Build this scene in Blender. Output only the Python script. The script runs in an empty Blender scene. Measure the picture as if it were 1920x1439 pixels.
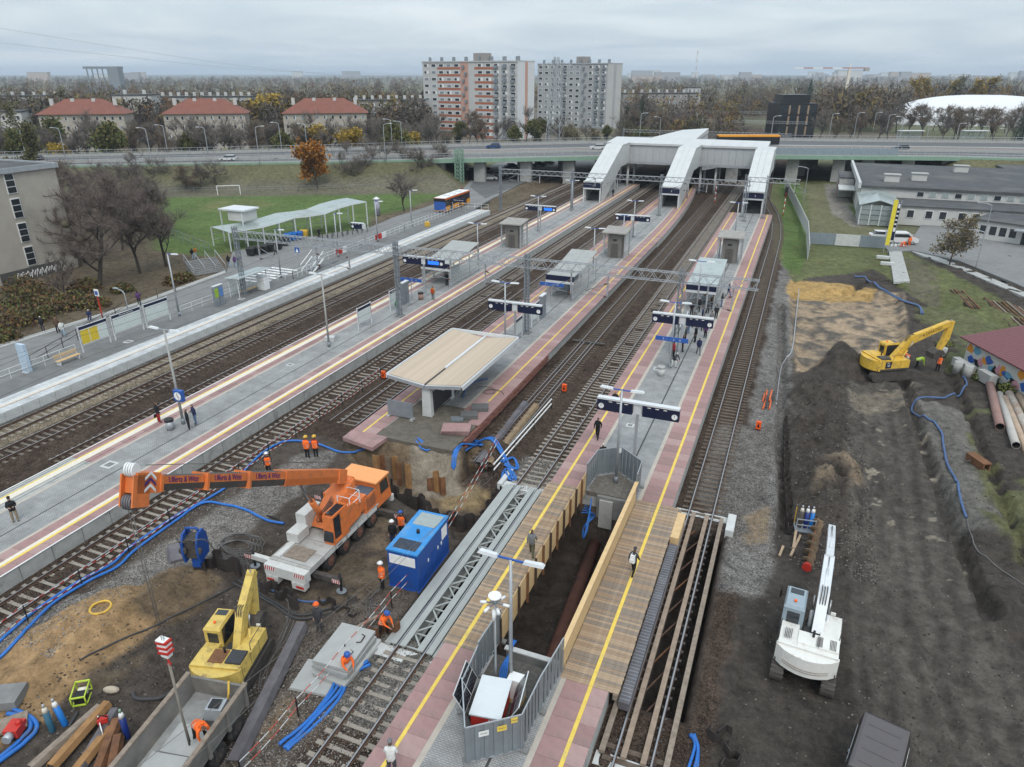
import bpy,bmesh,math,random
import numpy as np
from mathutils import Vector,Matrix
random.seed(7); rng = np.random.default_rng(7)
SC = bpy.context.scene
COL = SC.collection
# ----- camera
F_PX,HOR,CAM_H,HEAD = 1331.0,137.0,26.3,math.radians(21.762)
PITCH = math.atan((719.5-HOR)/F_PX)
cam_d = bpy.data.cameras.new('camera'); cam = bpy.data.objects.new('camera',cam_d); COL.objects.link(cam)
cam.location = (0,0,CAM_H); cam.rotation_euler = (math.pi/2-PITCH,0,HEAD)
cam_d.sensor_fit = 'HORIZONTAL'; cam_d.sensor_width = 36; cam_d.lens = 36*F_PX/1920
cam_d.clip_start = 0.5; cam_d.clip_end = 30000
SC.camera = cam
# ----- sky, sun, exposure
SUN_EL,SUN_AZ = math.radians(52),math.radians(150)
world = bpy.data.worlds.new('World'); SC.world = world; world.use_nodes = True
wn,wl = world.node_tree.nodes,world.node_tree.links
wn.clear()
def wnode(t,**k):
 n = wn.new(t)
 for a,b in k.items(): setattr(n,a,b)
 return n
w_out = wnode('ShaderNodeOutputWorld'); w_bg = wnode('ShaderNodeBackground')
w_sky = wnode('ShaderNodeTexSky',sky_type='NISHITA',sun_disc=False,sun_elevation=SUN_EL,sun_rotation=SUN_AZ,air_density=1.2,dust_density=3.0)
w_tc = wnode('ShaderNodeTexCoord'); w_sep = wnode('ShaderNodeSeparateXYZ'); wl.new(w_tc.outputs['Generated'],w_sep.inputs[0])
w_add = wnode('ShaderNodeMath',operation='ADD'); w_add.inputs[1].default_value = 0.10; wl.new(w_sep.outputs['Z'],w_add.inputs[0])
w_max = wnode('ShaderNodeMath',operation='MAXIMUM'); w_max.inputs[1].default_value = 0.04; wl.new(w_add.outputs[0],w_max.inputs[0])
w_dx = wnode('ShaderNodeMath',operation='DIVIDE'); w_dy = wnode('ShaderNodeMath',operation='DIVIDE')
wl.new(w_sep.outputs['X'],w_dx.inputs[0]); wl.new(w_max.outputs[0],w_dx.inputs[1])
wl.new(w_sep.outputs['Y'],w_dy.inputs[0]); wl.new(w_max.outputs[0],w_dy.inputs[1])
w_cmb = wnode('ShaderNodeCombineXYZ'); wl.new(w_dx.outputs[0],w_cmb.inputs[0]); wl.new(w_dy.outputs[0],w_cmb.inputs[1])
w_n = wnode('ShaderNodeTexNoise'); w_n.inputs['Scale'].default_value = 0.62; w_n.inputs['Detail'].default_value = 6; w_n.inputs['Roughness'].default_value = 0.52
w_n.inputs['Distortion'].default_value = 0.5
wl.new(w_cmb.outputs[0],w_n.inputs['Vector'])
w_r = wnode('ShaderNodeValToRGB')
w_r.color_ramp.elements[0].position = 0.36; w_r.color_ramp.elements[0].color = (0.565,0.67,0.755,1)
w_r.color_ramp.elements[1].position = 0.66; w_r.color_ramp.elements[1].color = (0.78,0.86,0.905,1)
wl.new(w_n.outputs['Fac'],w_r.inputs[0])
w_sc = wnode('ShaderNodeVectorMath',operation='SCALE'); w_sc.inputs['Scale'].default_value = 0.10; wl.new(w_sky.outputs[0],w_sc.inputs[0])
w_mix = wnode('ShaderNodeMix',data_type='RGBA'); w_mix.inputs['Factor'].default_value = 0.86
wl.new(w_sc.outputs[0],w_mix.inputs['A']); wl.new(w_r.outputs['Color'],w_mix.inputs['B'])
w_gr = wnode('ShaderNodeMapRange'); w_gr.inputs[1].default_value = 0.0; w_gr.inputs[2].default_value = 1.0; w_gr.inputs[3].default_value = 1.0; w_gr.inputs[4].default_value = 1.7
wl.new(w_sep.outputs['Z'],w_gr.inputs[0]); wl.new(w_gr.outputs[0],w_bg.inputs['Strength'])
wl.new(w_mix.outputs['Result'],w_bg.inputs['Color'])
wl.new(w_bg.outputs[0],w_out.inputs[0])
sun_d = bpy.data.lights.new('sun','SUN'); sun_d.energy = 1.5; sun_d.angle = math.radians(26); sun_d.color = (1.0,0.965,0.92)
sun = bpy.data.objects.new('sun',sun_d); COL.objects.link(sun)
sun.rotation_euler = (math.pi/2-SUN_EL,0,math.pi-SUN_AZ)
sun.location = (0,0,60)
SC.view_settings.view_transform = 'Standard'; SC.view_settings.look = 'None'
SC.view_settings.exposure = 0.1; SC.view_settings.gamma = 1.0; SC.view_settings.use_curve_mapping = False
SC.render.engine = 'CYCLES'
SC.cycles.max_bounces = 5; SC.cycles.diffuse_bounces = 2; SC.cycles.glossy_bounces = 2; SC.cycles.transmission_bounces = 3
SC.cycles.transparent_max_bounces = 6; SC.cycles.volume_bounces = 0; SC.cycles.use_denoising = True
SC.cycles.caustics_reflective = False ; SC.cycles.caustics_refractive = False
# ----- helpers
_s,_c = math.sin(PITCH),math.cos(PITCH)
_sh,_ch = math.sin(HEAD),math.cos(HEAD)
def W(px,py,z=0.0):
 """surveyed ground point: where the photograph's sight line meets the level z"""
 u,v = px-960,py-719.5
 t = (CAM_H-z)/(F_PX*_s+v*_c)
 X,Y = t*u,t*(F_PX*_c-v*_s)
 return Vector((X*_ch-Y*_sh,X*_sh+Y*_ch,z))
def WD(px,dist,z=0.0):
 """point at column px, dist metres ahead of the viewpoint, level z"""
 depth = dist*_c+(CAM_H-z)*_s
 X = (px-960)/F_PX*depth
 return Vector((X*_ch-dist*_sh,X*_sh+dist*_ch,z))
def ZR(row,dist):
 """level whose sight line at picture row `row` has run dist metres"""
 v = row-719.5
 return CAM_H-dist*(F_PX*_s+v*_c)/(F_PX*_c-v*_s)
MATS = {}
def nd(nt,t,**k):
 n = nt.nodes.new(t)
 for a,b in k.items(): setattr(n,a,b)
 return n
def mat(name,col,rough=0.75,metal=0.0,var=0.12,vs=3.0,bump=0.0,bs=20.0,dirt=None,ds=0.6,dth=0.55,alpha=None,trans=None,emit=None,spec=0.35,coords='Object'):
 """painted / mineral surface: base colour, two scales of mottling, dirt blotches, fine relief"""
 if name in MATS: return MATS[name]
 m = bpy.data.materials.new(name); m.use_nodes = True ; MATS[name] = m
 nt = m.node_tree; b = nt.nodes['Principled BSDF']; L = nt.links
 b.inputs['Roughness'].default_value = rough; b.inputs['Metallic'].default_value = metal
 b.inputs['Specular IOR Level'].default_value = spec
 tc = nd(nt,'ShaderNodeTexCoord')
 n1 = nd(nt,'ShaderNodeTexNoise'); n1.inputs['Scale'].default_value = vs; n1.inputs['Detail'].default_value = 5; n1.inputs['Roughness'].default_value = 0.6
 L.new(tc.outputs[coords],n1.inputs['Vector'])
 mr = nd(nt,'ShaderNodeMapRange'); mr.inputs[1].default_value = 0.3; mr.inputs[2].default_value = 0.7
 mr.inputs[3].default_value = 1-var; mr.inputs[4].default_value = 1+var
 L.new(n1.outputs['Fac'],mr.inputs[0])
 vm = nd(nt,'ShaderNodeVectorMath',operation='SCALE'); vm.inputs[0].default_value = col[:3]
 L.new(mr.outputs[0],vm.inputs['Scale'])
 src = vm.outputs[0]
 if dirt:
  n2 = nd(nt,'ShaderNodeTexNoise'); n2.inputs['Scale'].default_value = ds; n2.inputs['Detail'].default_value = 7; n2.inputs['Roughness'].default_value = 0.7
  L.new(tc.outputs[coords],n2.inputs['Vector'])
  r2 = nd(nt,'ShaderNodeMapRange'); r2.inputs[1].default_value = dth; r2.inputs[2].default_value = dth+0.16
  L.new(n2.outputs['Fac'],r2.inputs[0])
  mx = nd(nt,'ShaderNodeMix',data_type='RGBA'); L.new(r2.outputs[0],mx.inputs['Factor']); L.new(src,mx.inputs['A'])
  mx.inputs['B'].default_value = (*dirt[:3],1); src = mx.outputs['Result']
 L.new(src,b.inputs['Base Color'])
 if bump:
  n3 = nd(nt,'ShaderNodeTexNoise'); n3.inputs['Scale'].default_value = bs; n3.inputs['Detail'].default_value = 4
  L.new(tc.outputs[coords],n3.inputs['Vector'])
  bp = nd(nt,'ShaderNodeBump'); bp.inputs['Strength'].default_value = bump; bp.inputs['Distance'].default_value = 0.05
  L.new(n3.outputs['Fac'],bp.inputs['Height']); L.new(bp.outputs[0],b.inputs['Normal'])
 if alpha is not None: b.inputs['Alpha'].default_value = alpha
 if trans: b.inputs['Transmission Weight'].default_value = trans
 if emit:
  b.inputs['Emission Color'].default_value = (*col[:3],1); b.inputs['Emission Strength'].default_value = emit
 return m
class MB:
 """collects boxes, bars, tubes and prisms; build() links them as one mesh object"""
 def __init__(s): s.v = []; s.f = []; s.m = []; s.sm = []
 def face(s,idx,mi=0,sm=False): s.f.append(tuple(idx)); s.m.append(mi); s.sm.append(sm)
 def quad(s,*pts,mi=0):
  n = len(s.v); s.v+=[tuple(p) for p in pts]; s.face(range(n,n+len(pts)),mi); return s
 def hexa(s,p,mi=0):
  n = len(s.v); s.v+=[tuple(q) for q in p]
  for q in((0,3,2,1),(4,5,6,7),(0,1,5,4),(1,2,6,5),(2,3,7,6),(3,0,4,7)): s.face([n+k for k in q],mi)
  return s
 def box(s,x0,x1,y0,y1,z0,z1,mi=0):
  return s.hexa([(x0,y0,z0),(x1,y0,z0),(x1,y1,z0),(x0,y1,z0),(x0,y0,z1),(x1,y0,z1),(x1,y1,z1),(x0,y1,z1)],mi)
 def cbox(s,c,d,rz=0,mi=0,rx=0,ry=0):
  M = Matrix.Translation(Vector(c))@Matrix.Rotation(rz,4,'Z')@Matrix.Rotation(ry,4,'Y')@Matrix.Rotation(rx,4,'X')
  h = [q/2 for q in d]
  return s.hexa([M@Vector((a*h[0],b*h[1],e*h[2])) for e in(-1,1) for a,b in((-1,-1),(1,-1),(1,1),(-1,1))],mi)
 def bar(s,p0,p1,w,h=None,mi=0,up=(0,0,1)):
  p0,p1 = Vector(p0),Vector(p1); h = h or w
  d = (p1-p0)
  if d.length<1e-6: return s
  d.normalize(); u = Vector(up)
  if abs(d.dot(u))>0.98: u = Vector((0,1,0))
  a = d.cross(u).normalized()*(w/2); b = a.cross(d).normalized()*(h/2)
  return s.hexa([p0-a-b,p0+a-b,p0+a+b,p0-a+b,p1-a-b,p1+a-b,p1+a+b,p1-a+b],mi)
 def tube(s,pts,r,n=8,mi=0,closed=False,caps=True,sm=True):
  pts = [Vector(p) for p in pts]; N = len(pts); base = len(s.v); prev = None
  for i,p in enumerate(pts):
   if closed: d = pts[(i+1)%N]-pts[i-1]
   else: d = pts[min(i+1,N-1)]-pts[max(i-1,0)]
   if d.length<1e-9: d = Vector((0,0,1))
   d.normalize()
   if prev is None:
    u = Vector((0,0,1)) if abs(d.z)<0.95 else Vector((1,0,0))
   else: u = prev
   a = d.cross(u)
   if a.length<1e-6: a = d.cross(Vector((1,0,0)))
   a.normalize(); b = a.cross(d).normalized(); prev = b
   rr = r[i] if isinstance(r,(list,tuple)) else r
   for k in range(n):
    t = 2*math.pi*k/n
    s.v.append(tuple(p+a*(math.cos(t)*rr)+b*(math.sin(t)*rr)))
  for i in range(N if closed else N-1):
   j = (i+1)%N
   for k in range(n):
    s.face((base+i*n+k,base+i*n+(k+1)%n,base+j*n+(k+1)%n,base+j*n+k),mi,sm)
  if caps and not closed:
   s.face([base+k for k in range(n)][::-1],mi); s.face([base+(N-1)*n+k for k in range(n)],mi)
  return s
 def cyl(s,p0,p1,r0,r1=None,n=10,mi=0): return s.tube([p0,p1],[r0,r0 if r1 is None else r1],n,mi)
 def prism(s,poly,z0,z1,mi=0,mtop=None,mside=None):
  n = len(s.v); k = len(poly)
  zb = z0 if isinstance(z0,(list,tuple)) else[z0]*k
  zt = z1 if isinstance(z1,(list,tuple)) else[z1]*k
  s.v+=[(p[0],p[1],zb[i]) for i,p in enumerate(poly)]+[(p[0],p[1],zt[i]) for i,p in enumerate(poly)]
  s.face([n+i for i in range(k)][::-1],mi); s.face([n+k+i for i in range(k)],mi if mtop is None else mtop)
  for i in range(k):
   j = (i+1)%k; s.face((n+i,n+j,n+k+j,n+k+i),mi if mside is None else mside)
  return s
 def xprism(s,prof,a0,a1,axis='x',mi=0,off=(0,0,0)):
  """profile of (u, z) pairs extruded along x (u = y) or along y (u = x)"""
  n = len(s.v); k = len(prof)
  for a in(a0,a1):
   for u,z in prof:
    s.v.append((a+off[0],u+off[1],z+off[2]) if axis=='x' else(u+off[0],a+off[1],z+off[2]))
  s.face([n+i for i in range(k)],mi); s.face([n+k+i for i in range(k)][::-1],mi)
  for i in range(k):
   j = (i+1)%k; s.face((n+i,n+k+i,n+k+j,n+j),mi)
  return s
 def ball(s,c,r,n=8,mi=0,sq=(1,1,1),half=False):
  base = len(s.v); rows = n//2+1
  for i in range(rows):
   t = (math.pi/2 if half else math.pi)*i/(rows-1)
   for k in range(n):
    a = 2*math.pi*k/n
    s.v.append((c[0]+r*sq[0]*math.sin(t)*math.cos(a),c[1]+r*sq[1]*math.sin(t)*math.sin(a),c[2]+r*sq[2]*math.cos(t)))
  for i in range(rows-1):
   for k in range(n): s.face((base+i*n+k,base+(i+1)*n+k,base+(i+1)*n+(k+1)%n,base+i*n+(k+1)%n),mi,True)
  return s
 def mesh(s,name,mats):
  me = bpy.data.meshes.new(name); me.from_pydata(s.v,[],s.f)
  for m in(mats if isinstance(mats,(list,tuple)) else[mats]): me.materials.append(m)
  me.polygons.foreach_set('material_index',s.m); me.polygons.foreach_set('use_smooth',s.sm)
  bm = bmesh.new(); bm.from_mesh(me); bmesh.ops.recalc_face_normals(bm,faces=bm.faces); bm.to_mesh(me); bm.free()
  me.update(); return me
 def build(s,name,mats,parent=None,loc=None,rz=0.0):
  return link(name,s.mesh(name,mats),parent,loc,rz)
def link(name,me,parent=None,loc=None,rz=0.0):
 o = bpy.data.objects.new(name,me); COL.objects.link(o)
 if parent: o.parent = parent
 if loc is not None: o.location = loc
 if rz: o.rotation_euler.z = rz
 return o
def tag(o,label,cat,group=None):
 o['label'] = label; o['category'] = cat
 if group: o['group'] = group
 return o
def struct(o,kind='structure'): o['kind'] = kind; return o
def thing(name,label,cat,loc=(0,0,0),rz=0.0,group=None):
 o = bpy.data.objects.new(name,None); COL.objects.link(o); o.location = loc; o.rotation_euler.z = rz; o.empty_display_size = 0.3
 return tag(o,label,cat,group)
def dup(root,loc=None,rz=None,label=None,group=None,scale=None):
 """copy a thing with its parts and sub-parts, mesh data shared"""
 r = root.copy(); COL.objects.link(r)
 if loc is not None: r.location = loc
 if rz is not None: r.rotation_euler.z = rz
 if scale is not None: r.scale = scale if isinstance(scale,(tuple,list)) else(scale,)*3
 if label: r['label'] = label
 if group: r['group'] = group
 for ch in list(root.children):
  c = ch.copy(); COL.objects.link(c); c.parent = r
  for g in list(ch.children):
   e = g.copy(); COL.objects.link(e); e.parent = c
 return r
def text(name,body,size,m,parent=None,loc=(0,0,0),rot=(0,0,0),ext=0.004,align='CENTER',sx=1.0):
 cu = bpy.data.curves.new(name,'FONT'); cu.body = body; cu.size = size; cu.extrude = ext; cu.align_x = align; cu.align_y = 'CENTER'; cu.resolution_u = 2
 tmp = bpy.data.objects.new(name,cu); me = bpy.data.meshes.new_from_object(tmp); bpy.data.objects.remove(tmp)
 if not me.materials: me.materials.append(m)
 o = bpy.data.objects.new(name,me); COL.objects.link(o); o.location = loc; o.rotation_euler = rot; o.scale.x = sx
 if parent: o.parent = parent
 return o
ORD = ['first','second','third','fourth','fifth','sixth','seventh','eighth','ninth','tenth','eleventh','twelfth','thirteenth','fourteenth','fifteenth','sixteenth','seventeenth','eighteenth','nineteenth','twentieth']
ORD+=['twenty-'+o for o in ORD[:9]]+['thirtieth']+['thirty-'+o for o in ORD[:9]]+['fortieth']+['forty-'+o for o in ORD[:9]]+['fiftieth']
def cat2(pts,n=8):
 """smooth polyline through the given points (Catmull-Rom)"""
 P = [Vector(p) for p in pts]; out = []
 for i in range(len(P)-1):
  a,b,c,d = P[max(i-1,0)],P[i],P[i+1],P[min(i+2,len(P)-1)]
  for k in range(n):
   t = k/n
   out.append(0.5*((2*b)+(c-a)*t+(2*a-5*b+4*c-d)*t*t+(3*b-a-3*c+d)*t**3))
 out.append(P[-1]); return out
# ----- materials
M_conc = mat('concrete',(0.36,0.36,0.345),0.9,var=0.14,vs=2.2,bump=0.15,dirt=(0.22,0.215,0.2),ds=0.7,dth=0.56)
M_conc_l = mat('pale_concrete',(0.50,0.51,0.50),0.9,var=0.10,vs=1.7,bump=0.1,dirt=(0.36,0.36,0.34),ds=0.5,dth=0.58)
M_conc_d = mat('dark_concrete',(0.19,0.19,0.185),0.9,var=0.2,vs=1.5,bump=0.2)
M_sleeper = mat('sleeper_concrete',(0.185,0.16,0.135),0.95,var=0.3,vs=2.5,bump=0.3,dirt=(0.10,0.08,0.065),ds=1.4,dth=0.5)
M_sleeper_l = mat('pale_sleeper',(0.265,0.235,0.20),0.95,var=0.22,vs=2.5,bump=0.3,dirt=(0.19,0.165,0.135),ds=1.4,dth=0.55)
M_sleeper_w = mat('old_wood_sleeper',(0.11,0.085,0.065),0.95,var=0.3,vs=3,bump=0.5)
M_rail = mat('rail_steel',(0.36,0.36,0.37),0.35,0.9,var=0.1)
M_railrust = mat('rail_rust',(0.10,0.06,0.043),0.9,var=0.3,vs=4)
M_pink = mat('pink_paving',(0.335,0.205,0.195),0.85,var=0.13,vs=1.6,bump=0.08,dirt=(0.235,0.165,0.155),ds=0.7,dth=0.52)
M_white = mat('white_paint',(0.74,0.74,0.73),0.6,var=0.07,vs=2,dirt=(0.6,0.6,0.58),ds=1.0,dth=0.6)
M_cream = mat('cream_tactile',(0.66,0.61,0.52),0.8,var=0.08,vs=5)
M_beige = mat('beige_paving',(0.43,0.385,0.33),0.85,var=0.1,vs=2)
M_yellow = mat('yellow_line_paint',(0.72,0.52,0.10),0.7,var=0.1,vs=2.5,dirt=(0.45,0.37,0.19),ds=2.1,dth=0.56)
M_galv = mat('galvanised_steel',(0.40,0.42,0.44),0.5,0.45,var=0.10,vs=1.5)
M_galv_d = mat('weathered_steel',(0.25,0.275,0.30),0.55,0.4,var=0.14,vs=1.5)
M_alu = mat('white_aluminium',(0.62,0.64,0.65),0.45,0.1,var=0.05)
M_lightmetal = mat('light_panel_metal',(0.52,0.535,0.54),0.5,0.15,var=0.07,vs=1.0)
M_navy = mat('navy_sign',(0.012,0.016,0.045),0.35,var=0.1)
M_blue = mat('sign_blue',(0.03,0.10,0.36),0.45,var=0.05)
M_lcd = mat('lit_display',(0.02,0.14,0.75),0.4,emit=1.1,var=0.02)
M_black = mat('black_plastic',(0.015,0.015,0.016),0.5,var=0.2)
M_rubber = mat('tyre_rubber',(0.03,0.029,0.028),0.9,var=0.3,vs=6,bump=0.3,dirt=(0.09,0.08,0.07),ds=3,dth=0.52)
M_glass = mat('clear_glass',(0.55,0.62,0.62),0.08,var=0.02,alpha=0.28,spec=0.6)
M_glassd = mat('dark_window_glass',(0.025,0.03,0.035),0.12,var=0.2,spec=0.6)
M_glassg = mat('greenish_roof_glass',(0.42,0.48,0.47),0.15,var=0.05,alpha=0.72,spec=0.6,dirt=(0.32,0.35,0.33),ds=0.5)
M_orange = mat('orange_paint',(0.66,0.18,0.05),0.5,var=0.13,vs=2.5,dirt=(0.37,0.15,0.075),ds=1.6,dth=0.53)
M_yel_mach = mat('machine_yellow',(0.64,0.40,0.055),0.42,var=0.13,vs=2.5,dirt=(0.30,0.21,0.09),ds=1.7,dth=0.53)
M_yel_pale = mat('faded_yellow',(0.62,0.45,0.12),0.5,var=0.14,vs=2.5,dirt=(0.27,0.18,0.09),ds=1.9,dth=0.53)
M_whitemach = mat('machine_white',(0.68,0.67,0.63),0.4,var=0.04,dirt=(0.45,0.40,0.33),ds=1.8,dth=0.57)
M_greyblue = mat('grey_blue_paint',(0.27,0.33,0.37),0.4,var=0.05)
M_steel_d = mat('dirty_steel',(0.085,0.075,0.068),0.75,0.3,var=0.35,vs=3,bump=0.2)
M_rust = mat('rust',(0.18,0.085,0.042),0.9,var=0.35,vs=2.5,bump=0.3,dirt=(0.09,0.05,0.032),ds=1.2,dth=0.5)
M_rust_o = mat('orange_rust',(0.30,0.165,0.07),0.9,var=0.3,vs=2,bump=0.2,dirt=(0.15,0.08,0.04),ds=1,dth=0.52)
M_pile_d = mat('dark_pile_steel',(0.052,0.043,0.040),0.85,0.2,var=0.35,vs=1.5,bump=0.2,dirt=(0.12,0.075,0.05),ds=0.9,dth=0.58)
M_pile_g = mat('grey_pile_steel',(0.145,0.135,0.145),0.7,0.3,var=0.25,vs=1.5,dirt=(0.17,0.115,0.075),ds=0.9,dth=0.6)
M_wood = mat('fresh_plywood',(0.60,0.42,0.22),0.75,var=0.12,vs=3,dirt=(0.52,0.34,0.16),ds=1.5,dth=0.55)
M_plank = mat('weathered_plank',(0.30,0.215,0.145),0.85,var=0.2,vs=4,bump=0.2,dirt=(0.19,0.135,0.09),ds=2.2,dth=0.56)
M_plank2 = mat('pale_plank',(0.36,0.265,0.18),0.85,var=0.2,vs=4,bump=0.2,dirt=(0.24,0.175,0.12),ds=2.2,dth=0.58)
M_plank3 = mat('grey_plank',(0.235,0.19,0.15),0.85,var=0.25,vs=4,bump=0.2,dirt=(0.15,0.115,0.085),ds=2.2,dth=0.55)
M_blueh = mat('blue_hose',(0.025,0.145,0.47),0.45,var=0.12,dirt=(0.09,0.13,0.22),ds=1.6,dth=0.54)
M_blueh2 = mat('dull_blue_hose',(0.07,0.12,0.24),0.6,var=0.2)
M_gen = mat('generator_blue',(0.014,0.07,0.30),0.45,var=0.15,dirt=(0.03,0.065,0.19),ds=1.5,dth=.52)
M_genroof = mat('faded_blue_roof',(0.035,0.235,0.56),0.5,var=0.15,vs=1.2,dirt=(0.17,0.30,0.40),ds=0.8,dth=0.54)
M_hose_d = mat('dark_hose',(0.05,0.05,0.052),0.7,var=0.2)
M_cable = mat('grey_cable',(0.13,0.125,0.12),0.8,var=0.2)
M_red = mat('red_paint',(0.50,0.035,0.025),0.5,var=0.1)
M_hiv = mat('hi_vis_orange',(0.85,0.13,0.02),0.7,var=0.08,emit=0.0)
M_refl = mat('reflective_tape',(0.68,0.68,0.62),0.4)
M_lime = mat('lime_paint',(0.46,0.60,0.06),0.5)
M_tarp = mat('roof_felt',(0.075,0.077,0.080),0.92,var=0.2,vs=0.8,bump=0.15,dirt=(0.12,0.118,0.112),ds=0.12,dth=0.5)
M_render_w = mat('white_render',(0.50,0.495,0.475),0.9,var=0.06,vs=0.8,dirt=(0.44,0.43,0.40),ds=0.35,dth=0.6)
M_render_b = mat('beige_render',(0.40,0.365,0.315),0.92,var=0.07,vs=0.6,bump=0.1,dirt=(0.30,0.275,0.235),ds=0.14,dth=0.55)
M_render_g = mat('grey_render',(0.36,0.365,0.37),0.92,var=0.05,vs=0.3)
M_green = mat('pale_green_steel',(0.21,0.32,0.245),0.6,var=0.08,vs=0.6)
M_redroof = mat('red_roof_tile',(0.20,0.080,0.058),0.85,var=0.12,vs=0.5,dirt=(0.19,0.08,0.062),ds=0.2)
# ===== ground
def vnoise(x,y,sc,seed):
 r = np.random.default_rng(seed).random((256,256))
 u,v = x/sc,y/sc
 i,j = np.floor(u).astype(int),np.floor(v).astype(int); a,b = u-i,v-j
 a,b = a*a*(3-2*a),b*b*(3-2*b)
 g = lambda p,q: r[p%256,q%256]
 return(g(i,j)*(1-a)+g(i+1,j)*a)*(1-b)+(g(i,j+1)*(1-a)+g(i+1,j+1)*a)*b
def fbm(x,y,sc,seed,o=4):
 s,t,amp = 0,0,1.0
 for k in range(o):
  s = s+amp*vnoise(x+37.1*k,y-17.3*k,sc/2**k,seed+k); t+=amp; amp*=0.55
 return s/t
def inpoly(x,y,poly):
 m = np.zeros(x.shape,bool); n = len(poly)
 for i in range(n):
  x0,y0 = poly[i][0],poly[i][1]; x1,y1 = poly[(i+1)%n][0],poly[(i+1)%n][1]
  if y0==y1: continue
  c = ((y0>y)!=(y1>y))&(x<(x1-x0)*(y-y0)/(y1-y0)+x0)
  m^=c
 return m
def segdist(x,y,pts):
 d = np.full(x.shape,1e9)
 for a,b in zip(pts[:-1],pts[1:]):
  ax,ay,bx,by = a[0],a[1],b[0],b[1]; L = (bx-ax)**2+(by-ay)**2
  t = np.clip(((x-ax)*(bx-ax)+(y-ay)*(by-ay))/L,0,1)
  d = np.minimum(d,np.hypot(x-ax-t*(bx-ax),y-ay-t*(by-ay)))
 return d
def PX(pts,z=-0.3): return[W(p[0],p[1],z) for p in pts]
def sstep(a,b,x): t = np.clip((x-a)/(b-a),0,1); return t*t*(3-2*t)
V_NEAR = [W(-330,321,4.2),W(110,310,5.0),W(640,302,5.8),W(850,297,6.5),W(1123,292,7.0),W(1432,290,7.0),W(1780,293,6.5),W(2250,305,5.6)]
V_FAR = [W(-330,302,4.4),W(90,293,5.2),W(640,280,6.0),W(850,273,6.5),W(1107,267,7.0),W(1463,262,7.0),W(1920,267,6.5),W(2350,276,5.6)]
def axis(runs,mid0,mid1,mstep,far):
 a = []
 for f0,f1,st in runs: a+=list(np.arange(f0,f1-1e-6,st))
 b = list(np.arange(a[-1]+mstep,mid1,mstep)); c = list(np.arange(a[0]-mstep,mid0,-mstep))[::-1]
 out = c+a+b
 s = mstep; e = out[-1]
 while e<far: s*=1.28; e+=s; out.append(e)
 s = mstep; e = out[0]
 while e>-far: s*=1.28; e-=s; out.insert(0,e)
 return np.array(out)
gx = axis(((-76,-34.6,.4),(-34.6,24,.21),(24,34,.4)),-260,170,1.6,9000)
gy = axis(((9,72,.21),(72,120,.36)),0,300,1.3,9000)
gy = gy[gy>-700]
GX,GY = np.meshgrid(gx,gy)
wx = GX+(fbm(GX,GY,1.4,11)-.5)*1.1; wy = GY+(fbm(GX,GY,1.4,31)-.5)*1.1
n1 = fbm(GX,GY,6.0,51); n2 = fbm(GX,GY,1.1,61,3); n3 = fbm(GX,GY,25.0,71)
near = (GY<135)&(GX>-80)&(GX<45)
Z = np.full(GX.shape,-0.34)+(n2-.5)*0.06*near
right = GX>0.6
rg = 1-np.abs(fbm(GX,GY,1.6,141,3)*2-1)*2; rl = sstep(1.5,3.5,GX)*sstep(8.6,6.8,GX)*sstep(36,42,GY)*sstep(72,66,GY)+.45*sstep(10.5,12.5,GX)*near
Z = np.where(right,-0.45+(n1-.5)*0.5+(n2-.5)*0.3*near+rg*rl*.30+(n2-.5)*rl*.9,Z)
leftd = (GX>-34.5)&(GX<-16.2)&(GY<38)
Z = np.where(leftd,-0.42+(n1-.5)*0.4+(n2-.5)*0.3,Z)
Z = np.where(GX<-64,0.28+(n1-.5)*0.15,Z)
TRK = {'a':-56.8,'b':-53.12,'c':-48.15,'d':-36.3,'e':-31.7,'f':-18.85,'g':-14.73,'h':-3.03}
for k,c in TRK.items():
 bed = sstep(2.1,1.35,np.abs(GX-c))*(GY<400)
 if k=='e': bed = bed*(GY>41)
 if k=='f': bed = bed*(GY>40)
 Z = np.maximum(Z,np.where(bed>0,-0.34+bed*0.115+(n2-.5)*0.04,-99))
def mound(px,py,r,h,z=-0.3,sq=1.0,rot=0.0):
 global Z
 p = W(px,py,z); dx,dy = wx-p.x,wy-p.y
 c,s = math.cos(rot),math.sin(rot); u,v = dx*c+dy*s,(-dx*s+dy*c)*sq
 t = np.clip(1-np.hypot(u,v)/r,0,1); t = t-.6*np.clip(t-.62,0,1)
 Z = Z+h*1.2*t**1.15*(0.7+0.6*n2)
def pit(poly,z,soft=0.45,rough=0.4):
 """dig the polygon down to z with raked sides"""
 global Z
 d = segdist(GX,GY,list(poly)+[poly[0]]); ins = inpoly(GX,GY,poly)
 t = np.where(ins,sstep(0,soft,d+0.02),0)
 Z = Z*(1-t)+(z+(n1-.5)*rough*1.5+(n2-.5)*rough)*t
pit([(-16.6,24.2),(-1.3,24.2),(-1.3,39.4),(-16.6,39.4)],-4.4,0.7,0.6)
pit(PX([(655,845),(700,848),(780,842),(900,838),(965,905),(942,1000),(900,1035),(850,1005),(838,975),(775,955),(718,915),(690,890)]),-1.75,0.5,0.3)
mound(828,872,1.6,1.5); mound(800,908,1.3,0.8); mound(880,915,1.8,1.1); mound(910,880,2.0,1.4); mound(850,850,1.2,0.8); mound(925,850,1.5,1.1)
rim = (GX>-30.2)&(GX<-20.6)&(GY>37.6)&(GY<42.5)
Z = np.where(rim,np.maximum(Z,np.minimum(0.5,0.5-(41.0-GY+0.05*(GX+25))*1.9)+(n2-.5)*.7),Z)
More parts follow.
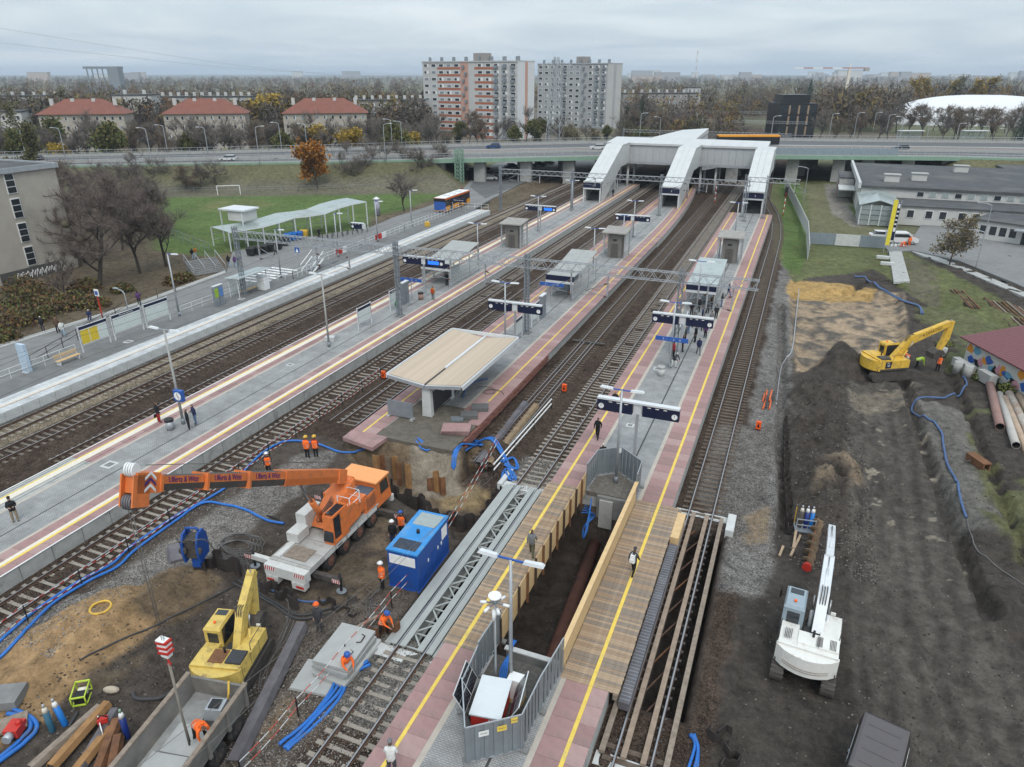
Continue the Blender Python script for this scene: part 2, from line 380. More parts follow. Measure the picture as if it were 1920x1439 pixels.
mound(230,1150,4.2,0.9,sq=1.5,rot=0.4); mound(150,1190,4.0,0.7); mound(330,1090,2.2,0.7); mound(60,1240,3.5,0.5); mound(400,1085,1.5,0.35); mound(680,1150,1.6,0.3)
pit(PX([(300,1200),(345,1120),(480,1110),(600,1170),(560,1290),(470,1330),(350,1330),(250,1300)]),-0.75,1.6,0.3)
mound(1585,688,4.4,1.7,sq=1.3); mound(1560,690,3.4,1.2); mound(1545,640+100,2.5,1.0)
for q in((1530,790,1.7,1.5),(1562,815,1.4,1.2),(1522,835,1.5,1.4),(1565,855,1.3,1.3),(1530,880,1.5,1.4),(1578,890,1.3,1.5),(1540,918,1.6,1.8),(1590,925,1.3,1.5),(1530,958,1.3,1.2),(1575,960,1.2,1.0),(1510,740,1.5,1.1),(1545,750,1.4,1.2),(1500,900,1.0,.8),(1555,940,1.1,1.1),(1600,880,.9,.7),(1505,800,1.1,.9)): mound(*q)
mound(1800,800,2.5,0.5); mound(1835,930,2.6,0.6); mound(1880,1000,3.0,0.6); mound(1700,560,2.5,0.6); mound(1770,560,3.0,0.7); mound(1880,1150,2.2,0.6); mound(1730,600,1.5,.5)
pit(PX([(1478,545),(1560,540),(1690,552),(1700,600),(1690,690),(1640,660),(1500,700),(1484,640)]),-1.0,0.7,0.3)
def trench(pts,w,dz):
 global Z
 d = segdist(GX+(n2-.5)*.5,GY,PX(pts)); Z = Z-dz*sstep(w,w*0.55,d)
trench([(1690,690),(1712,760),(1745,860),(1790,980),(1830,1080),(1860,1160)],0.55,0.9)
trench([(1760,640),(1812,760),(1850,850),(1890,960),(1930,1060)],0.5,0.7)
trench([(1466,570),(1466,700),(1468,860),(1476,990)],0.5,0.8)
trench([(1590,545),(1640,520),(1690,535)],0.7,0.6)
road = inpoly(wx,wy,PX([(1600,725),(1680,722),(1745,980),(1785,1100),(1860,1300),(1910,1439),(1640,1439),(1610,1250),(1605,1000)])).astype(float)
for _ in range(6): road = (road+np.roll(road,1,0)+np.roll(road,-1,0)+np.roll(road,1,1)+np.roll(road,-1,1))/5
Z = Z*(1-.85*road)-.5*.85*road
for off in(-62,-40,-12,8,34,58):
 d = segdist(GX+(n2-.5)*.5,GY,PX([(1655+off*.35,720),(1665+off*.6,860),(1672+off*.9,1050),(1690+off*1.3,1200),(1760+off*1.8,1439)])); Z = Z-(0.15+.1*(n2-.5))*sstep(0.45,0.1,d)+.07*sstep(.35,.5,d)*sstep(.8,.6,d)
vd = segdist(GX,GY,V_NEAR[:4]); vz = np.interp((GX*_ch+GY*_sh),[p.x*_ch+p.y*_sh for p in V_NEAR],[p.z for p in V_NEAR])
Xc,Yc = GX*_ch+GY*_sh,-GX*_sh+GY*_ch
ynear = np.interp(Xc,[p.x*_ch+p.y*_sh for p in V_NEAR],[-p.x*_sh+p.y*_ch for p in V_NEAR])
yfar = np.interp(Xc,[p.x*_ch+p.y*_sh for p in V_FAR],[-p.x*_sh+p.y*_ch for p in V_FAR])
xl = V_NEAR[3].x*_ch+V_NEAR[3].y*_sh-6; xr = V_NEAR[6].x*_ch+V_NEAR[6].y*_sh+3
ramp = np.clip(np.minimum(1-(ynear-0.5-Yc)/13.0,1-(Yc-yfar-0.5)/13.0),0,1)
side = np.clip(np.maximum((xl-Xc)/9.0+1,(Xc-xr)/9.0+1),0,1)
emb = np.minimum(ramp,side)
Z = np.where(emb>0,np.maximum(Z,(vz-0.55)*emb+0.2*(1-emb)),Z)
Z = np.where(Yc>yfar+14,0.0+(n3-.5)*0.8,Z)
# ------------------------------------------------ what covers the ground
Ccol = np.empty(GX.shape+(3,)); Ccol[:] = (0.150,0.128,0.100)
gf = sstep(0.45,0.62,fbm(GX,GY,60,91))[...,None]
Ccol = Ccol*(1-gf)+np.array((0.125,0.13,0.075))*gf
Grv = np.zeros(GX.shape); Grs = np.full(GX.shape,0.4)
def cover(mask,col,grv=0.0,grs=0.0,soft=1):
 global Ccol,Grv,Grs
 m = mask.astype(float)
 for _ in range(soft):
  m = (m+np.roll(m,1,0)+np.roll(m,-1,0)+np.roll(m,1,1)+np.roll(m,-1,1))/5
 Ccol = Ccol*(1-m[...,None])+np.array(col)*m[...,None]; Grv = Grv*(1-m)+grv*m; Grs = Grs*(1-m)+grs*m
def reg(pts,z=-0.3): return inpoly(wx,wy,PX(pts,z))
LITTER,GRASS,SOIL,SAND,MUD = (0.125,0.098,0.068),(0.092,0.138,0.042),(0.068,0.058,0.050),(0.34,0.22,0.115),(0.125,0.095,0.066)
GREY,BROWN,TAN = (0.225,0.21,0.195),(0.088,0.062,0.047),(0.30,0.245,0.175)
cover((GX<-58)&(GY<190),LITTER,0,0.3)
cover(emb>0.02,(0.118,0.112,0.062),0,1.0)
cover(reg([(285,420),(300,366),(560,361),(740,353),(830,366),(760,395),(700,405),(690,428),(436,472),(395,482),(290,470)],.3),GRASS,0,1.0)
cover(reg([(360,395),(420,372),(520,380),(460,400)],.3)&(n2>.5),(0.16,0.155,0.07),0,1.0)
cover(reg([(240,356),(860,350),(860,362),(240,372)],.3),(0.13,0.12,0.085),0,.5)
cover((wx>-59)&(wx<0.2)&(GY<420),BROWN,1.0,0)
cover((wx>-58.6)&(wx<-54.6)&(GY<150),TAN,1.0,0)
cover((wx>-39)&(wx<-29)&(GY>165)&(GY<420),(0.07,0.055,0.045),1.0,0)
cover((wx>0.0)&(wx<90)&(wy<132),SOIL,0.15,0)
cover((wx>-1.4)&(wx<1.5)&(wy>34)&(wy<128),GREY,1.0,0)
cover(reg([(1300,930),(1345,800),(1480,790),(1440,900),(1420,990),(1370,1010)]),(0.19,0.175,0.16),1.0,0)
cover(reg([(1395,960),(1440,950),(1440,1010),(1400,1025)]),(0.26,0.195,0.13),.3,0)
cover(reg([(1478,540),(1560,536),(1690,548),(1703,600),(1690,690),(1640,660),(1500,700),(1484,640)]),(0.33,0.25,0.17),0.1,0)
cover(reg([(1478,540),(1560,536),(1690,548),(1703,600),(1690,690),(1640,660),(1500,700),(1484,640)])&(n2+.4*n1>.72),(0.13,0.112,0.095),0.1,0)
cover(reg([(1470,535),(1480,525),(1560,528),(1640,540),(1640,556),(1560,556),(1478,552)]),(0.38,0.25,0.10),0,0)
cover(reg([(1590,720),(1720,715),(1790,980),(1830,1100),(1919,1300),(1960,1439),(1640,1439),(1600,1250),(1590,1000)]),(0.106,0.094,0.081),0.0,0)
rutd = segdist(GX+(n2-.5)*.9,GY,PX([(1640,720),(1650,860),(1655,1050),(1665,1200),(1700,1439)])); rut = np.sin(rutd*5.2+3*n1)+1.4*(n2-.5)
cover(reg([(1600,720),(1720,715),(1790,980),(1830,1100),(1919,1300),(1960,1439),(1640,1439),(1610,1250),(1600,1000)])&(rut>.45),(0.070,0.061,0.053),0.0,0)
cover(reg([(1590,735),(1690,728),(1700,760),(1610,775)])&(n2>.42),(0.17,0.145,0.112),0.1,0)
cover(reg([(1590,720),(1720,715),(1790,980),(1830,1100),(1660,1060)])&(n2>.74),(0.27,0.235,0.185),0.1,0,0)
cover(reg([(1510,885),(1560,870),(1615,890),(1600,930),(1530,935)])&(n2>.46),(0.20,0.155,0.11),0,0)
cover(reg([(1716,745),(1812,770),(1860,930),(1880,1010),(1800,990)]),(0.155,0.145,0.13),0.2,0)
gp = GRASS
cover(reg([(1440,330),(1560,335),(1700,470),(1880,560),(1990,640),(1990,760),(1800,620),(1720,560),(1640,505),(1520,520),(1490,530),(1450,470)]),(0.115,0.125,0.055),0,1.0)
cover(reg([(1460,340),(1500,345),(1515,470),(1500,515),(1470,505)]),(0.085,0.128,0.038),0,1.0)
cover(reg([(1515,345),(1560,345),(1600,400),(1660,430),(1650,455),(1520,450)]),(0.14,0.135,0.075),0.1,.8)
cover(reg([(1545,345),(1575,345),(1600,385),(1640,420),(1600,425),(1560,400)]),(0.235,0.215,0.185),0.2,0)
cover(reg([(1585,380),(1640,405),(1655,425),(1610,410)]),GRASS,0,1)
cover(reg([(1690,480),(1760,500),(1760,580),(1710,560)])&(n2>.4),(0.12,0.11,0.075),.1,.5)
cover(reg([(1700,545),(1990,660),(1990,1100),(1900,950),(1800,720),(1720,600)])&(n1+.3*n2>.68),(0.115,0.12,0.06),0,1)
cover(reg([(1810,800),(1870,860),(1919,980),(1919,1060),(1850,980)])&(n2>.45),(0.125,0.125,0.06),0,1)
cover((wx>-34.6)&(wx<-16.3)&(wy<41),(0.085,0.069,0.057),0.2,0)
cover(reg([(-60,1330),(-60,1190),(120,1130),(260,1050),(480,905),(560,850),(640,845),(560,930),(440,1010),(320,1080),(160,1180),(0,1290)]),(0.235,0.215,0.195),1.0,0)
cover(reg([(-40,1420),(-40,1290),(60,1200),(180,1140),(300,1080),(350,1075),(340,1130),(300,1180),(230,1230),(120,1310),(40,1380)]),SAND,0.05,0)
cover(reg([(270,1090),(360,1060),(420,1090),(390,1120),(330,1170),(260,1170)]),(0.16,0.115,0.072),0.1,0)
cover(reg([(240,1190),(300,1160),(280,1230),(200,1290),(150,1290)])&(n2>.5),MUD,0.1,0)
cover(reg([(570,1090),(640,1050),(720,1000),(730,1100),(650,1150),(560,1140)])&(n2>.42),(0.135,0.105,0.075),0.2,0)
cover(reg([(700,975),(735,960),(725,1040),(690,1060)])&(n2>.4),(0.19,0.145,0.10),0.1,0)
cover(reg([(560,1180),(620,1160),(760,1080),(780,1150),(640,1330),(540,1439),(420,1439),(480,1300)]),(0.155,0.128,0.105),0.9,0)
cover(reg([(500,1330),(560,1290),(560,1340),(500,1400)])&(n2>.4),(0.20,0.145,0.095),.3,0)
cover(reg([(650,830),(920,828),(935,900),(900,940),(790,925),(700,905),(660,870)]),(0.165,0.122,0.08),0.1,0)
cover(reg([(770,835),(850,835),(870,900),(800,915),(765,880)]),(0.275,0.235,0.185),0.05,0)
cover(reg([(830,900),(905,885),(930,900),(890,935),(830,925)]),(0.30,0.22,0.12),0.05,0)
cover(reg([(865,850),(955,860),(940,905),(870,890)]),(0.10,0.075,0.06),0.9,0)
cover((GX>-16.7)&(GX<-1.2)&(GY>24)&(GY<39.6),(0.068,0.055,0.046),0.1,0)
cover((wx>-16.6)&(wx<-12.8)&((wy<24.0)&(wy>18.5)|(wy>38.9)&(wy<44.0)),(0.20,0.185,0.165),1.0,0)
v = np.stack([GX.ravel(),GY.ravel(),Z.ravel()],1)
ny,nx = GX.shape
ii = np.arange((ny-1)*(nx-1)); r_,c_ = ii//(nx-1),ii%(nx-1); a_ = r_*nx+c_
fc = np.stack([a_,a_+1,a_+nx+1,a_+nx],1)
me = bpy.data.meshes.new('ground'); me.vertices.add(len(v)); me.vertices.foreach_set('co',v.ravel().astype(np.float32))
me.loops.add(fc.size); me.loops.foreach_set('vertex_index',fc.ravel().astype(np.int32))
me.polygons.add(len(fc)); me.polygons.foreach_set('loop_start',(np.arange(len(fc))*4).astype(np.int32))
me.polygons.foreach_set('use_smooth',np.ones(len(fc),bool)); me.update(calc_edges=True)
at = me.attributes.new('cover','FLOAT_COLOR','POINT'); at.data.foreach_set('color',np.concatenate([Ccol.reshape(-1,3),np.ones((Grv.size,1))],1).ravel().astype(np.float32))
at = me.attributes.new('kinds','FLOAT_VECTOR','POINT'); at.data.foreach_set('vector',np.stack([Grv.ravel(),Grs.ravel(),np.zeros(Grv.size)],1).ravel().astype(np.float32))
mg = bpy.data.materials.new('ground_cover'); mg.use_nodes = True ; nt = mg.node_tree; L = nt.links; bs_ = nt.nodes['Principled BSDF']
bs_.inputs['Roughness'].default_value = 0.95; bs_.inputs['Specular IOR Level'].default_value = 0.15
aC = nd(nt,'ShaderNodeAttribute',attribute_name='cover'); aK = nd(nt,'ShaderNodeAttribute',attribute_name='kinds')
sp = nd(nt,'ShaderNodeSeparateXYZ'); L.new(aK.outputs['Vector'],sp.inputs[0])
tc = nd(nt,'ShaderNodeTexCoord')
vo = nd(nt,'ShaderNodeTexVoronoi'); vo.inputs['Scale'].default_value = 15; L.new(tc.outputs['Object'],vo.inputs['Vector'])
bw = nd(nt,'ShaderNodeSeparateColor'); L.new(vo.outputs['Color'],bw.inputs[0])
m1 = nd(nt,'ShaderNodeMapRange'); m1.inputs[3].default_value = 0.45; m1.inputs[4].default_value = 1.65; L.new(bw.outputs[0],m1.inputs[0])
mxg = nd(nt,'ShaderNodeMix',data_type='FLOAT'); mxg.inputs['A'].default_value = 1.0; L.new(sp.outputs[0],mxg.inputs['Factor']); L.new(m1.outputs[0],mxg.inputs['B'])
nA = nd(nt,'ShaderNodeTexNoise'); nA.inputs['Scale'].default_value = 1.3; nA.inputs['Detail'].default_value = 7; nA.inputs['Roughness'].default_value = 0.8; L.new(tc.outputs['Object'],nA.inputs['Vector'])
m2 = nd(nt,'ShaderNodeMapRange'); m2.inputs[1].default_value = 0.30; m2.inputs[2].default_value = 0.70; m2.inputs[3].default_value = 0.42; m2.inputs[4].default_value = 1.62; L.new(nA.outputs['Fac'],m2.inputs[0])
nB = nd(nt,'ShaderNodeTexNoise'); nB.inputs['Scale'].default_value = 0.13; nB.inputs['Detail'].default_value = 2; L.new(tc.outputs['Object'],nB.inputs['Vector'])
m3 = nd(nt,'ShaderNodeMapRange'); m3.inputs[1].default_value = 0.3; m3.inputs[2].default_value = 0.7; m3.inputs[3].default_value = 0.86; m3.inputs[4].default_value = 1.16; L.new(nB.outputs['Fac'],m3.inputs[0])
p1 = nd(nt,'ShaderNodeMath',operation='MULTIPLY'); L.new(mxg.outputs['Result'],p1.inputs[0]); L.new(m2.outputs[0],p1.inputs[1])
p2 = nd(nt,'ShaderNodeMath',operation='MULTIPLY'); L.new(p1.outputs[0],p2.inputs[0]); L.new(m3.outputs[0],p2.inputs[1])
vs_ = nd(nt,'ShaderNodeVectorMath',operation='SCALE'); L.new(aC.outputs['Color'],vs_.inputs[0]); L.new(p2.outputs[0],vs_.inputs['Scale'])
vc = nd(nt,'ShaderNodeTexVoronoi'); vc.inputs['Scale'].default_value = 1.9; vc.inputs['Randomness'].default_value = 1.0; L.new(tc.outputs['Object'],vc.inputs['Vector'])
mc = nd(nt,'ShaderNodeMapRange'); mc.inputs[1].default_value = 0.055; mc.inputs[2].default_value = 0.035; L.new(vc.outputs['Distance'],mc.inputs[0])
ig = nd(nt,'ShaderNodeMath',operation='SUBTRACT'); ig.inputs[0].default_value = 0.75; L.new(sp.outputs[1],ig.inputs[1]); ig.use_clamp = True
mcm = nd(nt,'ShaderNodeMath',operation='MULTIPLY'); L.new(mc.outputs[0],mcm.inputs[0]); L.new(ig.outputs[0],mcm.inputs[1])
mxc = nd(nt,'ShaderNodeMix',data_type='RGBA'); L.new(mcm.outputs[0],mxc.inputs['Factor']); L.new(vs_.outputs[0],mxc.inputs['A']); mxc.inputs['B'].default_value = (0.34,0.32,0.29,1)
nG = nd(nt,'ShaderNodeTexNoise'); nG.inputs['Scale'].default_value = 0.35; nG.inputs['Detail'].default_value = 5; nG.inputs['Roughness'].default_value = 0.75; L.new(tc.outputs['Object'],nG.inputs['Vector'])
mG = nd(nt,'ShaderNodeMapRange'); mG.inputs[1].default_value = 0.52; mG.inputs[2].default_value = 0.68; L.new(nG.outputs['Fac'],mG.inputs[0])
mGm = nd(nt,'ShaderNodeMath',operation='MULTIPLY'); L.new(mG.outputs[0],mGm.inputs[0]); L.new(sp.outputs[1],mGm.inputs[1])
mGs = nd(nt,'ShaderNodeMath',operation='MULTIPLY'); mGs.inputs[1].default_value = 0.5; L.new(mGm.outputs[0],mGs.inputs[0])
mxG = nd(nt,'ShaderNodeMix',data_type='RGBA'); L.new(mGs.outputs[0],mxG.inputs['Factor']); L.new(mxc.outputs['Result'],mxG.inputs['A']); mxG.inputs['B'].default_value = (0.15,0.135,0.062,1)
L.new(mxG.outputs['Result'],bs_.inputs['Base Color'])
hv = nd(nt,'ShaderNodeMath',operation='MULTIPLY'); L.new(vo.outputs['Distance'],hv.inputs[0]); L.new(sp.outputs[0],hv.inputs[1])
hn = nd(nt,'ShaderNodeMath',operation='MULTIPLY_ADD'); hn.inputs[1].default_value = -0.55; L.new(hv.outputs[0],hn.inputs[0]); L.new(nA.outputs['Fac'],hn.inputs[2])
bp = nd(nt,'ShaderNodeBump'); bp.inputs['Strength'].default_value = 1.0; bp.inputs['Distance'].default_value = 0.3; L.new(hn.outputs[0],bp.inputs['Height']); L.new(bp.outputs[0],bs_.inputs['Normal'])
me.materials.append(mg)
ground = struct(link('ground',me))
def zat(x,y):
 """ground level at a point"""
 i = min(max(int(np.searchsorted(gx,x)),1),nx-1); j = min(max(int(np.searchsorted(gy,y)),1),ny-1)
 a = (x-gx[i-1])/(gx[i]-gx[i-1]); b = (y-gy[j-1])/(gy[j]-gy[j-1])
 return float((Z[j-1,i-1]*(1-a)+Z[j-1,i]*a)*(1-b)+(Z[j,i-1]*(1-a)+Z[j,i]*a)*b)
def WG(px,py,dz=0.0):
 """sight line dropped onto the modelled ground"""
 z = -0.3
 for _ in range(6): p = W(px,py,z); z = zat(p.x,p.y)
 p.z = z+dz; return p
def stones(name,n,sampler,r0,r1,mats):
 P = sampler(n); n = len(P)
 base = np.array([(1,0,0),(0,1,0),(-1,0,0),(0,-1,0),(0.1,0.1,.75),(0,-.1,-.6)],float)
 fcs = np.array([(0,1,4),(1,2,4),(2,3,4),(3,0,4),(1,0,5),(2,1,5),(3,2,5),(0,3,5)])
 sc = rng.uniform(r0,r1,(n,1,1))*rng.uniform(.6,1.3,(n,6,3)); an = rng.uniform(0,6.28,n)
 V = base[None]*sc; ca,sa = np.cos(an)[:,None],np.sin(an)[:,None]
 X,Y = V[...,0]*ca-V[...,1]*sa,V[...,0]*sa+V[...,1]*ca
 V = np.stack([X+P[:,0:1],Y+P[:,1:2],V[...,2]+P[:,2:3]],2).reshape(-1,3)
 Fq = (fcs[None]+(np.arange(n)*6)[:,None,None]).reshape(-1,3)
 me = bpy.data.meshes.new(name); me.vertices.add(len(V)); me.vertices.foreach_set('co',V.ravel().astype(np.float32))
 me.loops.add(Fq.size); me.loops.foreach_set('vertex_index',Fq.ravel().astype(np.int32))
 me.polygons.add(len(Fq)); me.polygons.foreach_set('loop_start',(np.arange(len(Fq))*3).astype(np.int32))
 me.polygons.foreach_set('material_index',np.repeat(rng.integers(0,len(mats),n),8).astype(np.int32))
 for m in mats: me.materials.append(m)
 me.update(calc_edges=True); return struct(link(name,me),'stuff')
def gsamp(regs):
 def f(n):
  out = []
  tot = sum(r[4] for r in regs)
  for x0,x1,y0,y1,wgt in regs:
   k = int(n*wgt/tot); x = rng.uniform(x0,x1,k); y = y0+(y1-y0)*rng.random(k)**1.5
   i = np.clip(np.searchsorted(gx,x),1,nx-1); j = np.clip(np.searchsorted(gy,y),1,ny-1)
   out.append(np.stack([x,y,(Z[j,i]+Z[j-1,i-1])/2+0.0],1))
  return np.concatenate(out)
 return f
ms = [mat('stone_grey',(0.21,0.20,0.19),.95,var=.3,vs=8),mat('stone_pale',(0.33,0.315,0.29),.95,var=.3,vs=8),mat('stone_brown',(0.125,0.10,0.082),.95,var=.3,vs=8)]
mb = [mat('stone_rusty',(0.10,0.072,0.055),.95,var=.3,vs=8),ms[2],mat('stone_dark',(0.06,0.05,0.045),.95,var=.3,vs=8),mat('stone_rusty_pale',(0.17,0.135,0.105),.95,var=.3,vs=8)]
stones('ballast_gravel',15000,gsamp([(-34.4,-30.5,16,36,3),(-1.2,1.6,38,60,2),(-21,-16.5,14,22,2.2),(-17,-12.9,14,24,2.5),(-17,-12.9,39.5,44,1.3)]),.02,.055,ms)['label'] = 'grey track ballast lying loose beside the rails'
stones('rusty_gravel',16000,gsamp([(-38,-34,18,50,3),(-17,-12.9,40,62,2),(-22,-17,42,62,1.4),(-52,-46.5,32,55,1.2),(-5,-.8,40,62,1.5),(-17,-13,14,20,1)]),.02,.05,mb)['label'] = 'brown rust-stained ballast between the tracks'
stones('soil_rubble',15000,gsamp([(1,22,14,62,5),(-30,-17,13,37,3),(2.5,7.5,38,68,5),(-10.4,-7,24.5,39,1)]),.015,.085,[mat('clod_dark',(0.055,0.048,0.044),.95,var=.3,vs=8),mat('clod_mid',(0.085,0.073,0.063),.95,var=.3,vs=8),mat('clod_light',(0.19,0.17,0.15),.95,var=.3,vs=8),mat('clod_dark2',(0.04,0.035,0.032),.95)])['label'] = 'clods and stone chips strewn over the dark dug soil'
# ===== tracks
def shift(k,y):
 """sideways drift of each track beyond the straight (metres)"""
 s = 0.0
 if y>330: s-=(y-330)**2/1500.0*min(1,1)
 if k=='h' and y>128: s-=0.0022*(y-128)**2 if y<175 else 0.0022*47**2+0.03*(y-175)
 if k=='f' and y>120: s-=0.0
 return s
RAILP = [(-.035,0),(.035,0),(.035,-.045),(.012,-.06),(.012,-.14),(.065,-.155),(.065,-.172),(-.065,-.172),(-.065,-.155),(-.012,-.14),(-.012,-.06),(-.035,-.045)]
def rail_mesh(xs,ys):
 b = MB(); n = len(RAILP); base = 0
 for x,y in zip(xs,ys):
  for u,z in RAILP: b.v.append((x+u,y,z))
 for i in range(len(xs)-1):
  for k in range(n):
   j = (k+1)%n; b.face((i*n+k,i*n+j,(i+1)*n+j,(i+1)*n+k),0 if k==0 else 1)
 b.face(range(n),1); b.face([(len(xs)-1)*n+k for k in range(n)][::-1],1)
 return b
def sleeper_mesh(name,m,wood=False):
 b = MB()
 if wood: b.box(-1.28,1.28,-.12,.12,-.36,-.172)
 else:
  prof = [(-.14,-.36),(.14,-.36),(.11,-.172),(-.11,-.172)]
  b.xprism(prof,-1.27,-.45,'x'); b.xprism([(-.12,-.36),(.12,-.36),(.095,-.20),(-.095,-.20)],-.45,.45,'x'); b.xprism(prof,.45,1.27,'x')
 for s in(-1,1):
  for o in(-.11,.11): b.box(s*.75+o-.035,s*.75+o+.035,-.06,.06,-.172,-.125,1)
 return b.mesh(name,[m,M_railrust])
SL = sleeper_mesh('sleeper',M_sleeper); SLP = sleeper_mesh('sleeper_pale',M_sleeper_l); SLW = sleeper_mesh('sleeper_wood',M_sleeper_w,True)
def track(k,label,y0,y1,sm,gap=None,far=420,skip_l=False,jit=0.012):
 t = thing('railway_track',label,'railway track',(TRK[k],0,0))
 ys = [y0]+[y for y in np.arange(math.ceil(y0/12)*12+12,far,12)]+[far]
 for s in(-.7525,.7525):
  rail_mesh([s+shift(k,y) for y in ys],ys).build('rail',[M_rail,M_railrust],t)
 y = y0+.3; rest = MB()
 while y<min(far,230):
  if not(gap and gap[0]<y<gap[1]):
   if y<y1:
    o = link('sleeper',sm,t,(shift(k,y)+random.uniform(-.03,.03),y,random.uniform(-.028,.004))); o.rotation_euler.z = random.uniform(-jit,jit)
   else:
    x = shift(k,y); rest.box(x-1.27,x+1.27,y-.12,y+.12,-.36,-.176)
  y+=0.62
 if rest.v: struct(rest.build('far_sleepers',sm.materials[0],t),'stuff')
 return t
track('a','track beside the pale street platform on tan gravel',26,92,SLP)
track('b','second track from the pale street platform, sleepers on dark ballast',26,92,SL)
track('c','track running hard against the street side of the clock platform',30,80,SL)
track('d','track with striped tape along it between the crane and the clock platform',15,95,SLP)
track('e','disused track cut short beside the canopy platform',43.2,85,SL,far=300)
track('f','track with extra inner rails beside the brick edge of the canopy platform',41.5,95,SLW,far=420)
track('g','track crossing the dug pit on the grey steel bridge',12,100,SLP,gap=(23.2,39.6))
track('h','track farthest from the street platform, crossing the pit on timber-edged beams',14,105,SLW,gap=(22.0,40.4))
b = rail_mesh([TRK['f']-.38]*2,[41,69]); b2 = rail_mesh([TRK['f']+.38]*2,[41,69]); n = len(b.v); b.v+=b2.v; b.f+=[tuple(q+n for q in f) for f in b2.f]; b.m+=b2.m; b.sm+=b2.sm
tag(b.build('guard_rail_pair',[M_rail,M_railrust]),'pair of inner guard rails lying between the rails near the sheet piles','rails')
tag(MB().box(-20.6,-17.1,69.0,69.25,-.12,.0).box(-20.6,-17.1,69.3,69.5,-.12,-.02).build('rail_end_beam',M_steel_d),'dark cross beam over the rails at the end of the guard rails','beam')
tag(MB().box(-33.1,-30.3,76.0,76.25,-.12,.02).build('rail_end_beam',M_steel_d),'dark cross beam over the disused track under the sign','beam')
tag(rail_mesh([0,0],[43.4,84]).build('spare_rail',[M_rail,M_railrust],None,(-33.6,0,-.12)),'loose rail laid along the disused track','rail')
# ===== platforms
def brickmat(name,c1,c2,sx,sy,mortar,msz=0.02):
 m = bpy.data.materials.new(name); m.use_nodes = True ; nt = m.node_tree; b = nt.nodes['Principled BSDF']; L = nt.links
 tc = nd(nt,'ShaderNodeTexCoord'); br = nd(nt,'ShaderNodeTexBrick'); L.new(tc.outputs['Object'],br.inputs['Vector'])
 br.inputs['Color1'].default_value = (*c1,1); br.inputs['Color2'].default_value = (*c2,1); br.inputs['Mortar'].default_value = (*mortar,1)
 br.inputs['Scale'].default_value = 1; br.inputs['Brick Width'].default_value = sx; br.inputs['Row Height'].default_value = sy; br.inputs['Mortar Size'].default_value = msz*sy*2
 n = nd(nt,'ShaderNodeTexNoise'); n.inputs['Scale'].default_value = 0.8; n.inputs['Detail'].default_value = 7; n.inputs['Roughness'].default_value = .68; L.new(tc.outputs['Object'],n.inputs['Vector'])
 mr = nd(nt,'ShaderNodeMapRange'); mr.inputs[1].default_value = .3; mr.inputs[2].default_value = .7; mr.inputs[3].default_value = .7; mr.inputs[4].default_value = 1.22; L.new(n.outputs['Fac'],mr.inputs[0])
 v = nd(nt,'ShaderNodeVectorMath',operation='SCALE'); L.new(br.outputs['Color'],v.inputs[0]); L.new(mr.outputs[0],v.inputs['Scale']); L.new(v.outputs[0],b.inputs['Base Color'])
 bp = nd(nt,'ShaderNodeBump'); bp.inputs['Strength'].default_value = .5; bp.inputs['Distance'].default_value = .02; bp.invert = True
 L.new(br.outputs['Fac'],bp.inputs['Height']); L.new(bp.outputs[0],b.inputs['Normal']); b.inputs['Roughness'].default_value = .88; return m
M_pav = brickmat('grey_block_paving',(.33,.33,.325),(.295,.297,.295),.2,.1,(.17,.17,.165),.06)
M_pav_l = brickmat('pale_slab_paving',(.47,.485,.49),(.44,.455,.46),1.0,.5,(.3,.31,.31),.012)
M_asph = mat('asphalt',(0.105,0.106,0.108),.93,var=.12,vs=1.2,bump=.25,bs=30,dirt=(0.135,0.133,0.13),ds=.22,dth=.5)
M_asph_l = mat('worn_asphalt',(0.20,0.20,0.197),.93,var=.1,vs=1.2,bump=.2,bs=30,dirt=(0.165,0.163,0.16),ds=.25,dth=.5)
PT = .76
M_pink2 = mat('pink_paving_faded',(.375,.25,.235),.85,var=.13,vs=1.6,dirt=(.29,.2,.19),ds=.7,dth=.52); M_pink3 = mat('pink_paving_stained',(.29,.18,.17),.85,var=.16,vs=1.6,dirt=(.22,.155,.145),ds=.7,dth=.5)
def slabrow(parent,x0,x1,y0,y1,step,m,budget,key):
 """paving slabs one by one up to the budget, the far rest as one part"""
 w = x1-x0; mes = [MB().box(-w/2+.006,w/2-.006,-step/2+.007,step/2-.007,-.06,0).mesh('paving_slab',q) for q in(m,m,m,M_pink2,M_pink3)]
 y = y0+step/2; n = 0; rest = MB()
 while y<y1:
  if n<budget: link('paving_slab',random.choice(mes),parent,((x0+x1)/2,y,PT+random.uniform(-.003,.003))); n+=1
  else: rest.box(x0+.006,x1-.006,y-step/2+.007,y+step/2-.007,PT-.06,PT)
  y+=step
 if rest.v: struct(rest.build('far_slabs',m,parent),'stuff')
def stripe(parent,name,x0,x1,segs,m,z=.006):
 b = MB()
 for y0,y1 in segs: b.box(x0,x1,y0,y1,PT-.02,PT+z)
 return b.build(name,m,parent)
def bodies(parent,x0,x1,segs,m):
 for y0,y1 in segs:
  MB().box(x0+.1,x1-.1,y0,y1,-1.2,PT-.035,0).build('platform_body',[m],parent)
  for s,x in((1,x0+.1),(-1,x1-.1)):
   y = y0
   b = MB()
   while y<min(y1,165):
    b.box(x-.05,x+.05,y+.012,min(y+1.95,y1),-.5,PT-.06); y+=2.0
   b.build('edge_wall',M_conc,parent)
P1 = struct(bpy.data.objects.new('clock_platform',None)); COL.objects.link(P1); P1['label'] = 'grey platform with cream guide bands and the clock post'
S1 = [(14,182)]
bodies(P1,-46.5,-38.0,S1,M_conc)
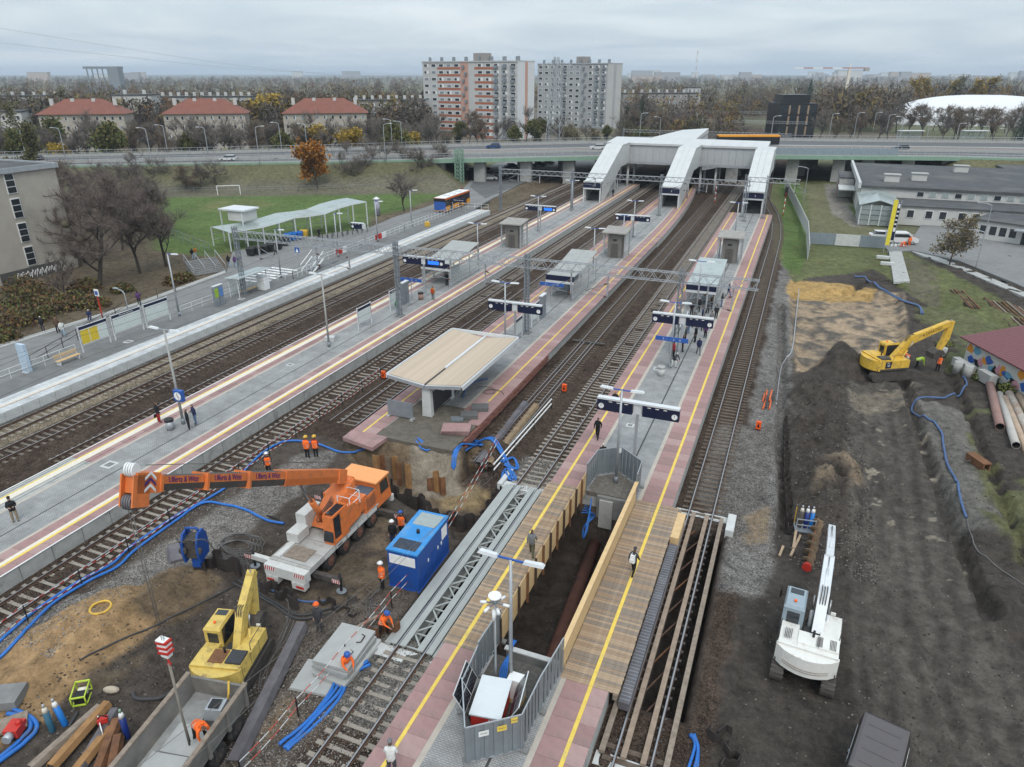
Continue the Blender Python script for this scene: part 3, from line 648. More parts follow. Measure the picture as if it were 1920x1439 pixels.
for x0,x1,m in((-44.30,-44.06,M_beige),(-40.22,-40.0,M_beige)): stripe(P1,'beige_strip',x0,x1,S1,m,.002)
for x0,x1 in((-44.06,-41.76),(-41.66,-40.22)): stripe(P1,'block_paving',x0,x1,S1,M_pav,0)
stripe(P1,'drain_channel',-41.76,-41.66,S1,mat('drain_iron',(.06,.06,.06),.7),-.012)
for x0,x1,bud in((-46.42,-45.80,40),(-45.62,-44.30,60),(-40.0,-39.22,70),(-38.76,-38.08,80)): slabrow(P1,x0,x1,14 if x0>-41 else 30,182,1.0,M_pink,bud,x0)
for n_,x0,x1,m in(('edge_line',-46.5,-46.42,M_white),('yellow_line',-45.80,-45.66,M_yellow),('tactile_band',-45.66,-45.12,M_cream),('tactile_band',-39.22,-38.94,M_cream),('yellow_line',-38.94,-38.76,M_yellow),('edge_line',-38.08,-38.0,M_white)):
 stripe(P1,n_,x0,x1,S1,m,.008)
P2 = struct(bpy.data.objects.new('canopy_platform',None)); COL.objects.link(P2); P2['label'] = 'platform with the butterfly canopy, its near end broken off'
def p2edge(y): return -20.95-(0.00075*(y-118)**2 if y>118 else 0)
bodies(P2,-29.9,-21.2,[(41.2,118)],M_conc)
b = MB(); ys = list(range(118,184,6)); pl = [(-29.8,118),*[(p2edge(y)-.1,y) for y in ys],(-29.8,ys[-1])]
b.prism(pl,-1.2,PT-.035).build('platform_body',M_conc,P2)
MB().prism([(-29.9,39.9),(-26.9,39.3),(-26.7,41.2),(-29.9,41.2)],.45,PT-.004).build('broken_slab',M_pink,P2)
slabrow(P2,-29.85,-28.97,41.2,184,1.0,M_pink,75,0); slabrow(P2,-28.83,-27.75,41.2,184,1.0,M_pink,75,0)
slabrow(P2,-23.3,-22.15,47.5,120,1.0,M_pink,72,0); slabrow(P2,-22.0,-21.0,45.5,120,1.0,M_pink,74,0)
SG = [(48,184)]
stripe(P2,'yellow_line',-28.97,-28.83,[(41.2,184)],M_yellow,.008); stripe(P2,'yellow_line',-22.15,-22.0,[(50,120)],M_yellow,.008)
stripe(P2,'beige_strip',-27.75,-27.5,SG,M_beige,.002); stripe(P2,'beige_strip',-23.55,-23.3,[(48,120)],M_beige,.002)
stripe(P2,'block_paving',-27.5,-25.35,SG,M_pav,0); stripe(P2,'block_paving',-25.25,-23.55,[(48,120)],M_pav,0)
stripe(P2,'drain_channel',-25.35,-25.25,SG,MATS['drain_iron'],-.012)
b = MB(); bp_ = MB(); by = MB(); bb = MB()
for y in range(120,184,3):
 e0,e1 = p2edge(y),p2edge(y+3)
 for q,o0,o1,dz in((bp_,-2.35,-.05,0),(by,-1.2,-1.05,.008),(bb,-2.6,-2.35,.002)):
  q.hexa([(e0+o0,y,PT-.05),(e0+o1,y,PT-.05),(e1+o1,y+3,PT-.05),(e1+o0,y+3,PT-.05),(e0+o0,y,PT+dz),(e0+o1,y,PT+dz),(e1+o1,y+3,PT+dz),(e1+o0,y+3,PT+dz)])
 b.hexa([(-25.25,y,PT-.05),(e0-2.6,y,PT-.05),(e1-2.6,y+3,PT-.05),(-25.25,y+3,PT-.05),(-25.25,y,PT),(e0-2.6,y,PT),(e1-2.6,y+3,PT),(-25.25,y+3,PT)])
struct(bp_.build('far_slabs',M_pink,P2),'stuff'); by.build('yellow_line',M_yellow,P2); bb.build('beige_strip',M_beige,P2); b.build('block_paving',M_pav,P2)
bk = mat('red_brick',(.20,.085,.065),.9,var=.25,vs=3,dirt=(.13,.075,.06),ds=1.2)
bm_ = MB().box(-.12,.12,-.25,.25,0,.12).mesh('brick',bk)
for y in np.arange(43.2,62,.52):
 for r in range(5): link('brick',bm_,P2,(-21.06+random.uniform(-.05,.03),y+(r%2)*.26,.02+r*.128),random.uniform(-.05,.05))
MB().prism([(-28.7,41.1),(-21.2,41.1),(-21.2,48),(-27.6,48),(-27.7,42.5)],.3,PT-.03).build('bare_bedding',mat('bedding_soil',(.12,.105,.085),.95,var=.25,vs=2,bump=.4,dirt=(.17,.15,.12),ds=.6),P2)
P3 = struct(bpy.data.objects.new('pit_platform',None)); COL.objects.link(P3); P3['label'] = 'pink and grey platform interrupted by the fenced pit'
S3 = [(10,23.8),(39.5,150)]
bodies(P3,-13.05,-4.7,S3,M_conc)
for x0,x1 in((-13.0,-12.3),(-12.13,-11.12)): slabrow(P3,x0,x1,10,23.8,1.05,M_pink,20,0); slabrow(P3,x0,x1,39.55,150,1.05,M_pink,50,0)
for x0,x1 in((-6.75,-5.68),(-5.5,-4.75)): slabrow(P3,x0,x1,10,23.8,1.05,M_pink,20,0); slabrow(P3,x0,x1,39.55,150,1.05,M_pink,50,0)
for x0,x1 in((-12.3,-12.13),(-5.68,-5.5)): stripe(P3,'yellow_line',x0,x1,S3,M_yellow,.008)
for x0,x1 in((-11.12,-10.86),(-7.0,-6.75)): stripe(P3,'beige_strip',x0,x1,S3,M_beige,.002)
for x0,x1 in((-10.86,-8.42),(-8.30,-7.0)): stripe(P3,'block_paving',x0,x1,S3,M_pav,0)
stripe(P3,'drain_channel',-8.42,-8.30,S3,MATS['drain_iron'],-.012)
P0 = struct(bpy.data.objects.new('street_platform',None)); COL.objects.link(P0); P0['label'] = 'low pale platform with white face next to the street'
MB().box(-61.0,-58.3,18,134,-1,PT-.03).build('platform_body',M_conc_l,P0)
b = MB().box(-58.36,-58.22,18,134,-.1,PT)
for y in np.arange(19,134,1.5): link('face_panel',MB().box(-.03,.03,-.735,.735,-.75,.0).mesh('face_panel',M_conc_l) if y<19.5 else bpy.data.objects['face_panel'].data,P0,(-58.2,y,PT-.06))
MB().box(-61.0,-60.05,18,134,PT-.05,PT).build('slab_band',M_pav_l,P0); MB().box(-60.05,-59.5,18,134,PT-.05,PT+.003).build('slab_band',mat('pale_band',(.56,.555,.53),.85,var=.08),P0)
MB().box(-59.5,-59.32,18,134,PT-.05,PT+.006).build('guide_line',mat('peach_line',(.60,.47,.36),.8),P0); MB().box(-59.32,-58.2,18,134,PT-.05,PT).build('slab_band',M_pav_l,P0)
MB().box(-64.3,-61.0,18,134,-.6,PT-.01).build('dark_strip',mat('dark_paving',(.15,.152,.15),.9,var=.15,vs=1.0,dirt=(.19,.19,.185),ds=.3),P0)
for x,y,w_ in((-42.9,30.2,.9),(-10.2,62.5,.7),(-43.0,50.5,.6),(-25.9,57.0,.7),(-9.9,50.0,.6),(-62.6,49.5,.8),(-62.3,66,.7)):
 o = struct(MB().box(-w_/2,w_/2,-w_/2,w_/2,-.02,.012).build('manhole_cover',M_conc_l,None,(x,y,PT))); MB().box(-w_*.3,w_*.3,-w_*.3,w_*.3,.012,.018).build('lid',M_conc_d,o)
def sheet(name,poly,z,m,label=None,th=.3):
 o = struct(MB().prism([(p[0],p[1]) for p in poly],z-th,z).build(name,m))
 if label: o['label'] = label
 return o
sheet('street',[(-64.5,12),(-64.5,133),*[(p.x,p.y) for p in PX([(880,398),(905,382),(962,352),(1012,326),(1060,312),(990,300),(930,306),(892,326),(872,350),(850,368),(800,388),(745,405),(692,427),(560,447),(436,472),(424,512),(260,573),(0,653),(-180,715)],.45)]],.45,M_asph_l,'grey street running beside the pale platform')
sheet('kerb',[(p.x,p.y) for p in PX([(-180,715),(0,653),(260,573),(424,512),(422,508),(255,569),(0,647),(-180,708)],.5)],.56,M_conc)
sheet('car_park_road',[(p.x,p.y) for p in PX([(880,350),(905,325),(1000,300),(1140,300),(1140,318),(1010,332),(960,352),(910,372)],.46)],.462,M_asph,'dark asphalt road going under the viaduct')
for k in range(7):
 o = struct(MB().box(-69.9+.0,-65.3,-.25,.25,0,.006).build('crossing_stripe',M_white,None,(0,74.0+k*1.15,.451)))
sheet('yard',[(p.x,p.y) for p in PX([(1650,455),(1660,430),(1715,440),(1730,418),(1990,470),(1990,570),(1900,530),(1800,490),(1712,470),(1668,472)],-.1)],-.08,M_asph_l,'grey car yard in front of the white sheds')
sheet('slab_path',[(p.x,p.y) for p in PX([(1666,468),(1690,470),(1706,528),(1676,530)],-.15)],-.1,M_conc,'cracked concrete slab path leading to the dig')
sheet('sidewalk',[(p.x,p.y) for p in PX([(1712,466),(1735,475),(1800,498),(1900,540),(1990,580),(1990,588),(1895,547),(1795,504),(1730,481),(1706,471)],-.3)],-.22,M_conc)
# ===== overhead line portals
def lattice(b,p0,p1,w,h,n,r=.035,rd=.022):
 """four-chord lattice girder from p0 to p1"""
 p0,p1 = Vector(p0),Vector(p1); d = (p1-p0); u = d.normalized()
 vert = abs(u.z)>.9
 a = (Vector((1,0,0)) if vert else u.cross(Vector((0,0,1))).normalized())*(w/2); c = (Vector((0,1,0)) if vert else Vector((0,0,1)))*(h/2)
 ch = [(-1,-1),(1,-1),(1,1),(-1,1)]
 for s,t in ch: b.bar(p0+a*s+c*t,p1+a*s+c*t,r*2)
 for i in range(n):
  q0,q1 = p0+d*(i/n),p0+d*((i+1)/n); f = 1 if i%2 else -1
  for s in(-1,1): b.bar(q0+a*s+c*f,q1+a*s-c*f,rd*2)
  for t in(-1,1): b.bar(q0+a*f+c*t,q1-a*f+c*t,rd*2)
 return b
def mast(parent,x,y,z0,z1,w=.38):
 b = lattice(MB(),(x,y,z0),(x,y,z1),w,w,int((z1-z0)/.55),.05,.028)
 return b.build('mast',M_galv_d,parent)
def portal(label,y,ztop,xs,x0,x1,depth=.85,dropx=(),skew=0.0):
 t = thing('catenary_portal',label,'portal',(0,y,0))
 lattice(MB(),(x0,0,ztop-depth/2),(x1,skew,ztop-depth/2),.6,depth,int((x1-x0)/.62),.034,.02).build('truss_beam',M_galv,t)
 for x,z0 in xs: mast(t,x,0,z0,ztop+.5); MB().box(x-.45,x+.45,-.45,.45,z0-.3,z0+.12).build('mast_footing',M_conc_d,t)
 for x in dropx:
  b = MB().bar((x,0,ztop-depth),(x,0,5.6),.14); b.build('dropper',M_galv,t)
  s = 1 if(int(x)%2) else -1
  a = MB().tube([(x,0,7.1),(x+s*2.2,-.2,6.2)],.04,6).tube([(x,0,5.7),(x+s*2.2,-.2,6.2)],.03,6).tube([(x+s*.9,-.1,5.95),(x+s*2.7,-.3,5.75)],.025,6)
  a.build('bracket_arm',M_galv_d,t)
  MB().tube([(x,0,7.1),(x+s*.35,-.03,6.97)],.085,8).tube([(x,0,5.7),(x+s*.35,-.03,5.78)],.085,8).build('insulator',mat('insulator_brown',(.10,.05,.035),.3),t)
 return t
portal('long lattice portal across the tracks over the glass shelters',67.3,8.85,[(-62.9,.76),(-40.7,.76),(-25.2,.76),(-9.45,.76)],-62.9,-2.4,.9,(-59.6,-51.3,-46.9,-34.0,-29.9,-20.4,-16.6,-6.9,-4.6))
portal('farther lattice portal in front of the stair halls',141,8.05,[(-58.9,-.2),(-43.2,.76),(-25.4,.76),(-9.4,.76)],-58.9,-8.9,.85,(-54.9,-50.2,-38.5,-34,-20.7,-16.8))
portal('short lattice gantry beside the nearest stair hall entrance',145.5,8.2,[(-10.2,.76),(-6.3,.76)],-10.2,-.6,.8,(-1.4,))
portal('distant lattice portal beyond the concourse',262,8.0,[(-62,0),(-39,0),(-10,0)],-62,-6,.85,())
portal('lattice portal in the railway cutting far behind the viaduct',330,8.0,[(-60,0),(-33,0),(-6,0)],-60,-2,.85,())
portal('most distant lattice portal before the track bends',410,8.0,[(-66,0),(-12,0)],-66,-8,.85,())
for k,lab in(('a','track by the pale platform'),('b','second track'),('c','clock platform'),('d','taped track'),('e','cut track'),('f','guard rail track'),('g','bridge track'),('h','timber beam track')):
 b = MB()
 ys = [67.3,90,115,141,180,222,262,330] if k in 'fh' else[67.3,90,115,141,180,222,262]
 if k not in 'efgh': ys = [4,35]+ys
 for z,sag in((5.55,.0),(6.7,.55)):
  pts = []
  for y0,y1 in zip(ys[:-1],ys[1:]):
   for q in range(5):
    f = q/5; y = y0+(y1-y0)*f; pts.append((TRK[k]+shift(k,y),y,z-sag*4*f*(1-f)))
  b.tube(pts,.011,4,sm=False)
 tag(b.build('contact_wire',M_hose_d),f'overhead contact wire above the {lab}','wire')
for i,(p,q,lab) in enumerate((((930,890),(-20.2,12.0,2.2),'upper'),((905,900),(-19.0,11,1.9),'lower'))):
 a = W(*p,4.6); tag(MB().tube(cat2([a,(a+Vector(q))/2-Vector((0,0,.3)),q],8),.014,4).build('feeder_wire',M_cable),f'{lab} of two thin wires slung across the crane yard','wire')
# ===== platform lamps
def lamp(x,y,label,z=7.6,base=PT,wood=False,n=2,group='platform lamps',rz=0.0):
 t = thing('platform_lamp',label,'lamp post',(x,y,base),rz,group)
 MB().tube([(0,0,0),(0,0,z)],[.11,.07],8).build('pole',M_conc if wood else M_galv,t)
 MB().cyl((0,0,0),(0,0,.5),.15,n=8).build('pole_sleeve',M_galv_d,t)
 MB().bar((-.75 if n==2 else 0,0,z),(.75,0,z),.07).build('cross_arm',M_blue if not wood else M_galv,t)
 for s in((-1,1) if n==2 else(1,)):
  b = MB(); b.hexa([(s*.55,-.12,z-.03),(s*1.45,-.15,z+.03),(s*1.45,.15,z+.03),(s*.55,.12,z-.03),(s*.6,-.08,z+.10),(s*1.35,-.1,z+.14),(s*1.35,.1,z+.14),(s*.6,.08,z+.10)])
  b.build('lamp_head',M_alu,t)
 return t
lamp(-42.9,37.1,'old concrete lamp post with a clock beside three waiting people',7.9,wood=True)
lamp(-42.4,56.0,'plain concrete lamp post on the empty stretch of the clock platform',7.5,wood=True)
lamp(-8.85,41.2,'double lamp post rising from the far end of the pit fence',6.9)
lamp(-8.8,21.9,'double lamp post nearest the viewpoint, inside the panel enclosure',7.4)
lamp(-9.2,63.2,'double lamp post above the grey bin on the pit platform',6.4)
lamp(-25.6,62.3,'double lamp post beside the two-panel sign behind the canopy',6.8)
lamp(-9.3,80.6,'double lamp post before the shelter of the pit platform',6.2); lamp(-25.4,94,'double lamp post behind the glass shelter of the canopy platform',6.2)
lamp(-42.0,92,'double lamp post between the shelter and the lift of the clock platform',6.0); lamp(-42.2,118,'double lamp post behind the lift on the clock platform',6.0)
lamp(-25.6,119.5,'double lamp post at the sign behind the canopy platform lift',6.0); lamp(-24.2,106,'double lamp post next to the canopy platform lift',6.0); lamp(-9.4,124,'double lamp post before the gantry on the pit platform',6.0); lamp(-42.6,139,'double lamp post beside the far portal mast',6.0)
lamp(-64.2,58.0,'white lamp post at the end of the notice boards',7.2,n=1,group='street platform lamps'); lamp(-63.9,89,'white lamp post beside the red hoarding',6.5,n=1,group='street platform lamps')
lamp(-64.0,100.5,'white lamp post next to the second red hoarding',6.5,n=1,group='street platform lamps'); lamp(-64.6,113,'white lamp post beside the back of the bus',6.5,n=1,group='street platform lamps'); lamp(-64.2,76,'white lamp post standing at the zebra crossing ramp',6.5,n=1,group='street platform lamps')
t = thing('platform_clock','blue-cased square platform clock on the concrete lamp post','clock',(-42.75,36.8,3.45))
MB().box(-.06,.75,-.16,.16,-.45,.45).build('case',M_blue,t); MB().cyl((.36,-.165,0),(.36,-.185,0),.34,n=20).build('dial',M_white,t)
MB().bar((.36,-.19,0),(.36,-.19,.26),.03).bar((.36,-.19,0),(.52,-.19,-.1),.035).build('hand',M_black,t); MB().box(-.15,-.05,-.05,.05,-.3,.3).build('bracket',M_galv,t)
# ===== signs
def display(x,y,label,z=3.4,lit=0,wside=2.6,post=True,rz=0.0,base=PT,two=True):
 """double sign: two dark display boards hung from a white top beam"""
 t = thing('platform_sign',label,'sign',(x,y,base),rz)
 Lw = wside+.25
 MB().box(-Lw,Lw if two else 0,-.22,.22,z+.42,z+.55).build('top_cover',M_alu,t)
 for s in((-1,1) if two else(-1,)):
  o = MB().box(*(sorted((s*.35,s*Lw))),-.2,.2,z-.42,z+.42).build('display_board',M_navy,t)
  if lit==s or lit==2: MB().box(*sorted((s*.7,s*(Lw-.65))),-.212,-.2,z-.25,z+.18).build('screen',M_lcd,o)
  cx = s*(Lw-.3)
  MB().cyl((cx,-.2,z-.08),(cx,-.215,z-.08),.2,n=14).build('clock_dial',M_white,o)
  MB().box(cx-.015,cx+.015,-.22,-.215,z-.08,z+.07).build('clock_hand',M_black,o)
  b = MB()
  for q in range(3): b.box(s*(.8+.55*q)-.12,s*(.8+.55*q)+.12,-.205,-.2,z+.27,z+.33)
  b.build('route_tag',M_refl,o)
 if post:
  MB().box(-.28,.28,-.1,.1,z-.35,z+.45).build('centre_panel',M_alu,t); MB().box(-.09,.09,-.09,.09,0,z-.3).build('post',M_galv,t)
 return t
p = W(1172,835,PT); display(-8.3,44.2,'dark two-board sign nearest the fenced pit',4.3)
display(-8.75,65.6,'dark two-board sign over the waiting crowd on the pit platform',4.0)
display(-24.9,63.2,'dark two-board sign behind the canopy roof',4.1)
display(-42.4,76.6,'two-board sign with a lit blue screen before the clock platform shelter',4.1,lit=1)
display(-25.3,117,'dark two-board sign in front of the canopy platform stair hall',3.6); display(-42.3,119.5,'two-board sign with a lit blue screen behind the clock platform lift',3.7,lit=1)
display(-63.2,95.5,'small dark one-board sign beside the street platform fence',3.4,two=False,wside=2.0)
def dirsign(x,y,label,z=2.9,w=1.5):
 t = thing('direction_sign',label,'sign',(x,y,PT))
 o = MB().box(-w,w,-.05,.05,z-.2,z+.2).build('panel',M_blue,t)
 text('lettering','3  -     -  2      4',.26,M_white,o,(0,-.056,z-.01),(math.pi/2,0,0))
 MB().bar((0,.06,0),(0,.06,z+.3),.08).build('post',M_galv,t); return t
dirsign(-9.15,62.6,'narrow blue direction sign below the crowd sign on the pit platform',3.05)
dirsign(-42.6,73.5,'narrow blue direction sign on the lattice mast of the clock platform',2.5); dirsign(-25.9,77.6,'narrow blue direction sign before the canopy platform glass shelter',2.6)
def notice(x,y,label,n=3,rz=math.pi/2,w=2.6,base=PT,h=1.7,title=None,yellow=0,z0=.75):
 """poster frame facing +x when rz = 90 degrees"""
 t = thing('notice_board',label,'notice board',(x,y,base),rz)
 for s in(-1,1): MB().box(s*w/2-.05,s*w/2+.05,-.05,.05,0,z0+h+.1).build('post',M_alu,t)
 MB().box(-w/2,w/2,-.05,.05,z0,z0+h).build('panel',M_alu,t)
 o = MB().box(-w/2+.06,w/2-.06,-.062,-.05,z0+h-.32,z0+h-.03).build('title_strip',M_navy,t)
 if title: text('lettering',title,.2,M_white,o,(0,-.066,z0+h-.175),(math.pi/2,0,0),.002)
 for k in range(n):
  a = -w/2+.1+k*(w-.2)/n; q = (w-.2)/n-.08
  MB().box(a,a+q,-.06,-.05,z0+.08,z0+h-.42).build('poster',mat('poster_yellow',(.62,.46,.04),.6) if k<yellow else mat('poster_white',(.55,.60,.58),.5,var=.1,vs=9),t)
 return t
def nline(x,y0,y1): return(x,(y0+y1)/2)
notice(-64.1,47.1,'notice board with two yellow timetables at the street platform',yellow=2,title=None,w=3.2,h=1.9)
notice(-64.1,51.1,'notice board headed Warszawa Zachodnia in the middle of the street platform boards',title='Warszawa Zachodnia',w=3.6,h=1.9)
notice(-64.1,55.0,'white notice board beside the white lamp post on the street platform',w=3.2,h=1.9)
notice(-42.3,62.6,'white notice board on posts before the lattice mast of the clock platform',n=4,w=2.6); notice(-42.5,69.5,'white notice board behind the person in green',n=3,w=2.4,title='Warszawa Zachodnia')
notice(-25.2,65.0,'white notice board under the sign behind the canopy',n=3,w=2.0); notice(-25.3,70.3,'white notice board with blue strip in front of the canopy platform shelter',n=3,w=2.2)
notice(-9.3,68.2,'white notice board standing among the waiting crowd',n=3,w=3.0); notice(-9.3,72.0,'white notice board next to the pit platform shelter',n=3,w=2.6)
def column(x,y,label,base=PT,w=1.5,h=2.4,cols=None):
 t = thing('ticket_machine',label,'machine',(x,y,base),math.pi/2)
 for k in range(2):
  o = MB().box(-w/2+k*w/2+.03,(k)*w/2-.03,-.18,.18,0,h).build('cabinet',M_galv_d,t)
  MB().box(-w/2+k*w/2+.1,k*w/2-.1,-.19,-.18,h*.45,h*.9).build('screen',cols[k] if cols else M_galv_d,o)
 MB().box(-w/2,w/2,-.22,.22,h,h+.1).build('cap',M_alu,t); return t
column(-62.9,63.0,'pair of ticket machines with green and blue screens',cols=(mat('screen_green',(.26,.42,.03),.5),mat('screen_blue',(.08,.2,.45),.5)))
column(-42.6,71.9,'tall grey twin cabinet on the clock platform',h=2.6); column(-25.4,73,'tall grey twin cabinet on the canopy platform',h=2.6)
# ===== shelters and lifts
def shelter(x,y0,y1,w,label,h=3.0,roofm=None,rise=.9,hang=.12):
 t = thing('glass_shelter',label,'shelter',(x,y0,PT)); L_ = y1-y0
 for s in(-1,1):
  for y in np.linspace(0,L_,4): MB().box(s*w/2-.05,s*w/2+.05,y-.05,y+.05,0,h).build('post',M_galv,t)
  for k in range(3):
   a,e = L_*k/3+.08,L_*(k+1)/3-.08
   for z0,z1 in((.25,1.15),(1.2,2.3)): MB().box(s*w/2-.01,s*w/2+.01,a,e,z0,z1).build('glass_pane',M_glass,t)
  b = MB()
  for z in(.2,1.18,2.35): b.bar((s*w/2,0,z),(s*w/2,L_,z),.05)
  b.build('side_rail',M_galv,t)
 W2 = w/2+hang
 for k in range(4):
  y_0,y_1 = L_*k/4-.0,L_*(k+1)/4; z_0,z_1 = h+.05+rise*max(0,k-1.5)/2.5,h+.05+rise*max(0,k-.5)/2.5
  for s in(0,1):
   x0,x1 = (-W2,-.01) if s==0 else(.01,W2)
   MB().hexa([(x0,y_0,z_0),(x1,y_0,z_0),(x1,y_1-.03,z_1),(x0,y_1-.03,z_1),(x0,y_0,z_0+.06),(x1,y_0,z_0+.06),(x1,y_1-.03,z_1+.06),(x0,y_1-.03,z_1+.06)]).build('roof_panel',roofm or M_galv,t)
 MB().box(-W2,W2,-.08,-.02,h-.55,h+.08).build('fascia',M_navy,t); MB().box(-W2,W2,-.1,-.02,h-.85,h-.57).build('name_board',M_alu,t)
 MB().box(-.7,.7,L_*.3,L_*.7,.42,.48).build('bench_seat',M_galv_d,t); MB().box(-.05,.05,L_*.25,L_*.75,0,1.4).build('bench_back',M_galv_d,t)
 return t
M_roofg = mat('grey_sheet_roof',(.34,.345,.33),.6,.1,var=.06,vs=.8)
shelter(-42.6,80.0,89.3,3.9,'long grey-roofed glass shelter on the clock platform',roofm=M_roofg)
shelter(-25.7,80.0,90.4,3.3,'glass shelter with navy front on the canopy platform',roofm=M_roofg); shelter(-9.2,82.0,92.0,3.2,'glass-roofed shelter of the pit platform full of people',roofm=M_glassg)
def lift(x,y,label):
 t = thing('lift_shaft',label,'lift',(x,y,PT)); h = 3.7
 for sx in(-1,1):
  for sy in(-1,1): MB().box(sx*1.6-.08,sx*1.6+.08,sy*1.5-.08,sy*1.5+.08,0,h).build('corner_post',M_galv,t)
 MB().box(-1.05,1.05,-1.2,1.3,0,h-.3).build('shaft',mat('lift_metal',(.20,.19,.175),.5,.3,var=.15,vs=1.2),t)
 o = MB().box(-.55,.55,-1.24,-1.2,0,2.1).build('door',mat('lift_door',(.13,.12,.11),.4,.4,var=.15),t); MB().box(-.01,.01,-1.25,-1.24,0,2.1).build('door_gap',M_black,o)
 MB().box(-.3,.3,-1.25,-1.2,2.55,2.8).build('sign_plate',M_black,t)
 for s in(-1,1):
  for k in range(3): MB().box(s*1.6-.01,s*1.6+.01,-1.4,1.4,.15+k*1.15,1.22+k*1.15).build('glass_pane',M_glass,t)
 MB().hexa([(-1.85,-1.9,h),(1.85,-1.9,h),(1.85,1.8,h+.35),(-1.85,1.8,h+.35),(-1.85,-1.9,h+.16),(1.85,-1.9,h+.16),(1.85,1.8,h+.5),(-1.85,1.8,h+.5)]).build('roof',mat('lift_roof',(.30,.285,.26),.8,var=.15,vs=1.0,dirt=(.22,.2,.18),ds=.8),t)
 return t
lift(-41.7,105.5,'lift shaft with pale flat roof on the clock platform'); lift(-24.9,105.0,'lift shaft with pale flat roof on the canopy platform'); lift(-8.6,108.0,'lift shaft with pale flat roof on the pit platform')
t = thing('platform_canopy','large butterfly canopy with timber-slatted roof on the broken platform','canopy',(-25.55,45.4,PT))
LC = 11.7; zc = 2.72; WL,WR = 3.3,3.2
sl = mat('roof_slat',(.50,.405,.31),.8,var=.1,vs=2.0); nslat = 62
ml = MB().hexa([(-WL,0,.42),(-.12,0,0),(-.12,.165,0),(-WL,.165,.42),(-WL,0,.47),(-.12,0,.05),(-.12,.165,.05),(-WL,.165,.47)]).mesh('roof_slat',sl)
mr_ = MB().hexa([(.12,0,0),(WR,0,.42),(WR,.165,.42),(.12,.165,0),(.12,0,.05),(WR,0,.47),(WR,.165,.47),(.12,.165,.05)]).mesh('roof_slat',sl)
for k in range(nslat):
 y = k*LC/nslat+.01
 link('roof_slat',ml,t,(0,y,zc+.12)); link('roof_slat',mr_,t,(0,y,zc+.12))
MB().hexa([(-WL-.12,-.1,zc+.40),(-.05,-.1,zc-.02),(-.05,LC+.1,zc-.02),(-WL-.12,LC+.1,zc+.40),(-WL-.12,-.1,zc+.52),(-.05,-.1,zc+.1),(-.05,LC+.1,zc+.1),(-WL-.12,LC+.1,zc+.52)]).build('roof_deck',M_alu,t)
MB().hexa([(.05,-.1,zc-.02),(WR+.12,-.1,zc+.40),(WR+.12,LC+.1,zc+.40),(.05,LC+.1,zc-.02),(.05,-.1,zc+.1),(WR+.12,-.1,zc+.52),(WR+.12,LC+.1,zc+.52),(.05,LC+.1,zc+.1)]).build('roof_deck',M_alu,t)
MB().box(-.1,.1,3.6,LC+.1,zc+.1,zc+.26).build('gutter',M_alu,t); MB().box(-.09,.09,0,3.6,zc+.1,zc+.13).build('gutter',M_black,t)
for s,x in((-1,-WL-.16),(1,WR+.16)): MB().box(x-.05,x+.05,-.1,LC+.1,zc+.22,zc+.60).build('edge_board',M_alu,t)
MB().box(-WL-.1,WR+.1,LC+.1,LC+.2,zc+.3,zc+.62).build('edge_board',M_alu,t)
b = MB().hexa([(-WL,-.2,zc+.25),(-.05,-.2,zc-.16),(-.05,-.11,zc-.16),(-WL,-.11,zc+.25),(-WL,-.2,zc+.52),(-.05,-.2,zc+.1),(-.05,-.11,zc+.1),(-WL,-.11,zc+.52)]); b.hexa([(.05,-.2,zc-.16),(WR,-.2,zc+.25),(WR,-.11,zc+.25),(.05,-.11,zc-.16),(.05,-.2,zc+.1),(WR,-.2,zc+.52),(WR,-.11,zc+.52),(.05,-.11,zc+.1)]); b.build('end_board',M_galv,t)
for y in(.25,4.0,7.8,11.3): MB().hexa([(-.42,y-.22,0),(.42,y-.22,0),(.42,y+.22,0),(-.42,y+.22,0),(-.36,y-.18,zc-.05),(.36,y-.18,zc-.05),(.36,y+.18,zc-.05),(-.36,y+.18,zc-.05)]).build('pillar',M_conc_l,t)
MB().box(.3,.38,.5,11.6,.3,2.0).build('wind_screen',mat('dark_screen',(.035,.035,.04),.4),t); MB().box(.28,1.4,.5,11.6,2.35,2.5).build('beam',M_alu,t)
for y in(3.2,6.4,9.6): MB().box(2.1,2.3,y-.1,y+.1,zc-.1,zc+.25).build('lamp_box',M_alu,t)
pn = tag(MB().box(-1.15,1.15,-.03,.03,.15,1.5).build('metal_hoarding',M_galv_d,None,(-27.4,44.4,PT)),'single grey metal hoarding panel at the end of the canopy','panel'); MB().box(-1.2,-.95,-.25,.25,0,.15).box(.95,1.2,-.25,.25,0,.15).build('panel_foot',M_conc,pn)
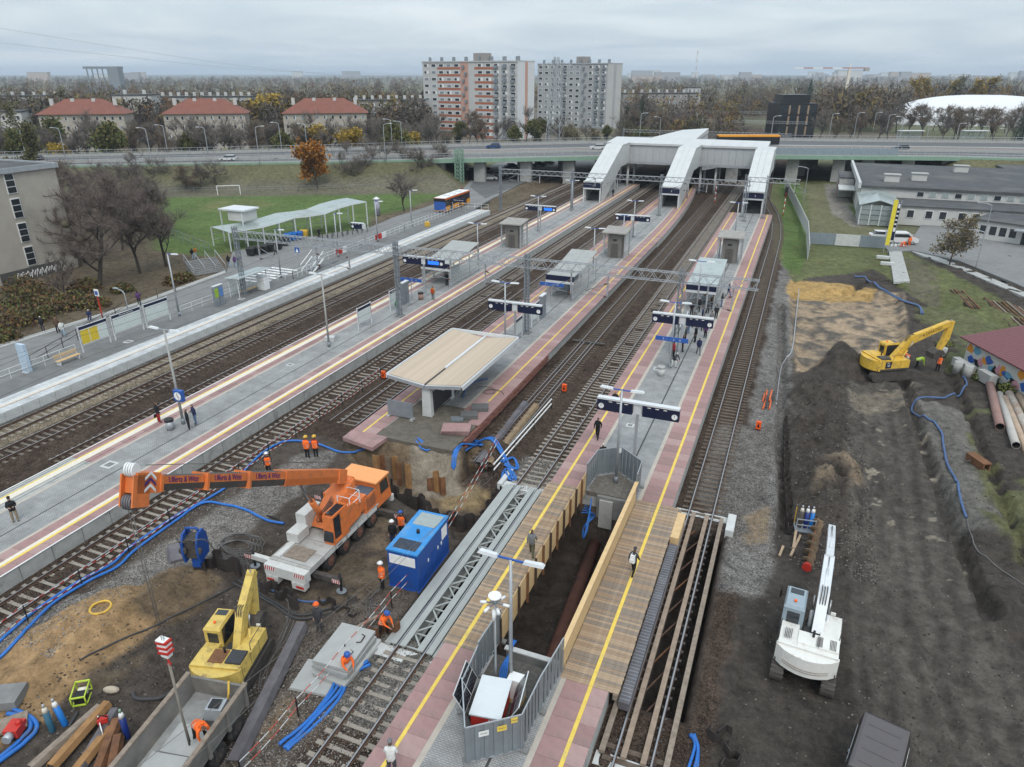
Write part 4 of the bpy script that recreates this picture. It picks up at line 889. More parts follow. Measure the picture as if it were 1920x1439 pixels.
# ===== stair halls and concourse
M_hall = mat('hall_roof_panel',(.55,.56,.55),.45,.1,var=.05,vs=.7,dirt=(.47,.47,.45),ds=.4,dth=.58); M_hallw = mat('hall_side_panel',(.43,.445,.455),.5,.1,var=.05,vs=.7)
conc = thing('concourse_bridge','white footbridge hall crossing above all the tracks','footbridge',(0,0,0))
CY0,CY1 = 177.0,186.5
MB().box(-45.6,-8.9,CY0+.3,CY1,6.2,6.7).build('floor',M_conc,conc)
b = None
for k in range(23):
 x = -45.6+k*36.7/23; MB().box(x+.02,x+36.7/23-.02,CY0,CY0+.12,6.75,10.5).build('side_panel',M_hallw,conc)
MB().box(-45.6,-8.9,CY1-.1,CY1,6.7,10.6).build('back_wall',M_hallw,conc)
for k in range(12):
 x = -45.8+k*37.1/12; MB().hexa([(x+.03,CY0-.35,10.5),(x+37.1/12,CY0-.35,10.5),(x+37.1/12,CY1+.2,11.0),(x+.03,CY1+.2,11.0),(x+.03,CY0-.35,10.95),(x+37.1/12,CY0-.35,10.95),(x+37.1/12,CY1+.2,11.5),(x+.03,CY1+.2,11.5)]).build('roof_panel',M_hall,conc)
MB().box(-45.6,-8.9,CY0-.08,CY0+.3,6.15,6.75).build('edge_girder',M_galv,conc)
for x0,x1 in((-30.2,-27.6),(-22.7,-18.6)): MB().xprism([(x0,6.15),(x1,6.15),((x0 if x0<-28 else x1)-(0),6.15),(x1 if x0<-28 else x0,5.3)],CY0,CY1,'y').build('haunch',M_galv,conc)
for x in(-44,-40.5,-27,-23,-19.5,-10):
 for y in(CY0+1.2,CY1-1.2): MB().cyl((x,y,-.3),(x,y,6.2),.28,n=10).build('column',M_conc_l,conc)
MB().prism([(-37,CY1),(-26,CY1),(-26,CY1+22),(-33,CY1+22)],[10.9,10.9,11.3,11.3],[11.5,11.5,12.6,12.0]).build('roof_wing',M_hall,conc)
MB().prism([(-37,CY1),(-26,CY1),(-26,CY1+22),(-33,CY1+22)],6.3,10.9).build('wing_wall',M_hallw,conc)
def hall(x,y0,label,w=3.6):
 t = thing('stair_hall',label,'stair hall',(x,y0,PT)); h = w/2; yr = CY0-y0+.0; z1 = 10.9-PT; zr = 4.1
 ytop = 17.5
 def seg(y): return zr+(z1-zr)*min(1,max(0,(y-1.2)/(ytop-1.2)))
 def flo(y): return 6.1*min(1,max(0,(y-2.2)/(ytop-2.2)))
 ys = [-.3]+list(np.linspace(1.2,ytop,9))+[yr-.36]
 for a,e in zip(ys[:-1],ys[1:]):
  za,ze = seg(a),seg(e)
  for s0,s1 in((-h-.15,-h/3),(-h/3,h/3),(h/3,h+.15)):
   MB().hexa([(s0+.015,a,za),(s1-.015,a,za),(s1-.015,e-.02,ze),(s0+.015,e-.02,ze),(s0+.015,a,za+.25),(s1-.015,a,za+.25),(s1-.015,e-.02,ze+.25),(s0+.015,e-.02,ze+.25)]).build('roof_panel',M_hall,t)
 for s in(-1,1):
  for a,e in zip(ys[1:-1],ys[2:]):
   fa,fe = max(0,flo(a)-.5),max(0,flo(e)-.5)
   MB().hexa([(s*h-.06,a+.02,fa),(s*h+.06,a+.02,fa),(s*h+.06,e,fe),(s*h-.06,e,fe),(s*h-.06,a+.02,seg(a)),(s*h+.06,a+.02,seg(a)),(s*h+.06,e,seg(e)),(s*h-.06,e,seg(e))]).build('side_panel',M_hall,t)
  MB().box(s*h-.12,s*h+.12,-.3,.1,0,zr).build('door_post',M_alu,t)
 o = MB().box(-h-.1,h+.1,-.42,-.3,3.0,4.0).build('header_sign',M_navy,t); text('lettering','2',.5,M_white,o,(.3,-.43,3.5),(math.pi/2,0,0)); MB().box(-h-.1,h+.1,-.44,-.3,2.7,2.98).build('lintel',M_alu,t)
 st = mat('stair_stone',(.12,.12,.12),.9)
 b = MB()
 for k in range(30):
  y = 2.2+k*.5; MB_z = 6.1*k/30; b.box(-h+.1,h-.1,y,y+.5,max(-.1,MB_z-.4),MB_z+.02)
 b.build('stair_flight',st,t)
 for s in(-1,1): MB().bar((s*(h-.25),1.5,1.0),(s*(h-.25),ytop,7.0),.06).build('handrail',M_galv,t)
 for y in(9,14):
  for s in(-1,1): MB().cyl((s*h*.8,y,0),(s*h*.8,y,flo(y)-.45),.16,n=8).build('prop',M_conc_l,t)
 return t
hall(-41.9,151.4,'stair hall coming down to the clock platform'); hall(-25.0,149.8,'middle stair hall coming down to the canopy platform'); hall(-8.7,149.6,'stair hall coming down to the pit platform')
# ===== the pit across the pit platform
YA,YB = 23.9,39.4
def deck(x0,x1,label):
 t = thing('timber_deck',label,'walkway',(0,0,0)); y = YA-.25; ms_ = [M_plank,M_plank2,M_plank3]
 mes = [MB().box(x0,x1,.005,.142,PT-.03,PT+.012).mesh('plank',m) for m in ms_]
 while y<YB+.2: o = link('plank',random.choice(mes),t,(random.uniform(-.02,.02),y,random.uniform(-.006,.006))); y+=.148
 for x in(x0+.15,(x0+x1)/2,x1-.15): MB().box(x-.1,x+.1,YA-.3,YB+.3,PT-.35,PT-.035).build('joist',M_plank3,t)
 return t
dl = deck(-13.1,-10.62,'plank walkway along the steel bridge side of the pit'); dr = deck(-7.05,-4.3,'plank walkway along the beam bridge side of the pit')
MB().box(-12.3,-12.11,YA-.25,YB+.2,PT+.019,PT+.024).build('yellow_line',M_yellow,dl); MB().box(-5.68,-5.5,YA-.25,YB+.2,PT+.019,PT+.024).build('yellow_line',M_yellow,dr)
def planking(x,y0,y1,label,side,posts):
 """board fence: three boards high, posts on the pit side"""
 t = thing('board_fence',label,'fence',(x,0,PT)); n = int((y1-y0)/1.25); st = (y1-y0)/n
 for k in range(n):
  for r in range(4): MB().box(-.015,.015,y0+k*st+.004,y0+(k+1)*st-.004,-.2+r*.4,.19+r*.4).build('board',M_wood,t)
  if posts: MB().box(side*.02,side*.14,y0+k*st-.05,y0+k*st+.05,-.5,1.5).build('post',M_rust if k%2 else mat('dark_post',(.06,.04,.03),.9),t)
 if not posts:
  MB().box(-.12,.12,y0,y1,1.42,1.46).build('cap_board',M_wood,t)
 return t
planking(-10.5,24.6,39.6,'plank fence with dark posts on the steel bridge side of the pit',1,True)
planking(-7.1,23.9,39.5,'smooth pale board fence with a flat cap along the other side of the pit',-1,False)
def hoard(p,q,label,h=2.05,z=PT,group='grey metal hoarding panels around the pit'):
 p,q = Vector(p),Vector(q); d = q-p; L_ = d.length; t = thing('metal_hoarding',label,'hoarding',(p.x,p.y,z),math.atan2(d.y,d.x),group)
 n = max(4,int(L_/.19)); b = MB()
 for k in range(n):
  a,e = L_*k/n,L_*(k+1)/n; o = .022 if k%2 else -.022
  b.box(a,e,o-.012,o+.012,.12,h-.04)
 b.build('corrugated_sheet',mat('hoarding_zinc',(.235,.265,.285),.5,.35,var=.1,vs=1.2),t)
 for z_ in(h-.02,.1): MB().bar((0,0,z_),(L_,0,z_),.05).build('frame_rail',M_galv,t)
 for x in(0.02,L_-.02): MB().bar((x,0,0),(x,0,h),.05).build('frame_post',M_galv_d,t)
 MB().box(-.12,.12,-.28,.28,0,.12).build('foot_block',M_conc_d,t)
 return t
E0 = [W(930,1265,PT),W(858,1345,PT)]
pA,pB,pC,pD,pE,pF,pG = Vector((-10.45,24.7)),Vector((-10.55,22.3)),Vector((-10.35,20.2)),W(874,1434,PT).to_2d(),W(978,1408,PT).to_2d(),W(1012,1335,PT).to_2d(),Vector((-7.05,24.0))
hoard(pA,pB,'grey panel closing the near end of the pit beside the steel bridge'); hoard(pB,pC,'short grey panel behind the larger solar panel',1.9); hoard(pC,pD,'grey panel beside the larger solar panel seen edge-on')
hp = hoard(pD,pE,'grey panel with two warning stickers in front of the camera trailer'); hoard(pE,pF,'grey panel nearest the pink slabs on the beam side of the trailer'); hoard(pF,pG,'grey panel joining the trailer enclosure to the board fence')
L_ = (pE-pD).length
for a,z,w_,m in((.32,1.55,.42,M_white),(.64,1.6,.40,M_yellow),(.86,1.88,.28,M_yellow)):
 o = MB().box(L_*a-w_/2,L_*a+w_/2,-.05,-.04,z-.14,z+.14).build('warning_sticker',m,hp)
 text('lettering','OOO' if m is M_white else 'UWAGA',.12 if m is M_white else.08,M_black,o,(L_*a,-.053,z),(math.pi/2,0,0),.001)
q1,q2,q3,q4 = Vector((-10.45,39.5)),Vector((-10.3,41.6)),Vector((-8.9,42.6)),Vector((-7.2,41.2))
hoard(q1,q2,'grey panel at the far end of the pit on the steel bridge side'); hh = hoard(q2,q3,'grey panel with a small white notice at the far point of the pit'); hoard(q3,q4,'grey panel at the far point of the pit on the beam bridge side'); hoard(q4,(-7.1,39.4),'narrow grey panel between the far point and the pale board fence')
MB().box(1.4,1.75,-.05,-.04,1.6,2.0).build('notice',M_white,hh)
sheet('broken_paving',[(-10.4,39.45),(-7.15,39.45),(-7.2,41.1),(-8.9,42.5),(-10.25,41.5)],PT+.02,mat('rubble_soil',(.14,.125,.108),.95,var=.3,vs=4,bump=.8,bs=9,dirt=(.2,.185,.165),ds=2),'broken ground inside the far point of the pit fence')
sheet('enclosure_soil',[(-10.4,20.3),(-8.6,19.0),(-7.3,20.9),(-7.15,23.8),(-10.4,23.85)],PT+.015,mat('dark_grit',(.085,.08,.072),.95,var=.3,vs=4,bump=.6,bs=9),'dark grit inside the near panel enclosure')
cc = thing('concrete_chamber','old concrete wall edge sticking out at the near end of the pit','wall'); MB().box(-10.0,-7.4,24.3,24.5,-2.6,.75).build('wall',M_conc_d,cc); MB().box(-7.5,-7.3,22.6,24.3,-.4,.85).build('wall',M_conc,cc)
MB().box(-10.1,-7.3,24.28,24.55,.75,.82).build('coping',M_conc_l,cc)
cc = thing('abutment_wall','broken concrete abutment at the far end of the pit','wall'); MB().box(-9.6,-7.5,39.2,39.5,-.9,.7).build('wall',M_conc_d,cc); MB().box(-9.4,-8.5,39.05,39.2,-1.6,.5).build('concrete_lump',M_conc,cc)
tag(MB().tube([W(1115,1020,-3.0),W(1040,1225,-3.0),(-8.6,23.4,-3.1)],.42,14).build('rusty_pipe',mat('pipe_rust',(.115,.05,.036),.8,var=.3,vs=1.5,dirt=(.06,.038,.03),ds=.8)),'thick rust-red pipe lying exposed along the pit floor','pipe')
# ---- steel girder bridge of one track
g = thing('steel_track_bridge','grey twin-girder steel bridge carrying the track over the pit','bridge',(TRK['g'],0,0))
M_br = mat('bridge_grey',(.36,.375,.36),.55,.2,var=.07,vs=1.2,dirt=(.27,.25,.22),ds=.7,dth=.6)
for s,nm in((-1,0),(1,0)):
 for off in(-.26,.26):
  x = s*.75+off
  MB().box(x-.17,x+.17,23.3,39.5,-.02,.05).build('top_flange',M_br,g); MB().box(x-.02,x+.02,23.3,39.5,-.85,-.02).build('web',M_br,g); MB().box(x-.17,x+.17,23.3,39.5,-.9,-.85).build('bottom_flange',M_br,g)
 MB().box(s*.75-.09,s*.75+.09,23.3,39.5,-.3,-.18).build('rail_trough',M_black,g)
MB().box(-1.5,-1.2,23.3,39.5,-.3,-.05).build('side_walkway',M_br,g); MB().box(1.2,1.5,23.3,39.5,-.3,-.05).build('side_walkway',M_br,g)
for k in range(16):
 y = 23.5+k*.985; s = 1 if k%2 else -1
 MB().bar((-.46*s,y,-.1),(.46*s,y+.985,-.1),.09,.06).build('brace',M_br,g); MB().bar((-.46,y,-.14),(.46,y,-.14),.08,.06).build('cross_member',M_br,g)
for y,nm in((22.95,'near'),(39.75,'far')):
 o = tag(MB().box(TRK['g']-1.9,TRK['g']+1.7,y-.4,y+.4,-1.2,-.22).box(TRK['g']-2.1,TRK['g']-1.75,y-(1.8 if y<30 else.4),y+(.4 if y<30 else 1.8),-1.0,-.05).build('bridge_abutment',M_conc_l),f'pale concrete sill under the {nm} end of the steel bridge','abutment')
# ---- beam bridge of the other track
g = thing('beam_track_bridge','open beam bridge edged with brown timbers carrying the other track','bridge',(TRK['h'],0,0))
M_tim = mat('weathered_beam',(.27,.205,.155),.85,var=.2,vs=2.5,bump=.2,dirt=(.18,.13,.10),ds=1.2)
for x in(-1.35,-.42,.42,1.35):
 for k in range(5): MB().box(x-.12,x+.12,21.2+k*3.9,21.2+k*3.9+3.88,-.14,.04).build('timber_beam',M_tim if abs(x)<1 else M_plank3,g)
 MB().box(x-.09,x+.09,21.2,40.6,-.9,-.15).build('steel_joist',M_steel_d,g)
for k in range(31):
 y = 21.5+k*.62
 for s in(-1,1): MB().box(s*.75-.18,s*.75+.18,y-.07,y+.07,-.25,-.172).build('rail_chair',M_steel_d,g)
for k in range(10): MB().bar((-.4,21.6+k*1.9,-.5),(.4,23.5+k*1.9,-.5),.07).build('brace',M_rust if k%3==0 else M_railrust,g)
o = tag(MB().box(-4.28,-3.78,23.6,36.2,-.02,.42).build('grating_strip',M_pile_g),'dark steel grating beside the plank walkway','grating')
for y in np.arange(23.8,36.1,.22): MB().box(-4.27,-3.79,y-.02,y+.02,.42,.44).build('grating_bar',M_galv_d,o)
tag(MB().box(-4.3,-3.8,36.4,39.2,.1,.75).build('plywood_sheet',M_wood),'short plywood sheet at the far end of the steel grating','board')
for y,nm in((40.9,'far'),(21.0,'near')): tag(MB().box(TRK['h']-1.6,TRK['h']+2.2,y-.35,y+.35,-1.1,-.22).box(TRK['h']+1.7,TRK['h']+2.2,y-1.6,y+.35,-1.4,.12).build('beam_abutment',M_conc_l),f'concrete sill under the {nm} end of the beam bridge','abutment')
# ===== machines
def mx(b,M): b.v = [tuple(M@Vector(p)) for p in b.v]; return b
def frame(o,d,up=(0,0,1)):
 """matrix whose +y runs along d from o"""
 y = Vector(d).normalized(); x = y.cross(Vector(up)).normalized(); z = x.cross(y)
 return Matrix(((x.x,y.x,z.x,o[0]),(x.y,y.y,z.y,o[1]),(x.z,y.z,z.z,o[2]),(0,0,0,1)))
def wheel(parent,x,y,z,r,w,rimc,s=1):
 o = MB().tube([(x-w/2,y,z),(x-w*.35,y,z),(x+w*.35,y,z),(x+w/2,y,z)],[r*.86,r,r,r*.86],18).build('wheel',M_rubber,parent)
 e = s*w/2
 MB().tube([(x+e-s*.04,y,z),(x+e+s*.012,y,z)],[r*.58,r*.52],16).build('rim',rimc,o); MB().cyl((x+e,y,z),(x+e+s*.07,y,z),r*.2,n=10).build('hub',rimc,o)
 return o
def hydraulic(parent,p,q,r,f=.55,m=None):
 p,q = Vector(p),Vector(q); o = MB().cyl(p,p+(q-p)*f,r,n=8).build('cylinder',m or M_steel_d,parent); MB().cyl(p+(q-p)*(f-.02),q,r*.5,n=8).build('piston_rod',M_rail,o); return o
def hazard(parent,p,u,v,n=5,nm='warning_stripes'):
 """red and white slanting stripes on the plate p .. p+u .. p+v"""
 p,u,v = Vector(p),Vector(u),Vector(v); nrm = u.cross(v).normalized()*.006; b = MB()
 b.quad(p+nrm,p+u+nrm,p+u+v+nrm,p+v+nrm,mi=0)
 for k in range(n):
  a,e = (k+.0)/n,(k+.5)/n; sk = .5/n
  b.quad(p+u*a+nrm*2,p+u*e+nrm*2,p+u*min(1,e+sk)+v+nrm*2,p+u*min(1,a+sk)+v+nrm*2,mi=1)
 return b.build(nm,[M_white,M_red],parent)
# ----- mobile crane
cz = -.42
crane = thing('mobile_crane','orange four-axle mobile crane with its boom swung out to the street side','crane',(-23.7,25.55,cz)); crane.scale = (1,.87,1)
M_deck = mat('crane_deck',(.40,.39,.37),.7,var=.12,vs=1.5,dirt=(.25,.225,.19),ds=.9,dth=.52)
M_crw = mat('crane_white',(.56,.555,.53),.55,var=.08,dirt=(.38,.35,.31),ds=1.2,dth=.58)
MB().box(-1.38,1.38,0,8.0,1.05,1.42).build('chassis_deck',M_deck,crane); MB().box(-.6,.6,.1,9.6,.55,1.05).build('chassis_frame',M_steel_d,crane)
rb = MB().box(-1.38,1.38,-.55,.0,.72,1.36).build('rear_box',M_crw,crane); MB().box(-1.3,-.5,-.6,-.1,.25,.7).build('mudguard',M_crw,crane); MB().box(.45,1.3,-.6,-.1,.25,.7).build('mudguard',M_crw,crane)
hazard(rb,(-1.35,-.555,1.05),(.7,0,0),(0,0,.28)); hazard(rb,(.65,-.555,1.05),(.7,0,0),(0,0,.28))
for s in(-1,1): MB().box(s*1.0-.25,s*1.0+.25,-.62,-.6,.36,.52).build('tail_light',M_red,crane)
MB().box(-.75,.75,.5,1.75,1.42,1.47).build('timber_mat',M_plank3,crane); MB().box(-1.2,-.85,.3,2.6,1.42,1.5).build('ladder_tray',M_crw,crane)
for y in(2.25,4.0,5.75,7.5):
 for s in(-1,1): wheel(crane,s*1.14,y,.64,.64,.46,mat('crane_rim',(.17,.08,.06),.6),s)
for s in(-1,1): MB().box(s*1.12-.25,s*1.12+.25,1.5,8.3,1.28,1.4).build('wheel_guard',M_crw,crane)
for y in(.55,8.35):
 for s in(-1,1):
  o = MB().box(*sorted((s*1.2,s*3.05)),y-.16,y+.16,.62,.92).build('outrigger',M_steel_d if y>1 or s>0 else M_crw,crane)
  hazard(o,(s*3.05-.5,y-.165,.64),(.5,0,0),(0,0,.26),4); MB().cyl((s*3.0,y,.05),(s*3.0,y,1.25),.08,n=8).build('jack_leg',M_black,o); MB().cyl((s*3.0,y,.02),(s*3.0,y,.1),.3,n=12).build('foot_pad',M_galv_d,o)
cb = MB().hexa([(-1.36,8.2,1.05),(1.36,8.2,1.05),(1.36,10.2,1.05),(-1.36,10.2,1.05),(-1.32,8.2,2.85),(1.32,8.2,2.85),(1.28,9.85,2.85),(-1.28,9.85,2.85)]).build('carrier_cab',M_orange,crane)
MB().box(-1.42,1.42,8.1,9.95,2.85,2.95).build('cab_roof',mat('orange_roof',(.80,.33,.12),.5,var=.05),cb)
MB().hexa([(1.35,8.75,1.85),(1.37,8.75,1.85),(1.37,9.85,1.85),(1.35,9.85,1.85),(1.325,8.75,2.65),(1.345,8.75,2.65),(1.345,9.7,2.65),(1.325,9.7,2.65)]).build('side_window',M_glassd,cb)
MB().hexa([(-1.2,10.03,1.8),(1.2,10.03,1.8),(1.2,10.06,1.8),(-1.2,10.06,1.8),(-1.2,9.87,2.7),(1.2,9.87,2.7),(1.2,9.9,2.7),(-1.2,9.9,2.7)]).build('windscreen',M_glassd,cb)
MB().box(-1.4,1.4,10.1,10.4,.6,1.05).build('front_bumper',M_crw,crane)
MB().box(.15,1.36,6.7,8.15,1.42,2.55).build('engine_cover',M_orange,crane); MB().box(.2,1.3,6.75,8.1,2.55,2.6).build('engine_grille',mat('bluish_steel',(.09,.11,.14),.5,.3),crane); MB().box(-.9,.1,6.9,8.1,1.42,2.45).build('exhaust_box',M_galv,crane); MB().box(.4,1.1,6.66,6.7,1.7,2.3).build('radiator',M_black,crane)
MB().cyl((0,4.9,1.42),(0,4.9,1.75),.95,n=20).build('turntable',M_steel_d,crane)
MB().hexa([(-.75,3.6,1.75),(.75,3.6,1.75),(.75,6.6,1.75),(-.75,6.6,1.75),(-.6,4.9,3.0),(.6,4.9,3.0),(.6,6.9,3.75),(-.6,6.9,3.75)]).build('upper_frame',M_orange,crane)
MB().box(-1.3,1.3,6.0,7.0,1.8,2.7).build('counterweight',M_orange,crane)
for k,(x,y,z) in enumerate(((.1,6.9,3.5),(-.55,6.6,3.2))): MB().cyl((x-.35,y,z),(x+.35,y,z),.3,n=12).build('winch',M_orange,crane)
MB().box(-1.45,-.75,3.1,4.9,1.7,2.75).build('ballast_box',M_crw,crane); MB().box(-1.4,-.6,1.9,3.1,1.5,2.1).build('ballast_box',M_crw,crane)
oc = MB().box(.72,1.42,2.75,2.85,1.55,3.3).box(.72,1.42,4.35,4.45,1.55,3.4).box(.72,.8,2.85,4.35,3.2,3.35).box(1.34,1.42,2.85,4.35,3.2,3.35).box(.72,1.42,2.7,4.45,1.42,1.6).build('operator_cab',M_orange,crane)
MB().hexa([(.75,2.6,1.65),(1.4,2.6,1.65),(1.4,2.66,1.65),(.75,2.66,1.65),(.78,2.95,3.2),(1.38,2.95,3.2),(1.38,3.0,3.2),(.78,3.0,3.2)]).build('windscreen',M_glassd,oc); MB().box(1.36,1.4,2.95,3.6,1.75,3.15).build('door_window',M_glassd,oc); MB().box(.8,1.36,3.0,4.3,3.3,3.34).build('roof_window',M_glassd,oc)
MB().hexa([(1.33,3.65,1.6),(1.43,3.65,1.6),(1.43,6.0,1.8),(1.33,6.0,1.8),(1.33,3.65,3.3),(1.43,3.65,3.3),(1.43,5.4,3.0),(1.33,5.4,3.0)]).build('cab_side',M_orange,crane); MB().box(.75,1.35,4.5,5.9,1.7,2.7).build('pump_housing',M_orange,crane)
gr = MB()
for z in(3.0,3.5): gr.tube([(.5,4.9,z),(1.35,4.9,z),(1.35,6.1,z),(.5,6.1,z)],.025,6)
for x,y in((.5,4.9),(1.35,4.9),(1.35,6.1),(.5,6.1)): gr.bar((x,y,2.6),(x,y,3.5),.05)
gr.build('guard_rail',M_white,crane)
for k in range(5): MB().box(1.39,1.42,1.6+k*1.32,2.7+k*1.32,1.08,1.30).build('tool_locker',M_crw,crane)
for k in range(4): MB().bar((1.45,3.0,.5+k*.25),(1.45,3.5,.5+k*.25),.04).build('ladder_rung',M_black,crane)
for s in(-1,1): MB().box(s*1.5-.06,s*1.5+.06,10.0,10.1,1.9,2.4).build('mirror',M_black,crane); MB().box(s*.95-.2,s*.95+.2,10.4,10.42,.7,.9).build('headlight',M_refl,crane)
for k in range(6): MB().box(-1.36,1.36,.2+k*1.25,.215+k*1.25,1.42,1.428).build('deck_seam',M_steel_d,crane)
for k in range(9): MB().box(1.361,1.37,6.85,8.0,1.6+k*.09,1.63+k*.09).build('side_louvre',M_steel_d,crane)
for k in range(4): MB().tube(cat2([(-.3+.2*k,4.2,1.8),(-.3+.2*k,3.6,2.3+.1*k),(-.1+.1*k,4.6,2.9),(-.2+.1*k,5.6,3.2)],5),.03,5).build('hydraulic_hose',M_hose_d,crane)
bp0 = Vector((-.25,6.8,3.85)); tip = Vector((-19.95+23.7,(14.7-25.55)/.87,13.35-cz)); bd = tip-bp0; BL = bd.length
BM = frame(bp0,bd)
def boomsec(nm,y0,y1,w,h,m0,m1):
 b = MB(); k = len(b.v)
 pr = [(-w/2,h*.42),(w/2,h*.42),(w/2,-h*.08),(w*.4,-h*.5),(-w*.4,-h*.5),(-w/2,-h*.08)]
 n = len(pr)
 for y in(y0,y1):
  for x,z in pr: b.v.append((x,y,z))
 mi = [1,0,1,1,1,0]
 for q in range(n): j = (q+1)%n; b.face((q,j,n+j,n+q),mi[q])
 b.face(range(n)[::-1],0); b.face(range(n,2*n),0)
 return mx(b,BM).build(nm,[m0,m1],crane)
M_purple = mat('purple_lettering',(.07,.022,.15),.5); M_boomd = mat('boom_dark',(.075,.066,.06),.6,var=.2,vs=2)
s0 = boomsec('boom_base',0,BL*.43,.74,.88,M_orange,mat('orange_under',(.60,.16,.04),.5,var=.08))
secs = [(.43,.62,.64,.76),(.62,.79,.56,.68),(.79,.94,.48,.60)]
for k,(a,e,w,h) in enumerate(secs):
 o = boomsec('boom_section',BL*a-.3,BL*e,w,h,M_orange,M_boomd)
 c = MB().box(-w/2-.09,w/2+.09,BL*e-.12,BL*e+.06,-h*.55,h*.5); mx(c,BM).build('boom_collar',M_orange,o)
 R = BM@Matrix.Translation((w/2+.006,BL*(a+e)/2+.0,h*.17))@Matrix(((0,0,1,0),(-1,0,0,0),(0,1,0,0),(0,0,0,1))).inverted().transposed()
 ex,ey,ez = -BM.col[1].to_3d(),BM.col[2].to_3d(),BM.col[0].to_3d()
 if ex.cross(ey).dot(ez)<0: ez = -ez
 T_ = text('lettering','Ulferts & Wittr',.40 if k==0 else.36 if k==1 else.32,M_purple,o,sx=1.0)
 cc_ = BM@Vector(((w/2+.012)*(1 if ez.dot(BM.col[0].to_3d())>0 else -1),BL*(a+e)/2,h*.17))
 T_.matrix_local = Matrix(((ex.x,ey.x,ez.x,cc_.x),(ex.y,ey.y,ez.y,cc_.y),(ex.z,ey.z,ez.z,cc_.z),(0,0,0,1)))
 T_.scale = (1.1,1.0,1.0)
hd_ = MB().box(-.27,.27,BL*.94,BL+.12,-.36,.38).box(-.27,-.21,BL*.97,BL+.35,-.85,.3).box(.21,.27,BL*.97,BL+.35,-.85,.3); hd_ = mx(hd_,BM).build('boom_head',M_orange,crane)
for nm,z,r,m in(('top_sheave',.46,.26,M_white),('lower_sheave',-.68,.28,M_pile_g)):
 for x in(-.14,-.047,.047,.14): mx(MB().cyl((x-.035,BL+.1,z),(x+.035,BL+.1,z),r,n=16),BM).build(nm,m,hd_)
for s in(-1,1):
 c = MB(); x = .28*(1 if ez.dot(BM.col[0].to_3d())>0 else -1)
 for q in range(3): c.quad((x,BL*.95+.1,.1-q*.22),(x,BL*.95+.45,.32-q*.22),(x,BL*.95+.45,.44-q*.22),(x,BL*.95+.1,.22-q*.22),mi=q%2).quad((x,BL*.95+.45,.32-q*.22),(x,BL*.95+.8,.1-q*.22),(x,BL*.95+.8,.22-q*.22),(x,BL*.95+.45,.44-q*.22),mi=q%2)
 if s>0: mx(c,BM).build('chevron_plate',[M_white,M_purple],hd_)
hydraulic(crane,(-.1,4.0,2.2),tuple(BM@Vector((0,BL*.30,-.5))),.2,.55,M_orange)
mx(MB().box(-.45,-.2,.5,1.6,-.5,.4),BM).build('boom_bracket',M_orange,crane)
mx(MB().tube([(.1,1.0,.75),(.1,BL*.5,.78),(.1,BL*.96,.62)],.018,5),BM).build('hoist_rope',M_cable,crane)
tw = BM@Vector((0,BL+.1,-.9)); hx,hy = crane.location.x+tw.x,crane.location.y+tw.y*.87
hk = thing('hook_block','red and white striped hook block hanging over the lorry','hook block',(hx,hy,6.4)); hk.scale = (.75,.75,1)
ztop = tw.z+cz-6.4
for k,(dx,dy) in enumerate(((-.12,.05),(-.04,-.05),(.04,.05),(.12,-.05))): MB().tube([(dx,dy,.3),(dx*1.4,dy,ztop)],.012,4).build('rope_fall',M_cable,hk)
MB().hexa([(-.22,-.16,-.45),(.22,-.16,-.45),(.22,.16,-.45),(-.22,.16,-.45),(-.34,-.2,.35),(.34,-.2,.35),(.34,.2,.35),(-.34,.2,.35)]).build('block_cheek',M_white,hk)
for k in range(3): MB().hexa([(-.35,-.215,-.32+k*.24),(.35,-.215,-.22+k*.24),(.35,.215,-.22+k*.24),(-.35,.215,-.32+k*.24),(-.35,-.215,-.21+k*.24),(.35,-.215,-.11+k*.24),(.35,.215,-.11+k*.24),(-.35,.215,-.21+k*.24)]).build('stripe',M_red,hk)
MB().tube([(0,0,-.45),(0,0,-.7),(.12,0,-.82),(.02,0,-.95),(-.1,0,-.86)],.05,8).build('hook',M_red,hk)
tag(MB().tube([(hx,hy,5.55),(hx+.05,hy-.05,3.4),(hx+.12,hy-.1,1.35)],[.06,.05,.05],6).tube([(hx,hy,5.55),(hx-.1,hy+.05,3.4),(hx+.02,hy+.02,1.35)],[.05,.04,.04],6).build('lifting_sling',mat('sling_grey',(.22,.2,.17),.9)),'long grey lifting sling between the hook and the lorry bed','sling')
# ----- excavators
def crawler(t,x,L_,w,r,pad):
 """one endless track: loop of pads round the frame"""
 pts = []
 for k in range(9): a = -math.pi/2+math.pi*k/8; pts.append((L_/2-r+math.cos(a)*r,r+math.sin(a)*r))
 for k in range(9): a = math.pi/2+math.pi*k/8; pts.append((-L_/2+r+math.cos(a)*r,r+math.sin(a)*r))
 o = MB().xprism(pts,x-w/2+.04,x+w/2-.04,'x').build('crawler_track',M_steel_d,t)
 per = 2*(L_-2*r)+2*math.pi*r; n = int(per/.19)
 b = MB().box(-w/2,w/2,-.075,.075,-.02,.03).mesh('track_pad',pad)
 for k in range(n):
  d = per*k/n; st = L_-2*r
  if d<st: y,z,a = -st/2+d,2*r,0
  elif d<st+math.pi*r: q = (d-st)/r; y,z,a = st/2+math.sin(q)*r,r+math.cos(q)*r,-q
  elif d<2*st+math.pi*r: y,z,a = st/2-(d-st-math.pi*r),0,math.pi
  else: q = (d-2*st-math.pi*r)/r; y,z,a = -st/2-math.sin(q)*r,r-math.cos(q)*r,math.pi-q
  p = link('track_pad',b,o,(x,y,z)); p.rotation_euler.x = a
 return o
